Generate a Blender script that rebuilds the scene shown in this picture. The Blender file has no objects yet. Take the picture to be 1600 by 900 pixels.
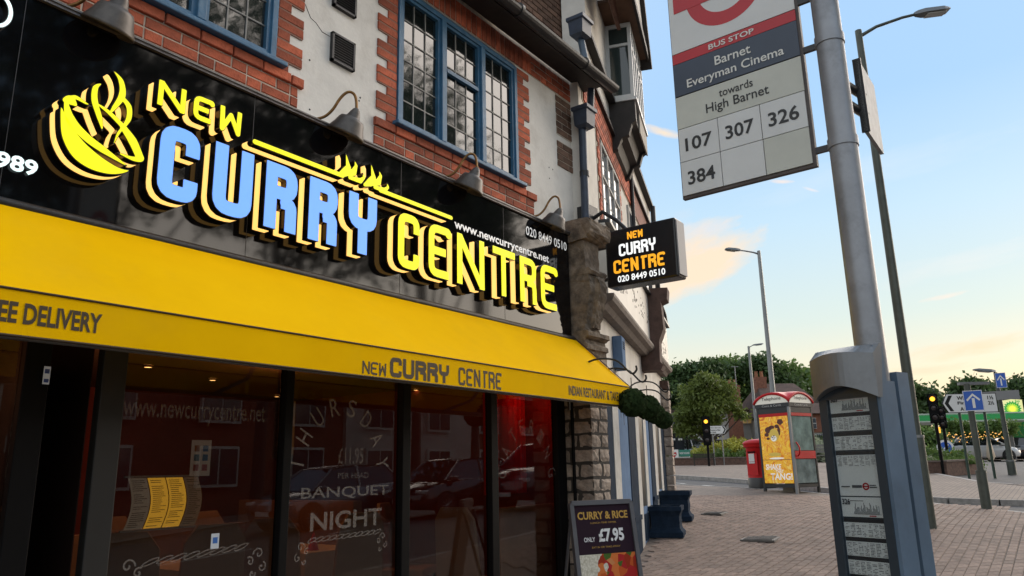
import bpy, bmesh, math, random
import numpy as np
from mathutils import Vector, Matrix
random.seed(7)
rng=random.Random(11)
C=bpy.context.scene.collection
R=math.radians
# ------------------------------------------------------------------ camera
F_PX=1180.0; PITCH=R(13.5); ROLL=R(1.2); HEAD=R(35.5); EYE=1.6
cam=bpy.data.cameras.new('camera'); cam.sensor_fit='HORIZONTAL'; cam.sensor_width=36
cam.lens=36*F_PX/1600; cam.clip_start=.05; cam.clip_end=3000
co=bpy.data.objects.new('camera',cam); C.objects.link(co); bpy.context.scene.camera=co
fw=np.array([math.cos(PITCH)*math.cos(HEAD),math.cos(PITCH)*math.sin(HEAD),math.sin(PITCH)])
_r=np.array([math.sin(HEAD),-math.cos(HEAD),0.]); _u=np.cross(_r,fw)
rt=_r*math.cos(-ROLL)+_u*math.sin(-ROLL); up=np.cross(rt,fw)
co.matrix_world=Matrix(((rt[0],up[0],-fw[0],0),(rt[1],up[1],-fw[1],0),(rt[2],up[2],-fw[2],EYE),(0,0,0,1)))
CAM0=np.array([0,0,EYE])
# ------------------------------------------------------------------ light
EXPO=1.5
SUN_EL,SUN_AZ=9.0,-24.0           # degrees; azimuth counted from +X towards +Y
sc=bpy.context.scene
sc.view_settings.view_transform='Standard'; sc.view_settings.look='None'
sc.view_settings.exposure=EXPO; sc.view_settings.gamma=1
EM=1/2**EXPO                     # a lamp of strength EM shows as display white
w=bpy.data.worlds.new('World'); sc.world=w; w.use_nodes=True
def build_sky():
    nt=w.node_tree; N=nt.nodes; L=nt.links; N.clear()
    out=N.new('ShaderNodeOutputWorld'); bg=N.new('ShaderNodeBackground'); L.new(bg.outputs[0],out.inputs[0])
    sky=N.new('ShaderNodeTexSky'); sky.sky_type='NISHITA'; sky.sun_disc=False
    sky.sun_elevation=R(SUN_EL); sky.sun_rotation=R(90-SUN_AZ); sky.air_density=1.3; sky.dust_density=1.6; sky.ozone_density=2.2
    bg.inputs[1].default_value=.12
    tc=N.new('ShaderNodeTexCoord'); sep=N.new('ShaderNodeSeparateXYZ'); L.new(tc.outputs['Generated'],sep.inputs[0])
    def math_(op,a,b=None,clamp=False):
        n=N.new('ShaderNodeMath'); n.operation=op; n.use_clamp=clamp
        for i,v in enumerate((a,b)):
            if v is None: continue
            if isinstance(v,(int,float)): n.inputs[i].default_value=v
            else: L.new(v,n.inputs[i])
        return n.outputs[0]
    # evening gradient by height above the horizon
    ramp=N.new('ShaderNodeValToRGB'); L.new(math_('MAXIMUM',sep.outputs[2],0),ramp.inputs[0])
    cr=ramp.color_ramp
    stops=[(0,(1.0,.72,.40)),(.09,(.95,.83,.60)),(.17,(.70,.80,.76)),(.29,(.56,.76,.92)),(.42,(.40,.64,.94)),(.62,(.42,.64,.94)),(1,(.70,.82,.98))]
    while len(cr.elements)<len(stops): cr.elements.new(.5)
    for e,(p,c) in zip(cr.elements,stops): e.position=p; e.color=(*c,1)
    # the side away from the sunset is paler
    rp2=N.new('ShaderNodeValToRGB'); L.new(math_('MAXIMUM',sep.outputs[2],0),rp2.inputs[0])
    cr=rp2.color_ramp
    stops=[(0,(.92,.92,.90)),(.12,(.95,.97,.98)),(.3,(.92,.97,1.0)),(.62,(.86,.92,1.0)),(1,(.70,.82,.98))]
    while len(cr.elements)<len(stops): cr.elements.new(.5)
    for e,(p,c) in zip(cr.elements,stops): e.position=p; e.color=(*c,1)
    a=R(SUN_AZ)
    side=math_('ADD',math_('MULTIPLY',sep.outputs[0],math.cos(a)),math_('MULTIPLY',sep.outputs[1],math.sin(a)))
    mr=N.new('ShaderNodeMapRange'); L.new(side,mr.inputs[0]); mr.inputs[1].default_value=-.25; mr.inputs[2].default_value=.72
    mr.interpolation_type='SMOOTHSTEP'
    mx=N.new('ShaderNodeMixRGB'); L.new(mr.outputs[0],mx.inputs[0]); L.new(rp2.outputs[0],mx.inputs[1]); L.new(ramp.outputs[0],mx.inputs[2])
    # clouds: noise confined to the directions in which the evening clouds stand
    def cloud(prev,px,py,rx,ry,ang,col,scale,thr,stretch=2.5,amt=1.0):
        d=ray(px,py); d/=np.linalg.norm(d)
        e1=np.cross(d,[0,0,1]); e1/=np.linalg.norm(e1); e2=np.cross(e1,d)
        ca,sa=math.cos(ang),math.sin(ang)
        f1=e1*ca+e2*sa; f2=-e1*sa+e2*ca
        def dot(v,s=1):
            n=N.new('ShaderNodeVectorMath'); n.operation='DOT_PRODUCT'; L.new(tc.outputs['Generated'],n.inputs[0]); n.inputs[1].default_value=tuple(v*s); return n.outputs['Value']
        x=dot(f1,F_PX/rx); y=dot(f2,F_PX/ry); front=dot(d)
        rr=math_('ADD',math_('MULTIPLY',x,x),math_('MULTIPLY',y,y))
        cb=N.new('ShaderNodeCombineXYZ'); L.new(dot(f1,F_PX/100/stretch),cb.inputs[0]); L.new(dot(f2,F_PX/100),cb.inputs[1])
        no=N.new('ShaderNodeTexNoise'); L.new(cb.outputs[0],no.inputs[0]); no.inputs['Scale'].default_value=scale; no.inputs['Detail'].default_value=6; no.inputs['Roughness'].default_value=.62
        v=math_('SUBTRACT',math_('ADD',math_('MULTIPLY',no.outputs[0],3.6),math_('MULTIPLY',rr,-1.0)),thr+.7)
        v=math_('MULTIPLY',v,1.0,True)
        v=math_('MULTIPLY',v,math_('GREATER_THAN',front,.5)); v=math_('MULTIPLY',v,amt)
        m=N.new('ShaderNodeMixRGB'); L.new(v,m.inputs[0]); L.new(prev,m.inputs[1]); m.inputs[2].default_value=(*col,1)
        return m.outputs[0]
    c=mx.outputs[0]
    c=cloud(c,1078,408,105,50,R(24),(1.0,.78,.57),1.5,-.05)
    c=cloud(c,1100,350,80,26,R(8),(.78,.78,.84),2.6,.75,amt=.6)
    c=cloud(c,1037,205,52,8,R(-20),(1.0,.80,.58),2.2,.35)
    c=cloud(c,1222,283,24,4,R(-8),(.98,.80,.70),3,.4)
    c=cloud(c,1268,296,18,3,R(-24),(.9,.82,.82),3,.5)
    c=cloud(c,1478,462,48,5,R(8),(.95,.80,.70),2.4,.55)
    c=cloud(c,1520,535,150,22,R(9),(.98,.62,.36),1.6,.75,4,.7)
    c=cloud(c,1440,575,170,14,R(4),(.86,.55,.38),2.0,.85,5,.6)
    c=cloud(c,1330,250,420,60,R(6),(.82,.86,.90),.8,.9,5,.40); c=cloud(c,1480,400,260,40,R(9),(.95,.86,.80),1.1,.9,5,.45); c=cloud(c,1180,500,170,30,R(6),(.92,.86,.82),1.3,1.1,4,.35)
    c=cloud(c,1060,330,40,30,R(20),(.70,.75,.84),2.4,.9,amt=.4)
    sc_=N.new('ShaderNodeMixRGB'); sc_.blend_type='MULTIPLY'; sc_.inputs[0].default_value=1; L.new(c,sc_.inputs[1])
    k=EM/.12*1.07; sc_.inputs[2].default_value=(k,k,k,1)
    m=N.new('ShaderNodeMixRGB'); m.inputs[0].default_value=.94; L.new(sky.outputs[0],m.inputs[1]); L.new(sc_.outputs[0],m.inputs[2])
    L.new(m.outputs[0],bg.inputs[0])
def ray(x,y): return fw+rt*(x-800)/F_PX-up*(y-450)/F_PX
build_sky()
sl=bpy.data.lights.new('sun','SUN'); sl.energy=2.3; sl.angle=R(85); sl.color=(1,.84,.68)
so=bpy.data.objects.new('sun',sl); C.objects.link(so)
sd=Vector((math.cos(R(SUN_EL))*math.cos(R(SUN_AZ)),math.cos(R(SUN_EL))*math.sin(R(SUN_AZ)),math.sin(R(SUN_EL))))
so.rotation_euler=sd.to_track_quat('Z','Y').to_euler()
so.location=sd*60
# ------------------------------------------------------------------ measuring helpers (pixel of the photograph -> point on a real plane)
def proj(p):
    d=np.array(p,float)-CAM0; z=d@fw
    return 800+F_PX*(d@rt)/z,450-F_PX*(d@up)/z
def onY(x,y,Y):
    r=ray(x,y); return r*(Y/r[1])+CAM0
def onX(x,y,X):
    r=ray(x,y); return r*(X/r[0])+CAM0
def onplane(x,y,p0,n):
    r=ray(x,y); return r*(((np.array(p0)-CAM0)@n)/(r@n))+CAM0
def at(x,y,u):
    r=ray(x,y); h=r[0]*math.cos(HEAD)+r[1]*math.sin(HEAD); return r*(u/h)+CAM0
def sp(s): return math.log1p(math.exp(s)) if s<30 else s
GX=[-15,0,7,9,11,13.5,16,18.5,26,47,60]; GZ=[-.5,0,.24,.33,.46,.63,.72,.78,1.0,1.70,1.75]
def G(x,y):                       # the hill: pavement level
    z=-.03+float(np.interp(x,GX,GZ))+.05*sp(y-1)-.03*sp(-y-2)
    z=max(z,-1.2)
    return 1.7-.25*sp((1.7-z)/.25) if z>0 else 1.7-.25*sp((1.7-z)/.25)
def gnd(x,y,tmax=300):
    r=ray(x,y); t=3.
    while t<tmax:
        P=r*t+CAM0
        if P[2]<G(P[0],P[1]): break
        t*=1.002
    return np.array([P[0],P[1],G(P[0],P[1])])
# ------------------------------------------------------------------ materials
MATS={}
def mat(name,col,rough=.6,metal=0,var=0,scale=6,bump=0,bscale=None,rand=0,spec=.5,emit=0,ecol=None,coord='Object',transl=0,coat=0,detail=6,var2=0,scale2=1.2,col2=None):
    if name in MATS: return MATS[name]
    m=bpy.data.materials.new(name); m.use_nodes=True; nt=m.node_tree; N=nt.nodes; L=nt.links
    b=N['Principled BSDF']; b.inputs['Base Color'].default_value=(*col,1); b.inputs['Roughness'].default_value=rough
    b.inputs['Metallic'].default_value=metal; b.inputs['Specular IOR Level'].default_value=spec
    if coat: b.inputs['Coat Weight'].default_value=coat; b.inputs['Coat Roughness'].default_value=.05
    tc=N.new('ShaderNodeTexCoord')
    src=None
    if var or var2:
        no=N.new('ShaderNodeTexNoise'); no.inputs['Scale'].default_value=scale; no.inputs['Detail'].default_value=detail; no.inputs['Roughness'].default_value=.65
        L.new(tc.outputs[coord],no.inputs[0])
        rp=N.new('ShaderNodeValToRGB'); rp.color_ramp.elements[0].position=.32; rp.color_ramp.elements[1].position=.68
        rp.color_ramp.elements[0].color=(*[c*(1-var) for c in col],1); rp.color_ramp.elements[1].color=(*[min(1,c*(1+var*.6)) for c in col],1)
        L.new(no.outputs[0],rp.inputs[0]); src=rp.outputs[0]
        if var2:
            n2=N.new('ShaderNodeTexNoise'); n2.inputs['Scale'].default_value=scale2; n2.inputs['Detail'].default_value=8; n2.inputs['Roughness'].default_value=.7
            L.new(tc.outputs[coord],n2.inputs[0])
            mr=N.new('ShaderNodeMapRange'); mr.inputs[1].default_value=.5; mr.inputs[2].default_value=.72; mr.inputs[4].default_value=var2; L.new(n2.outputs[0],mr.inputs[0])
            mm=N.new('ShaderNodeMixRGB'); L.new(mr.outputs[0],mm.inputs[0]); L.new(src,mm.inputs[1]); mm.inputs[2].default_value=(*(col2 or [c*.35 for c in col]),1); src=mm.outputs[0]
    if rand:
        oi=N.new('ShaderNodeObjectInfo'); hs=N.new('ShaderNodeHueSaturation')
        mr=N.new('ShaderNodeMapRange'); L.new(oi.outputs['Random'],mr.inputs[0]); mr.inputs[3].default_value=1-rand; mr.inputs[4].default_value=1+rand
        L.new(mr.outputs[0],hs.inputs['Value'])
        if src: L.new(src,hs.inputs['Color'])
        else: hs.inputs['Color'].default_value=(*col,1)
        src=hs.outputs[0]
    if src: L.new(src,b.inputs['Base Color'])
    if bump:
        nb=N.new('ShaderNodeTexNoise'); nb.inputs['Scale'].default_value=bscale or scale*3; nb.inputs['Detail'].default_value=6
        L.new(tc.outputs[coord],nb.inputs[0]); bp=N.new('ShaderNodeBump'); bp.inputs['Strength'].default_value=bump; bp.inputs['Distance'].default_value=.01
        L.new(nb.outputs[0],bp.inputs['Height']); L.new(bp.outputs[0],b.inputs['Normal'])
    if emit:
        b.inputs['Emission Color'].default_value=(*(ecol or col),1); b.inputs['Emission Strength'].default_value=emit*EM
    if transl:
        t=N.new('ShaderNodeBsdfTranslucent'); t.inputs[0].default_value=(*[min(1,c*1.1) for c in col],1)
        mx=N.new('ShaderNodeMixShader'); mx.inputs[0].default_value=transl
        o=N['Material Output']; L.new(b.outputs[0],mx.inputs[1]); L.new(t.outputs[0],mx.inputs[2]); L.new(mx.outputs[0],o.inputs[0])
    MATS[name]=m; return m
def glassmat(name,tint=(.8,.85,.85),base=.06,rough=.0,ior=1.5,wav=0):
    if name in MATS: return MATS[name]
    m=bpy.data.materials.new(name); m.use_nodes=True; nt=m.node_tree; N=nt.nodes; L=nt.links; N.clear()
    o=N.new('ShaderNodeOutputMaterial'); t=N.new('ShaderNodeBsdfTransparent'); t.inputs[0].default_value=(*tint,1)
    g=N.new('ShaderNodeBsdfGlossy'); g.inputs['Roughness'].default_value=rough; g.inputs[0].default_value=(1,1,1,1)
    f=N.new('ShaderNodeLayerWeight'); f.inputs[0].default_value=.5
    p5=N.new('ShaderNodeMath'); p5.operation='POWER'; L.new(f.outputs['Facing'],p5.inputs[0]); p5.inputs[1].default_value=5
    a=N.new('ShaderNodeMath'); a.operation='MULTIPLY_ADD'; a.use_clamp=True; L.new(p5.outputs[0],a.inputs[0]); a.inputs[1].default_value=.95; a.inputs[2].default_value=.04+base
    mx=N.new('ShaderNodeMixShader'); L.new(a.outputs[0],mx.inputs[0]); L.new(t.outputs[0],mx.inputs[1]); L.new(g.outputs[0],mx.inputs[2]); L.new(mx.outputs[0],o.inputs[0])
    if wav:
        tc=N.new('ShaderNodeTexCoord'); no=N.new('ShaderNodeTexNoise'); no.inputs['Scale'].default_value=5; L.new(tc.outputs['Object'],no.inputs[0])
        bp=N.new('ShaderNodeBump'); bp.inputs['Strength'].default_value=wav; bp.inputs['Distance'].default_value=.02; L.new(no.outputs[0],bp.inputs['Height'])
        L.new(bp.outputs[0],g.inputs['Normal'])
    MATS[name]=m; return m
def emat(name,col,s=1.0):
    if name in MATS: return MATS[name]
    return mat(name,tuple(min(.8,c*.6) for c in col),.5,emit=s,ecol=col)
# ------------------------------------------------------------------ mesh helpers
def tag(o,label=None,cat=None,group=None,kind=None):
    if label: o['label']=label
    if cat: o['category']=cat
    if group: o['group']=group
    if kind: o['kind']=kind
    return o
def empty(name,loc=(0,0,0),rz=0,label=None,cat=None,group=None):
    o=bpy.data.objects.new(name,None); o.empty_display_size=.2; o.location=loc; o.rotation_euler=(0,0,rz); C.objects.link(o)
    return tag(o,label,cat,group)
def wloc(p):
    v=Vector((0,0,0))
    while p is not None: v+=p.location; p=p.parent
    return v
class MB:
    def __init__(s): s.v=[]; s.f=[]; s.sm=[]; s.mi=[]; s.m=0
    def add(s,vs,fs,smooth=False):
        o=len(s.v); s.v+= [tuple(map(float,v)) for v in vs]; s.f+=[tuple(i+o for i in f) for f in fs]; s.sm+=[smooth]*len(fs); s.mi+=[s.m]*len(fs); return s
    def box(s,a,b):
        x0,y0,z0=a; x1,y1,z1=b
        if x0>x1: x0,x1=x1,x0
        if y0>y1: y0,y1=y1,y0
        if z0>z1: z0,z1=z1,z0
        return s.add([(x0,y0,z0),(x1,y0,z0),(x1,y1,z0),(x0,y1,z0),(x0,y0,z1),(x1,y0,z1),(x1,y1,z1),(x0,y1,z1)],
            [(0,3,2,1),(4,5,6,7),(0,1,5,4),(1,2,6,5),(2,3,7,6),(3,0,4,7)])
    def bbox(s,a,b,r):           # box with chamfered edges in every direction
        x0,y0,z0=a; x1,y1,z1=b
        bm=bmesh.new(); bmesh.ops.create_cube(bm,size=1)
        for v in bm.verts: v.co=Vector(((x0+x1)/2+v.co.x*abs(x1-x0),(y0+y1)/2+v.co.y*abs(y1-y0),(z0+z1)/2+v.co.z*abs(z1-z0)))
        bmesh.ops.bevel(bm,geom=bm.edges[:],offset=r,segments=2,affect='EDGES',profile=.5)
        vs=[v.co[:] for v in bm.verts]; bm.verts.index_update(); fs=[[v.index for v in f.verts] for f in bm.faces]; bm.free()
        return s.add(vs,fs)
    def obox(s,o,ux,uy,uz):      # box from corner o and three edge vectors
        o,ux,uy,uz=[np.array(q,float) for q in (o,ux,uy,uz)]
        vs=[o,o+ux,o+ux+uy,o+uy,o+uz,o+ux+uz,o+ux+uy+uz,o+uy+uz]
        fs=[(0,3,2,1),(4,5,6,7),(0,1,5,4),(1,2,6,5),(2,3,7,6),(3,0,4,7)]
        if np.dot(np.cross(ux,uy),uz)<0: fs=[f[::-1] for f in fs]
        return s.add(vs,fs)
    def quad(s,*p): return s.add(p,[tuple(range(len(p)))])
    def tube(s,pts,r,n=10,cap=True,smooth=True):
        pts=[Vector(p) for p in pts]; rs=r if isinstance(r,(list,tuple)) else [r]*len(pts)
        rings=[]; up0=None
        for i,p in enumerate(pts):
            d=(pts[min(i+1,len(pts)-1)]-pts[max(i-1,0)]).normalized()
            if up0 is None: a=Vector((0,0,1)) if abs(d.z)<.9 else Vector((1,0,0)); e=d.cross(a).normalized()
            else: e=(up0-d*up0.dot(d)).normalized()
            up0=e; g=d.cross(e)
            rings.append([p+(e*math.cos(2*math.pi*k/n)+g*math.sin(2*math.pi*k/n))*rs[i] for k in range(n)])
        vs=[v for q in rings for v in q]; fs=[]
        for i in range(len(pts)-1):
            for k in range(n): fs.append((i*n+k,i*n+(k+1)%n,(i+1)*n+(k+1)%n,(i+1)*n+k))
        s.add(vs,fs,smooth)
        if cap: s.add(rings[0],[tuple(range(n))[::-1]]); s.add(rings[-1],[tuple(range(n))])
        return s
    def lathe(s,c,prof,n=24,axis=(0,0,1),smooth=True,cap=True):  # prof: (r,h) along axis
        c=Vector(c); ax=Vector(axis).normalized(); a=Vector((1,0,0)) if abs(ax.x)<.9 else Vector((0,1,0)); e=ax.cross(a).normalized(); g=ax.cross(e)
        vs=[]; fs=[]
        for r,h in prof: vs+=[c+ax*h+(e*math.cos(2*math.pi*k/n)+g*math.sin(2*math.pi*k/n))*r for k in range(n)]
        for i in range(len(prof)-1):
            for k in range(n): fs.append((i*n+k,i*n+(k+1)%n,(i+1)*n+(k+1)%n,(i+1)*n+k))
        s.add(vs,fs,smooth)
        if cap:
            if prof[0][0]>1e-4: s.add(vs[:n],[tuple(range(n))[::-1]])
            if prof[-1][0]>1e-4: s.add(vs[-n:],[tuple(range(n))])
        return s
    def prism(s,poly,d,flip=False):   # poly: list of 3d points, d: extrusion vector
        n=len(poly); d=np.array(d,float); a=[np.array(p,float) for p in poly]; b=[p+d for p in a]
        nn=np.zeros(3)
        for i in range(n): nn+=np.cross(a[i],a[(i+1)%n])
        f1=tuple(range(n)); f2=tuple(range(n,2*n)); side=[(i,(i+1)%n,n+(i+1)%n,n+i) for i in range(n)]
        if nn@d>0: fs=[f1[::-1],f2]+side
        else: fs=[f1,f2[::-1]]+[q[::-1] for q in side]
        return s.add(a+b,fs)
    def build(s,name,m,parent=None,w=True,**kw):
        me=bpy.data.meshes.new(name); off=wloc(parent) if (parent and w) else Vector((0,0,0))
        me.from_pydata([(v[0]-off.x,v[1]-off.y,v[2]-off.z) for v in s.v],[],s.f)
        for q in (m if isinstance(m,(list,tuple)) else [m]): me.materials.append(q)
        me.polygons.foreach_set('use_smooth',s.sm); me.polygons.foreach_set('material_index',s.mi)
        me.update(); o=bpy.data.objects.new(name,me); C.objects.link(o)
        if parent: o.parent=parent
        return tag(o,**kw)
def top(mb,name,m,loc,**kw):       # a thing of one mesh with its origin at its base
    o=mb.build(name,m,None,**kw); L_=Vector(loc)
    o.data.transform(Matrix.Translation(-L_)); o.location=L_; return o
def kids(o): return [c for c in bpy.data.objects if c.parent==o]
def copy_tree(o,parent=None,ch=None):
    if ch is None:
        ch={}
        for c in bpy.data.objects:
            if c.parent: ch.setdefault(c.parent.name,[]).append(c)
    c=o.copy(); C.objects.link(c)
    if parent: c.parent=parent
    for k in ch.get(o.name,[]): copy_tree(k,c,ch)
    return c
# ------------------------------------------------------------------ lettering
def frame(o,ux,uz):               # local (x,y)->o+ux*x+uz*y ; local z -> normal towards the reader
    ux=Vector(ux).normalized(); uz=Vector(uz).normalized(); n=ux.cross(uz)
    return Matrix(((ux.x,uz.x,n.x,o[0]),(ux.y,uz.y,n.y,o[1]),(ux.z,uz.z,n.z,o[2]),(0,0,0,1)))
def mesh_obj(me,name,m,parent,**kw):
    me.materials.clear(); me.materials.append(m); me.name=name
    if parent: me.transform(Matrix.Translation(-wloc(parent)))
    o=bpy.data.objects.new(name,me); C.objects.link(o)
    if parent: o.parent=parent
    return tag(o,**kw)
def text(s,M,w,h,m,parent,name='lettering',depth=.0008,bold=0,align='L',world=True,**kw):
    cu=bpy.data.curves.new('t','FONT'); cu.body=s; cu.extrude=0; cu.resolution_u=3; cu.offset=bold
    t=bpy.data.objects.new('t',cu); C.objects.link(t)
    me=bpy.data.meshes.new_from_object(t.evaluated_get(bpy.context.evaluated_depsgraph_get()))
    bpy.data.objects.remove(t); bpy.data.curves.remove(cu)
    co_=np.array([v.co[:] for v in me.vertices]); mn=co_.min(0); mx=co_.max(0)
    sx=w/(mx[0]-mn[0]); sy=h/(mx[1]-mn[1])
    if w is None or w<=0: sx=sy
    ox={'L':0,'C':-w/2,'R':-w}[align]
    me.transform(M@Matrix.Translation((ox,0,depth))@Matrix.Diagonal((sx,sy,1,1))@Matrix.Translation((-mn[0],-mn[1],0)))
    return mesh_obj(me,name,m,parent,**kw)
# strokes -> outline by a distance field and marching squares
def sdf_outline(strokes,discs=(),cut=(),res=.006,iso=0):
    P=[]
    for st in strokes:
        for q in st[0]: P.append((q[0],q[1]))
    for d in discs: P+= [(d[0]-d[2],d[1]-d[3]),(d[0]+d[2],d[1]+d[3])]
    P=np.array(P); mw=max([max(st[1]) if isinstance(st[1],(list,tuple)) else st[1] for st in strokes]+[.0])
    x0,y0=P.min(0)-mw-3*res; x1,y1=P.max(0)+mw+3*res
    xs=np.arange(x0,x1+res,res); ys=np.arange(y0,y1+res,res); X,Y=np.meshgrid(xs,ys); D=np.full(X.shape,9.)
    for st in strokes:
        pts,wd=st[0],st[1]
        ws=wd if isinstance(wd,(list,tuple)) else [wd]*len(pts)
        sq=len(st)>2 and st[2]
        for i in range(len(pts)-1):
            ax,ay=pts[i]; bx,by=pts[i+1]; dx,dy=bx-ax,by-ay; l2=dx*dx+dy*dy+1e-12
            tt=np.clip(((X-ax)*dx+(Y-ay)*dy)/l2,0,1); r=ws[i]+(ws[i+1]-ws[i])*tt
            if sq:
                l=math.sqrt(l2); al=((X-ax)*dx+(Y-ay)*dy)/l; pe=np.abs(((X-ax)*dy-(Y-ay)*dx)/l)
                e0=0; e1=0
                d1=np.maximum(np.maximum(-al-e0,al-l-e1),pe-r)
                D=np.minimum(D,d1)
                if i>0:
                    D=np.minimum(D,np.hypot(X-ax,Y-ay)-ws[i])
            else: D=np.minimum(D,np.hypot(X-ax-dx*tt,Y-ay-dy*tt)-r)
    for d in discs: D=np.minimum(D,(np.hypot((X-d[0])/d[2],(Y-d[1])/d[3])-1)*min(d[2],d[3]))
    for c in cut: D=np.maximum(D,-c(X,Y))
    D=D-iso; D=np.where(D==0,1e-9,D)
    D[0,:]=D[-1,:]=9; D[:,0]=D[:,-1]=9
    seg={}
    def key(i,j,e): return (i,j,e)
    def pt(i,j,e):
        if e==0: a,b=D[i,j],D[i,j+1]; t=a/(a-b); return (xs[j]+res*t,ys[i])
        a,b=D[i,j],D[i+1,j]; t=a/(a-b); return (xs[j],ys[i]+res*t)
    ins=D<0
    I,J=np.where((ins[:-1,:-1]!=ins[1:,:-1])|(ins[:-1,:-1]!=ins[:-1,1:])|(ins[:-1,:-1]!=ins[1:,1:]))
    adj={}
    for i,j in zip(I,J):
        a,b,c,d=ins[i,j],ins[i,j+1],ins[i+1,j+1],ins[i+1,j]
        es=[]
        if a!=b: es.append((i,j,0))
        if b!=c: es.append((i,j+1,1))
        if d!=c: es.append((i+1,j,0))
        if a!=d: es.append((i,j,1))
        if len(es)==2: pr=[(es[0],es[1])]
        elif a: pr=[(es[0],es[1]),(es[2],es[3])]
        else: pr=[(es[0],es[3]),(es[1],es[2])]
        for p,q in pr: adj.setdefault(p,[]).append(q); adj.setdefault(q,[]).append(p)
    loops=[]; seen=set()
    for s0 in adj:
        if s0 in seen: continue
        lp=[s0]; seen.add(s0); cur=s0
        while True:
            nx=[q for q in adj[cur] if q not in seen]
            if not nx: break
            cur=nx[0]; seen.add(cur); lp.append(cur)
        pts=[pt(*k) for k in lp]
        out=[]                    # drop nearly straight points
        n=len(pts)
        for k in range(n):
            a=out[-1] if out else pts[-1]; b=pts[k]; c=pts[(k+1)%n]
            ar=abs((b[0]-a[0])*(c[1]-a[1])-(c[0]-a[0])*(b[1]-a[1]))
            if ar>res*res*.12: out.append(b)
        if len(out)>2: loops.append(out)
    return loops
def shape(loops,M,depth,name,m,parent,offset=0,**kw):
    cu=bpy.data.curves.new('s','CURVE'); cu.dimensions='2D'; cu.fill_mode='BOTH' if depth>0 else 'FRONT'; cu.extrude=depth*10
    for lp in loops:
        s=cu.splines.new('POLY'); s.points.add(len(lp)-1)
        for p,q in zip(s.points,lp): p.co=(q[0]*20,q[1]*20,0,1)
        s.use_cyclic_u=True
    cu.offset=offset*20
    t=bpy.data.objects.new('s',cu); C.objects.link(t)
    me=bpy.data.meshes.new_from_object(t.evaluated_get(bpy.context.evaluated_depsgraph_get()))
    bpy.data.objects.remove(t); bpy.data.curves.remove(cu)
    me.transform(M@Matrix.Translation((0,0,depth/2))@Matrix.Scale(.05,4))
    return mesh_obj(me,name,m,parent,**kw)
# block letters of the shop sign: unit box, strokes as polylines
def rnd(pts,r,n=4):               # round the inner corners of a polyline
    out=[pts[0]]
    for i in range(1,len(pts)-1):
        a,b,c=[np.array(pts[i+k],float) for k in(-1,0,1)]
        u=(a-b); v=(c-b); lu,lv=np.linalg.norm(u),np.linalg.norm(v); rr=min(r,lu*.5,lv*.5); p=b+u/lu*rr; q=b+v/lv*rr
        for k in range(n+1):
            t=k/n; out.append(tuple(p*(1-t)**2+b*2*t*(1-t)+q*t*t))
    out.append(pts[-1]); return out
def glyph(ch,w,h,t):
    a=t; b=w-t; lo=t; hi=h-t; m=h*.5; r=.45*w
    S={'C':[[(b,hi-h*.26),(b,hi),(a,hi),(a,lo),(b,lo),(b,lo+h*.22)]],
       'U':[[(a,h),(a,lo),(b,lo),(b,h)]],
       'R':[[(a,0),(a,h)],[(a,hi),(b,hi),(b,m+.62*t),(a,m+.62*t)],[(a+.30*w,m-.62*t),(b,m-.62*t),(b,0)]],
       'Y':[[(a,h),(a,m),(b,m),(b,h)],[(w/2,m),(w/2,0)]],
       'E':[[(b,hi-h*.10),(b,hi),(a,hi),(a,lo),(b,lo)],[(a,m),(b-.12*w,m)]],
       'N':[[(a,0),(a,h)],[(a,h-t*.6),(b,t*.6)],[(b,0),(b,h)]],
       'T':[[(0.02,hi),(w,hi)],[(w/2,hi),(w/2,0)]],
       'W':[[(a,h),(a*1.25,t*.5),(w/2,h*.72),(b-.25*a,t*.5),(b,h)]]}[ch]
    return [(rnd(p,r*.55) if ch not in 'NWT' else p,t,True) for p in S]
# ================================================================== materials
brick_m=mat('red brick',(.41,.095,.043),.85,var=.38,scale=9,bump=.6,bscale=45,rand=.42)
dbrick_m=mat('brown stock brick',(.16,.09,.06),.9,var=.45,scale=9,bump=.5,bscale=45,rand=.3)
mortar_m=mat('mortar',(.52,.45,.36),.95,var=.3,scale=14,bump=.4)
plaster_m=mat('painted render',(.79,.76,.70),.85,var=.10,scale=3,bump=.25,bscale=30,var2=.5,scale2=2.2,col2=(.42,.37,.31),coord='Object')
blue_m=mat('blue window paint',(.045,.145,.26),.45,var=.25,scale=7,bump=.2,bscale=30,var2=.3,scale2=9,col2=(.16,.24,.30))
lead_m=mat('lead came',(.20,.20,.19),.5,metal=.3)
black_m=mat('black frame paint',(.004,.004,.0045),.6,spec=.12)
fascia_m=mat('gloss black acrylic',(.004,.004,.005),.05,spec=.35,var=.1)
darkm=mat('dark letter return',(.03,.027,.022),.14,metal=.85)
gut_m=mat('black painted iron',(.018,.018,.020),.45,var=.3,scale=12,bump=.2)
pipeblue_m=mat('blue grey painted iron',(.030,.045,.075),.45,var=.3,scale=10)
timber_m=mat('dark stained timber',(.025,.020,.018),.7,var=.4,scale=8)
yel_m=mat('yellow awning canvas',(1.0,.56,.0),.9,var=.05,scale=3,bump=.10,bscale=420,transl=.12,var2=.28,scale2=1.6,col2=(.78,.44,.02),spec=.05)
ink_m=mat('dark brown print',(.055,.035,.015),.7)
shade_m=mat('dull bronze shade',(.10,.088,.078),.45,metal=.35,var=.45,scale=9)
brass_m=mat('aged brass',(.22,.12,.045),.35,metal=.9,var=.4,scale=20)
stone_m=mat('weathered carved stone',(.20,.16,.12),.95,var=.65,scale=9,bump=.9,bscale=26,var2=.75,scale2=5,col2=(.035,.026,.022))
rubble_m=mat('rough buff stone',(.35,.29,.24),.95,var=.45,scale=16,bump=1.0,bscale=24,rand=.2)
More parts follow.
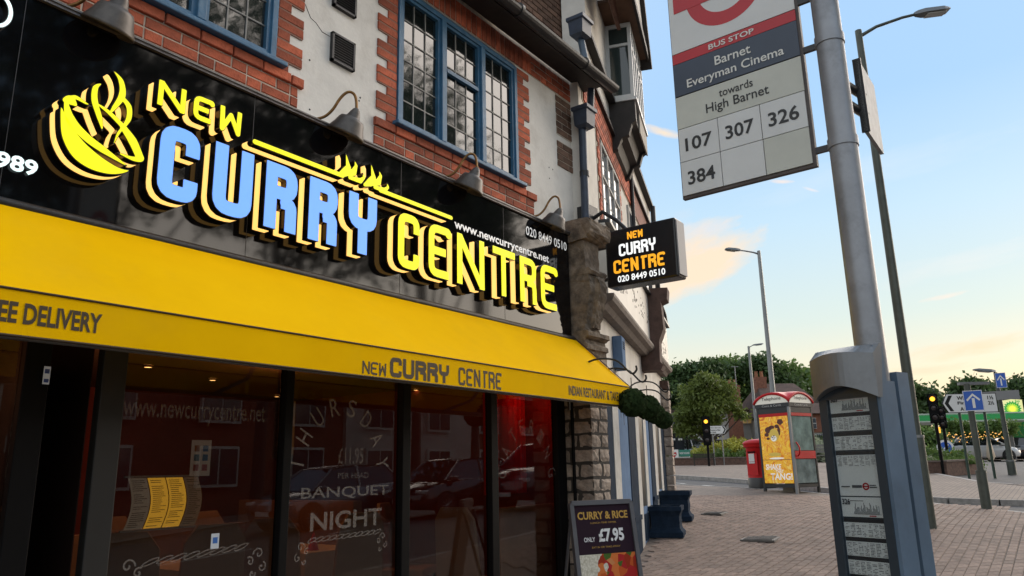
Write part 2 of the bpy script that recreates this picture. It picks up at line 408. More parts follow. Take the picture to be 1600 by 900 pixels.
white_vinyl=mat('white vinyl',(.8,.8,.8),.4,emit=.35,ecol=(.9,.9,.85))
leadglass_m=mat('dark leaded glass',(.010,.014,.014),.04,spec=.9,bump=.05,bscale=6,var=.2)
lightglass_m=leadglass_m
# ================================================================== restaurant building
YW=3.9
rb=empty('restaurant_building',(3.5,YW,.2),0,'rendered and red brick building with blue leaded windows above the black and yellow curry shopfront','building')
# render wall round two window openings
WZ0,WZ1=4.27,5.50
def wall(x0,x1,z0,z1,name='rendered_wall',m=plaster_m,y0=YW,y1=YW+.25): return MB().box((x0,y0,z0),(x1,y1,z1)).build(name,m,rb)
mb=MB()
for a in ((-3,.2,3.0,6.2),(.2,1.14,3.0,WZ0-.03),(1.14,2.80,3.0,WZ0-.03),(.2,1.14,WZ0-.03,6.2),(1.14,2.80,5.53,6.2),(2.80,3.92,3.0,6.2),(3.92,5.60,3.0,WZ0-.03),(3.92,5.60,5.53,6.2),(5.60,6.95,3.0,6.2)):
    mb.box((a[0],YW,a[2]),(a[1],YW+.25,a[3]))
mb.build('rendered_wall',plaster_m,rb)
# individual bricks; a few shared meshes with worn corners
def brickmesh(L_,H,D,seed):
    r=random.Random(seed); bm=bmesh.new(); bmesh.ops.create_cube(bm,size=1)
    for v in bm.verts: v.co=Vector((v.co.x*L_+r.uniform(-.002,.002),v.co.y*D,v.co.z*H+r.uniform(-.0015,.0015)))
    bmesh.ops.bevel(bm,geom=[e for e in bm.edges if all(v.co.y<0 for v in e.verts)],offset=.004,segments=1,affect='EDGES')
    me=bpy.data.meshes.new('brick'); bm.to_mesh(me); bm.free(); return me
BM={}
def brick(x0,x1,z0,z1,y,parent,m=brick_m,d=.03,name='brick'):
    k=(round((x1-x0)*50),round((z1-z0)*50),rng.randrange(3),m.name,d)
    if k not in BM: me=brickmesh((x1-x0),(z1-z0),d,hash(k)&255); me.materials.append(m); BM[k]=me
    o=bpy.data.objects.new(name,BM[k]); C.objects.link(o); o.parent=parent
    o.location=Vector(((x0+x1)/2,y+d/2-.004+rng.uniform(-.0015,.0015),(z0+z1)/2))-wloc(parent); return o
def course(x0,x1,z,y,parent,off=0,m=brick_m,h=.065,L_=.215,pitch=.225,flem=True,d=.03):
    x=x0; first=True; k=off
    while x<x1-.02:
        l=L_ if (k%2==0 or not flem) else .1025
        if first and off and not flem: l=.1025
        e=min(x+l,x1); 
        if x1-e<.05: e=x1
        brick(x,e,z,z+h,y,parent,m,d); x=e+.010; k+=1; first=False
def mortar(x0,x1,z0,z1,y=YW-.006): MB().box((x0,y,z0),(x1,YW+.002,z1)).build('mortar_bed',mortar_m,rb)
for wx0,wx1 in ((.9,2.99),(3.70,5.86)):
    mortar(wx0+.01,wx1-.01,3.72,4.235)
    for i,z in enumerate((3.79,3.865,3.94,4.015,4.09)):
        course(wx0+.004,wx1-.004,z,YW-.008,rb,i%2)
    course(wx0-.0,wx1+.03,4.165,YW-.026,rb,0,flem=False,d=.05)
# quoins beside the windows
def quoin(xin,dirn,zt=5.62):
    z=4.242; i=0
    while z<zt:
        long_=(i%3)!=0
        l=.215 if long_ else .11
        a,b=(xin-l,xin) if dirn<0 else (xin,xin+l)
        MB().box((a+.002,YW-.004,z-.004),(b-.002,YW+.002,z+.071)).build('mortar_bed',mortar_m,rb) if False else None
        brick(a,b,z,z+.066,YW-.008,rb); z+=.075; i+=1
quoin(3.935,-1,5.5); quoin(5.605,1,5.5); quoin(2.795,1,4.95)
for xin,dn,zt in ((3.935,-1,5.5),(5.605,1,5.5),(2.795,1,4.95)):
    z=4.242;i=0;mq=MB()
    while z<zt:
        l=.213 if (i%3) else .108
        a,b=(xin-l,xin) if dn<0 else (xin,xin+l)
        mq.box((a+.003,YW-.009,z-.009),(b-.003,YW+.001,z+.0665)); z+=.075;i+=1
    mq.build('quoin_mortar',mat('brick dust mortar',(.26,.15,.11),.95),rb)
# soldier arch and top band over the window, brick patches at the party wall
mortar(3.70,6.94,5.535,5.80)
x=3.70
while x<5.86: brick(x,x+.065,5.54,5.755,YW-.01,rb); x+=.075
for i in range(3): course(5.83,6.86,5.54+.075*i,YW-.008,rb,i%2)
mortar(6.34,6.94,5.06,5.535); mortar(6.34,6.94,4.70,4.99)
for i in range(6): course(6.34,6.93,5.07+.075*i,YW-.008,rb,i%2,m=dbrick_m)
for i in range(4): course(6.34,6.93,4.70+.072*i,YW-.008,rb,i%2,m=dbrick_m)
# windows
def window(x0,x1,nrow=6):
    wd=MB(); z0,z1=WZ0,5.50; f=.045
    def bar(a,b,c,d,y0=YW-.022,y1=YW+.05): wd.bbox((a,y0,c),(b,y1,d),.004)
    wn=MB()
    W_=x1-x0; m1=x0+W_*.333-.03; m2=x0+W_*.667-.03
    bar(x0,x0+f,z0,z1); bar(x1-f,x1,z0,z1); bar(x0+f,x1-f,z1-f,z1); bar(x0+f,x1-f,z0,z0+.03)
    for mx in (m1,m2): wd.bbox((mx,YW-.03,z0+.03),(mx+.06,YW+.05,z1-f),.006)
    fr=wd.build('window',blue_m,rb)
    MB().bbox((x0-.05,YW-.075,z0-.035),(x1+.06,YW+.02,z0-.001),.008).build('sill',blue_m,fr)
    lights=[(x0+f,m1),(m1+.06,m2),(m2+.06,x1-f)]
    for li,(a,b) in enumerate(lights):
        cs=MB(); g=.028; y=YW+.012
        cs.box((a,y-.018,z0+.03),(a+g,y+.03,z1-f)); cs.box((b-g,y-.018,z0+.03),(b,y+.03,z1-f)); cs.box((a+g,y-.018,z0+.03),(b-g,y+.03,z0+.03+g)); cs.box((a+g,y-.018,z1-f-g),(b-g,y+.03,z1-f))
        if li==1: cs.box((a+g,y-.024,4.98),(b-g,y+.03,5.015))
        cs.build('casement',blue_m,fr)
        a+=g;b-=g; zz0,zz1=z0+.03+g,z1-f-g
        n=3; pw=(b-a)/n; ph=(zz1-zz0)/nrow
        ld=MB()
        for i in range(n):
            for j in range(nrow):
                px0,px1=a+i*pw+.004,a+(i+1)*pw-.004; pz0,pz1=zz0+j*ph+.004,zz0+(j+1)*ph-.004
                ty,tx=rng.uniform(-.0008,.0008),rng.uniform(-.0008,.0008); yy=y+.012
                MB().add([(px0,yy-tx-ty,pz0),(px1,yy+tx-ty,pz0),(px1,yy+tx+ty,pz1),(px0,yy-tx+ty,pz1),(px0,yy+.006,pz0),(px1,yy+.006,pz0),(px1,yy+.006,pz1),(px0,yy+.006,pz1)],
                    [(0,1,2,3),(7,6,5,4),(0,4,5,1),(1,5,6,2),(2,6,7,3),(3,7,4,0)]).build('pane',leadglass_m,fr)
        for i in range(1,n): ld.box((a+i*pw-.005,y+.004,zz0),(a+i*pw+.005,y+.014,zz1))
        for j in range(1,nrow): ld.box((a,y+.005,zz0+j*ph-.005),(b,y+.013,zz0+j*ph+.005))
        ld.build('lead_came',lead_m,fr)
        MB().box((a+pw*(1.75+.2*li),y+.03,zz0),(a+pw*(1.75+.2*li)+.02,y+.04,zz1)).build('stay_bar',mat('white inner frame',(.6,.6,.58),.5),fr)
window(3.94,5.60); window(1.14,2.79)
MB().box((.8,YW+.18,4.2),(6.0,YW+.2,5.6)).build('room_blind',mat('dark room',(.02,.02,.022),.9),rb)  # dark sheet: its colour stands in for the shade of the unlit room
# eaves: soffit, gutter, roof above
MB().box((-3,3.60,5.775),(6.93,YW-.03,5.80)).build('soffit',timber_m,rb)
MB().box((-3,3.575,5.70),(6.93,3.60,5.80)).build('eaves_board',timber_m,rb)
g=MB(); 
prof=[(math.cos(a)*.062,math.sin(a)*.062) for a in np.linspace(math.pi,2*math.pi,9)]
pts=[(3.51+c,5.735+s) for c,s in prof]+[(3.51+c*.85,5.735+s*.85) for c,s in prof[::-1]]
g.prism([(-3,y,z) for y,z in pts],(9.98,0,0)); 
for x in (1.5,2.7,3.9,5.1,6.3): g.tube([(x,3.51,5.735),(x+.04,3.51,5.735)],.069,14)
g.build('gutter',gut_m,rb)
rf=MB(); rf.prism([(-3,3.5,5.80),(-3,8.5,8.6),(-3,8.5,8.5),(-3,3.6,5.76)],(8.3,0,0)); roofm=mat('brown clay tile',(.12,.06,.042),.9,var=.4,scale=5,bump=.3); rf.build('roof',roofm,rb)
# airbricks
for zc in (4.612,5.06):
    a=MB(); x0,x1=3.255,3.475
    a.box((x0,YW-.03,zc-.115),(x0+.018,YW,zc+.115)); a.box((x1-.018,YW-.03,zc-.115),(x1,YW,zc+.115)); a.box((x0,YW-.03,zc+.1),(x1,YW,zc+.115)); a.box((x0,YW-.03,zc-.115),(x1,YW,zc-.1))
    av=a.build('air_vent',gut_m,rb)
    MB().box((x0+.018,YW-.004,zc-.1),(x1-.018,YW-.001,zc+.1)).build('vent_back',mat('soot',(.006,.006,.006),.9),av)  # near-black plate paints the shade behind the slats
    for i in range(10): zz=zc-.095+i*.0198; MB().obox((x0+.018,YW-.026,zz),(x1-x0-.036,0,0),(0,.014,.012),(0,.001,.004)).build('slat',gut_m,av)
crk=MB(); crk.tube([(3.02,YW-.001,4.83),(3.07,YW-.001,4.75),(3.12,YW-.001,4.735),(3.18,YW-.001,4.69),(3.25,YW-.001,4.69)],.0025,5); crk.build('plaster_crack',mat('crack',(.12,.1,.09),1),rb)
hol=MB()
for x,z in ((6.17,4.62),(6.24,4.62),(6.17,4.50),(3.08,4.42),(3.55,4.30),(3.56,4.33),(3.10,4.05)): hol.tube([(x,YW+.004,z),(x,YW-.002,z)],.007,8)
hol.build('screw_hole',mat('soot',(.006,.006,.006),.9),rb)  # near-black discs paint the shade inside the holes
# party chimney stack of brown stock brick rising behind the gutter
ch=empty('brick_chimney_stack',(6.2,4.3,5.9),0,'broad dark brown brick chimney stack rising behind the black gutter beside the blue hopper','chimney')
MB().box((4.95,4.36,5.75),(7.42,5.6,8.4)).build('mortar_core',mat('sooty mortar',(.16,.14,.12),.95),ch)
for i in range(26):
    x=4.95-(.1125 if i%2 else 0); z=5.86+i*.075
    while x<7.4:
        l=.215; a=max(x,4.95); b=min(x+l,7.43); cx,cy=proj((a,4.35,z))
        if b-a>.03 and cy>-60: brick(a,b,z,z+.063,4.352,ch,dbrick_m)
        x+=.225
# ------------------------------------------------------------------ rainwater pipe
rp=empty('rainwater_pipe',(6.62,3.72,2.6),0,'dark iron rainwater pipe with two square hoppers at the corner of the restaurant','pipe')
MB().tube([(6.78,3.70,5.70),(6.78,3.72,5.45),(6.66,3.74,5.18)],.04,14).build('swan_neck',pipeblue_m,rp)
MB().tube([(6.62,3.74,5.22),(6.60,3.74,3.95)],.043,14).build('downpipe',pipeblue_m,rp)
MB().tube([(6.62,3.74,4.62),(6.62,3.74,4.68)],.052,14).build('pipe_collar',gut_m,rp); MB().tube([(6.60,3.74,3.98),(6.60,3.74,4.05)],.055,14).build('pipe_collar',gut_m,rp)
def hopper(x,y,z,s=.1):
    h=MB(); 
    vs=[]
    for zz,r in ((z-.12,.05),(z-.09,s*.85),(z+.07,s*.95),(z+.08,s*1.12),(z+.12,s*1.12)):
        vs+=[(x-r,y-r,zz),(x+r,y-r,zz),(x+r,y+r*.8,zz),(x-r,y+r*.8,zz)]
    fs=[(i*4+k,i*4+(k+1)%4,i*4+4+(k+1)%4,i*4+4+k) for i in range(4) for k in range(4)]+[(3,2,1,0),(16,17,18,19)]
    h.add(vs,fs); h.build('hopper_head',pipeblue_m,rp)
hopper(6.62,3.72,5.28); hopper(6.72,3.78,6.44,.11)
MB().tube([(6.75,3.78,6.34),(6.80,3.72,5.78)],.04,14).build('upper_pipe',mat('lighter blue iron',(.07,.11,.16),.45,var=.2),rp)
# ================================================================== fascia sign
YF=3.6; YL=3.46
fs=empty('fascia_sign',(3.0,YF,2.8),0,'long glossy black fascia board with glowing yellow and blue raised letters above the yellow awning','shop sign')
MB().box((-.8,YF,2.79),(5.99,YW-.002,3.785)).build('board',fascia_m,fs)
MB().box((-.8,YF-.022,3.785),(5.995,YW-.002,3.80)).box((-.8,YF-.03,3.80),(5.995,YF+.05,3.81)).build('top_trim',mat('grey aluminium trim',(.16,.15,.15),.4,metal=.6,var=.3,scale=20),fs)
for x in (1.22,2.46,3.70,4.94): MB().box((x-.0015,YF-.0012,2.79),(x+.0015,YF+.001,3.785)).build('panel_joint',mat('joint grey',(.03,.03,.032),.5),fs)
blue_e=emat('lit blue acrylic',(.14,.34,1.0),1.08); yell_e=emat('lit yellow acrylic',(.84,.80,.0),1.05); warm_e=emat('warm halo light',(.92,.52,.14),1.5); white_e=emat('lit white acrylic',(.75,.95,.95),1.2)
rim_m=mat('dark face rim',(.02,.018,.012),.3)
def letter(strokes,X0,Z0,face,name='letter',y=YL,halo=True,lab=None,res=.004,poly=None):
    loops=poly or sdf_outline(strokes,res=res); inner=poly or sdf_outline(strokes,res=res,iso=-.0035)
    M=frame((X0,y+.047,Z0),(1,0,0),(0,0,1))
    L_=shape(loops,M,.045,name,darkm,fs)
    if lab: L_['label']=lab
    shape(inner,frame((X0,y-.0,Z0),(1,0,0),(0,0,1)),.003,'lit_face',face,L_,offset=-.004 if poly else 0)
    shape(loops,frame((X0,y+.001,Z0),(1,0,0),(0,0,1)),.0005,'face_rim',rim_m,L_)
    if halo:
        shape(loops,frame((X0,y+.096,Z0),(1,0,0),(0,0,1)),.036,'light_guide',warm_e,L_)
        shape(loops,frame((X0,y+.1385,Z0),(1,0,0),(0,0,1)),.034,'backing',darkm,L_)
    return L_
def word(chars,xs,z0,h,t,face,**kw):
    for c,(a,b) in zip(chars,xs):
        letter(glyph(c,b-a,h,t),a,z0,face,**kw)
word('NEW',[(1.80,1.955),(1.995,2.12),(2.15,2.29)],3.425,.142,.0165,yell_e)
word('CURRY',[(1.835,2.058),(2.14,2.385),(2.465,2.69),(2.775,3.0),(3.088,3.335)],2.95,.40,.042,blue_e)
word('CENTRE',[(3.532,3.748),(3.84,4.092),(4.155,4.487),(4.575,4.90),(4.965,5.208),(5.275,5.555)],2.94,.395,.032,yell_e)
# the spear with its flames
sp_=[([(2.38,3.428),(3.03,3.428)],.017),([(3.36,3.428),(4.09,3.428)],.017)]
def fl(x): return [([(x,3.425),(x+.045,3.455),(x+.075,3.50),(x+.05,3.59)],[.014,.03,.022,.001]),([(x+.05,3.45),(x+.12,3.48),(x+.14,3.53),(x+.125,3.565)],[.02,.026,.014,.001]),([(x+.09,3.435),(x+.18,3.44),(x+.21,3.47),(x+.20,3.505)],[.015,.02,.012,.001])]
letter([sp_[0]]+fl(3.0),0,0,yell_e,'spear_and_flame')
letter([sp_[1]]+fl(3.22),0,0,yell_e,'spear_and_flame')
# the bowl: a half dish tilted, its open rim and the curling steam
def arc(cx,cy,rx,ry,a0,a1,n=20,rot=0):
    o=[]
    for k in range(n+1):
        a=R(a0+(a1-a0)*k/n); x,y=rx*math.cos(a),ry*math.sin(a); c,s=math.cos(R(rot)),math.sin(R(rot)); o.append((cx+x*c-y*s,cy+x*s+y*c))
    return o
def lens(px,py):                   # point of the photograph on the letter plane
    q=onY(px,py,YL); return (q[0],q[2])
def P_(*l): return [lens(60+x/4.5,100+y/4.5) for x,y in l]
def polyloop(pts,n=6):             # smooth closed loop by Catmull-Rom
    o=[];m=len(pts)
    for i in range(m):
        p0,p1,p2,p3=[np.array(pts[(i+k-1)%m]) for k in range(4)]
        for k in range(n):
            t=k/n; q=.5*((2*p1)+(-p0+p2)*t+(2*p0-5*p1+4*p2-p3)*t*t+(-p0+3*p1-3*p2+p3)*t**3); o.append(tuple(q))
    return o
def smoothl(pts,n=6):
    o=[];m=len(pts)
    for i in range(m-1):
        p0,p1,p2,p3=[np.array(pts[min(max(i+k-1,0),m-1)]) for k in range(4)]
        for k in range(n):
            t=k/n; q=.5*((2*p1)+(-p0+p2)*t+(2*p0-5*p1+4*p2-p3)*t*t+(-p0+3*p1-3*p2+p3)*t**3); o.append(tuple(q))
    o.append(tuple(pts[-1])); return o
dish=polyloop(P_((160,300),(150,390),(165,520),(235,650),(350,735),(480,775),(580,775),(640,750),(560,725),(440,650),(320,545),(225,420)),5)
letter(None,0,0,yell_e,'bowl',poly=[dish])
def wline(pts,ws): 
    s=smoothl(P_(*pts),6); n=len(s); w_=1.25*np.interp(np.linspace(0,1,n),np.linspace(0,1,len(ws)),ws); return (s,list(w_))
k=.0021
rimst=[wline([(190,255),(225,255),(262,290)],[.012,.02,.006]),wline([(190,250),(225,390),(330,510),(450,600),(620,715)],[.006,.020,.018,.016,.003]),wline([(200,245),(260,235),(330,275),(375,300)],[.008,.010,.006,.001]),
 wline([(595,445),(660,540),(705,640),(712,665),(660,665),(560,625)],[.014,.020,.018,.016,.010,.003]),
 wline([(440,140),(400,170),(395,260),(430,380),(450,470)],[.003,.012,.014,.012,.002]),
 wline([(525,45),(580,120),(588,220),(530,310),(500,345)],[.001,.012,.015,.010,.003]),
 wline([(420,285),(500,345),(600,445)],[.005,.010,.012]),
 wline([(590,240),(635,300),(635,380),(600,440)],[.010,.013,.012,.008]),
 wline([(600,440),(560,490),(530,560)],[.008,.007,.003])]
letter(rimst,0,0,yell_e,'steam_curl')
# O and 989 lit in white at the left end
letter([(arc(1.065,3.575,.055,.075,0,360,30),.011)],0,0,white_e,'letter',halo=False,res=.003)
text('1989',frame((1.150,YF-.012,2.925),(1,0,0),(0,0,1)),.205,.075,white_e,fs,bold=.03)
text('www.newcurrycentre.net',frame((4.29,YF-.002,3.408),(1,0,0),(0,0,1)),1.345,.085,white_vinyl,fs,bold=.02)
text('020 8449 0510',frame((5.275,YF-.002,3.615),(1,0,0),(0,0,1)),.68,.085,white_vinyl,fs,bold=.01)
# ------------------------------------------------------------------ swan-neck lamps
def lamp_proto():
    t=empty('swan_neck_lamp',(2.90,3.66,3.83))
    x,y,z=2.90,3.66,3.83
    MB().lathe((x,y,z-.02),[(.0,-.012),(.026,-.012),(.028,0),(.02,.012),(.016,.03),(0,.034)],16).build('wall_rose',mat('worn cream knob',(.42,.36,.28),.5,var=.3),t)
    d=[(0,0,0),(.03,-.03,0),(.07,-.08,.02),(.10,-.12,.07),(.125,-.15,.14),(.15,-.175,.185),(.175,-.195,.20),(.20,-.21,.185),(.213,-.215,.14),(.216,-.216,.075)]
    arm=smoothl([(x+a,y+b,z+c) for a,b,c in d],4)
    MB().tube(arm,.0095,10).build('swan_neck',brass_m,t)
    sx,sy,sz=x+.216,y-.216,z+.06
    ax=Vector((-.12,.42,-.88)).normalized()
    sh=MB().lathe((sx,sy,sz+.02),[(.012,-.012),(.024,.0),(.034,.022),(.044,.05),(.050,.058),(.078,.068),(.088,.085),(.100,.12),(.122,.165),(.128,.182),(.121,.182),(.110,.155),(.07,.09),(.02,.06)],28,ax,cap=False)
    s_=sh.build('shade',shade_m,t)
    MB().lathe((sx,sy,sz+.02),[(.005,.06),(.022,.08),(.028,.11),(.018,.135),(.0,.142)],14,ax).build('bulb',mat('unlit bulb',(.6,.58,.5),.15),s_)
    return t
LP=lamp_proto()
tag(LP,'bronze swan neck lamp on the white render left of the middle window','lamp','swan-neck lamps along the top of the fascia')
for x,l in ((4.17,'bronze swan neck lamp in front of the brickwork under the middle blue window'),(5.40,'bronze swan neck lamp nearest the carved stone bracket'),(1.36,'large grey lamp shade at the top left corner of the photo above the bowl sign')):
    c=copy_tree(LP); c.location.x=x; c['label']=l
# ================================================================== awning
XR=5.99; XL=-.7
aw=empty('yellow_awning',(3,3.3,2.1),0,'bright yellow canvas awning with a printed valance over the restaurant front','awning')
YA,ZA,ZB=3.02,2.275,2.105
c=MB(); n=60
for i in range(n):                 # canvas panels sag very slightly between the arms
    x0=XL+(XR-XL)*i/n; x1=XL+(XR-XL)*(i+1)/n
    def zz(x,t): return 2.80+(ZA-2.80)*t-.016*math.sin(math.pi*t)*(1+.6*math.sin(x*2.1)+.25*math.sin(x*5.3+1))
    for k in range(8):
        t0,t1=k/8,(k+1)/8; c.add([(x0,YF-(YF-YA)*t0,zz(x0,t0)),(x0,YF-(YF-YA)*t1,zz(x0,t1)),(x1,YF-(YF-YA)*t1,zz(x1,t1)),(x1,YF-(YF-YA)*t0,zz(x1,t0))],[(0,1,2,3)],True)
c.build('canopy',yel_m,aw)
v=MB()
for i in range(n):
    x0=XL+(XR-XL)*i/n; x1=XL+(XR-XL)*(i+1)/n
    def yy(x,t): return YA-.002
    for k in range(2):
        t0,t1=k/2,(k+1)/2; v.add([(x0,yy(x0,t0),ZA-(ZA-ZB)*t0),(x0,yy(x0,t1),ZA-(ZA-ZB)*t1),(x1,yy(x1,t1),ZA-(ZA-ZB)*t1),(x1,yy(x1,t0),ZA-(ZA-ZB)*t0)],[(0,1,2,3)],True)
va=v.build('valance',yel_m,aw)
pm=mat('dark brown piping',(.045,.025,.008),.7)
MB().tube([(XL,YA-.004,ZA),(XR,YA-.004,ZA)],.005,6).tube([(XL,YA-.002,ZB),(XR,YA-.002,ZB)],.0055,6).tube([(XR,YA,ZA),(XR,YA,ZB)],.004,6).tube([(XR,YA,ZA),(XR,YF-.01,2.80)],.004,6).build('piping',pm,aw)
MB().box((XL,YA+.012,ZB-.008),(XR,YA+.045,ZB+.028)).build('front_bar',mat('grey bar',(.25,.24,.22),.4,metal=.5),aw)
MB().quad((XR-.002,YA+.006,ZA-.002),(XR-.002,YF,ZA-.002),(XR-.002,YF,2.795)).build('end_panel',yel_m,aw)
YP=YA-.0035
for (s,a,b,z0,z1,bo) in (('FREE DELIVERY',1.005,1.437,2.150,2.228,.03),('INDIAN RESTAURANT & TAKEAWAY',4.945,5.92,2.140,2.216,.02)):
    text(s,frame((a,YP,z0),(1,0,0),(0,0,1)),b-a,z1-z0,ink_m,aw,bold=bo)
def print_word(chars,x0,x1,z0,h,t,gap=.14):
    n=len(chars); w_=(x1-x0)/(n+(n-1)*gap)
    for i,cc in enumerate(chars):
        shape(sdf_outline(glyph(cc,w_,h,t),res=.00193),frame((x0+i*w_*(1+gap),YP,z0),(1,0,0),(0,0,1)),0,'lettering',ink_m,aw)
print_word('NEW',2.826,3.005,2.118,.070,.0055)
print_word('CURRY',3.035,3.545,2.118,.112,.0125,.10)
print_word('CENTRE',3.635,4.088,2.118,.112,.0085,.16)
for x in (.6,2.9,5.2): MB().tube([(x,3.7,2.5),(x+.05,3.35,2.2),(x,YA+.03,ZB+.01)],.014,8).build('folding_arm',mat('grey bar',(.25,.24,.22),.4,metal=.5),aw)
MB().tube([(XL,3.57,2.765),(XR-.02,3.57,2.765)],.025,12).build('roller',gut_m,aw)
# ================================================================== shopfront below the awning
YG=3.78
zg=.2
for x0,x1 in ((-.6,-.45),(1.465,1.575),(1.81,1.93),(2.895,2.955),(3.895,3.975),(4.91,5.0),(5.90,6.04)):
    MB().bbox((x0,3.735,zg-.1),(x1,3.80,2.45),.006).build('mullion',black_m if x0!=1.81 else mat('charcoal pilaster',(.010,.010,.0095),.6,var=.2),rb)
MB().box((-.8,3.70,2.45),(6.05,3.86,2.79)).build('head_beam',black_m,rb)
MB().box((-.8,3.74,zg-.1),(1.465,3.83,.42)).box((1.93,3.74,zg-.1),(6.0,3.83,.42)).build('stall_riser',black_m,rb)
sg=glassmat('shop glass',(.64,.60,.56),.008)
for x0,x1 in ((-.45,1.465),(1.93,2.895),(2.955,3.895),(3.975,4.91),(5.0,5.90)):
    MB().box((x0,YG,.42),(x1,YG+.008,2.45)).build('shop_window_pane',sg,rb)
# recessed entrance door
dr=MB().box((1.575,4.55,zg),(1.81,4.60,2.2)).build('entrance_door',black_m,rb)
MB().box((1.575,3.84,zg),(1.580,4.6,2.45)).box((1.805,3.84,zg),(1.81,4.6,2.45)).build('porch_lining',mat('dark porch lining',(.02,.012,.01),.35),rb)
# room behind the glass
wallr=mat('deep red wall',(.15,.022,.014),.8,var=.2,scale=3); ceil_m=mat('brown ceiling',(.10,.055,.035),.7); flo=mat('dark carpet',(.03,.018,.016),.95)
MB().box((-3,9.0,0),(7.2,9.1,2.9)).build('rear_wall',wallr,rb)
MB().box((-3,3.9,2.62),(7.2,9.0,2.70)).build('ceiling',ceil_m,rb)
MB().box((-3,3.84,.1),(7.2,9.0,.2)).build('interior_floor',flo,rb)
MB().box((7.1,4.0,.2),(7.2,9.0,2.7)).build('side_wall',wallr,rb); MB().box((-3.1,3.9,.2),(-3,9.0,2.7)).build('side_wall',wallr,rb)
MB().box((2.6,5.9,.2),(4.2,5.98,1.20)).build('wood_partition',mat('brown veneer',(.24,.12,.05),.4,var=.3,scale=3),rb)
MB().box((4.9,5.3,.2),(5.0,7.0,1.35)).build('wood_partition',MATS['brown veneer'],rb); MB().box((5.9,4.4,.2),(6.9,4.46,1.25)).build('wood_partition',MATS['brown veneer'],rb)
# ceiling lamps that show through the glass
spot=emat('warm spot',(1,.55,.18),9)
def ceil_lamp(x,y,lab):
    t=empty('ceiling_spot',(x,y,2.60),0,lab,'ceiling light','small warm ceiling lights inside the restaurant')
    MB().lathe((x,y,2.60),[(.045,.018),(.05,.0),(.038,-.004)],16,cap=False).build('rim',brass_m,t)
    MB().lathe((x,y,2.60),[(.036,.0),(.0,-.004)],16,cap=False).build('lens',spot,t)
for px,py,yy,lb in ((231,577,5.6,'warm ceiling light above the menu display window, left one'),(332,597,5.9,'warm ceiling light above the menu window, middle one'),(432,631,6.6,'warm ceiling light beside the post left of the banquet window'),(12,536,4.9,'warm ceiling light in the leftmost window under FREE DELIVERY'),(650,612,6.0,'warm ceiling light at the left top of the third window'),(680,611,6.0,'warm ceiling light at the right top of the third window')):
    q=onY(px,py,yy); q=ray(px,py)*((2.58-EYE)/ray(px,py)[2])+CAM0
    if q[1]>8.7: q=onY(px,py,8.4)
    ceil_lamp(q[0],q[1],lb)
def glow(x,y,z,e,c,r=.0):
    l=bpy.data.lights.new('restaurant_lamp','POINT'); l.energy=e; l.color=c; l.shadow_soft_size=r; o=bpy.data.objects.new('restaurant_lamp',l); o.location=(x,y,z); C.objects.link(o)
glow(3.3,5.6,2.35,5.5,(1,.42,.16)); glow(6.7,4.55,2.35,2.6,(1,.05,.03)); glow(.6,5.0,2.2,5,(1,.38,.15)); glow(4.7,6.0,2.35,7,(1,.42,.15)); glow(2.2,6.8,2.3,2,(1,.42,.15))
# framed pictures on the rear wall, a faint glow put into each canvas
def rear_pic(px,py,w_,h_,col,lab):
    q=onY(px,py,8.9); t=empty('framed_picture',(q[0],8.98,q[2]-h_/2),0,lab,'picture')
    MB().box((q[0]-w_/2,8.95,q[2]-h_/2),(q[0]+w_/2,8.99,q[2]+h_/2)).build('frame',brass_m,t)
    MB().box((q[0]-w_/2+.05,8.94,q[2]-h_/2+.05),(q[0]+w_/2-.05,8.95,q[2]+h_/2-.05)).build('canvas',mat('picture '+lab[:6],col,.6,var=.6,scale=4,emit=.12),t)
rear_pic(475,655,.9,1.1,(.35,.2,.06),'gilt framed picture seen on the rear wall through the second window')
rear_pic(655,650,1.2,1.0,(.4,.2,.05),'wide gold lit picture on the rear wall through the third window')
# drape with a red glow
dp=MB()
N_=40; pts=[(6.35+.7*i/N_,4.9+.05*math.sin(i*1.3)) for i in range(N_+1)]
for i in range(N_): dp.add([(pts[i][0],pts[i][1],1.35),(pts[i+1][0],pts[i+1][1],1.35),(pts[i+1][0],pts[i+1][1],2.5),(pts[i][0],pts[i][1],2.5)],[(0,1,2,3)],True)
top(dp,'red_curtain',mat('red velvet',(.45,.012,.012),.8,transl=.3),(6.7,4.9,1.35),label='red curtain glowing behind the last restaurant window',cat='curtain')
# dining chairs and tables
cream=mat('cream chair cover',(.30,.20,.13),.8); cloth=mat('white tablecloth',(.5,.42,.32),.8); nap=mat('red napkin',(.5,.03,.02),.7)
def chair(x,y,rz,lab):
    t=empty('dining_chair',(x,y,.2),rz,lab,'chair','tall dining chairs inside the restaurant')
    MB().bbox((-.22,-.22,.42),(.22,.22,.50),.02).build('seat',cream,t,w=False)
    b=MB(); 
    b.prism([(-.21,.19,.5),(.21,.19,.5),(.19,.25,1.0),(.12,.27,1.1),(-.12,.27,1.1),(-.19,.25,1.0)],(0,.035,.0)); b.build('backrest',cream,t,w=False)
    for sx in (-.19,.19):
        for sy in (-.19,.19): MB().tube([(sx,sy,0),(sx*.97,sy*.97,.42)],.018,8).build('leg',timber_m,t,w=False)
CHR=[(3.05,4.75,2.9),(3.75,4.8,2.2),(4.35,4.8,2.9),(4.05,5.9,.2),(3.2,5.9,.1),(5.35,4.3,1.7),(5.75,5.4,.4),(2.5,4.6,2.5)]
CL=['dining chair nearest the glass behind BANQUET NIGHT','dining chair behind the right edge of the second pane','dining chair by the window post between third and fourth panes','dining chair at the far side of the table seen in the third pane','dining chair at the far side of the table seen in the second pane','dining chair close to the last window pane','dining chair behind the red curtain pane further in','dining chair behind the menu window']
for (x,y,r),l in zip(CHR,CL): chair(x,y,r,l)
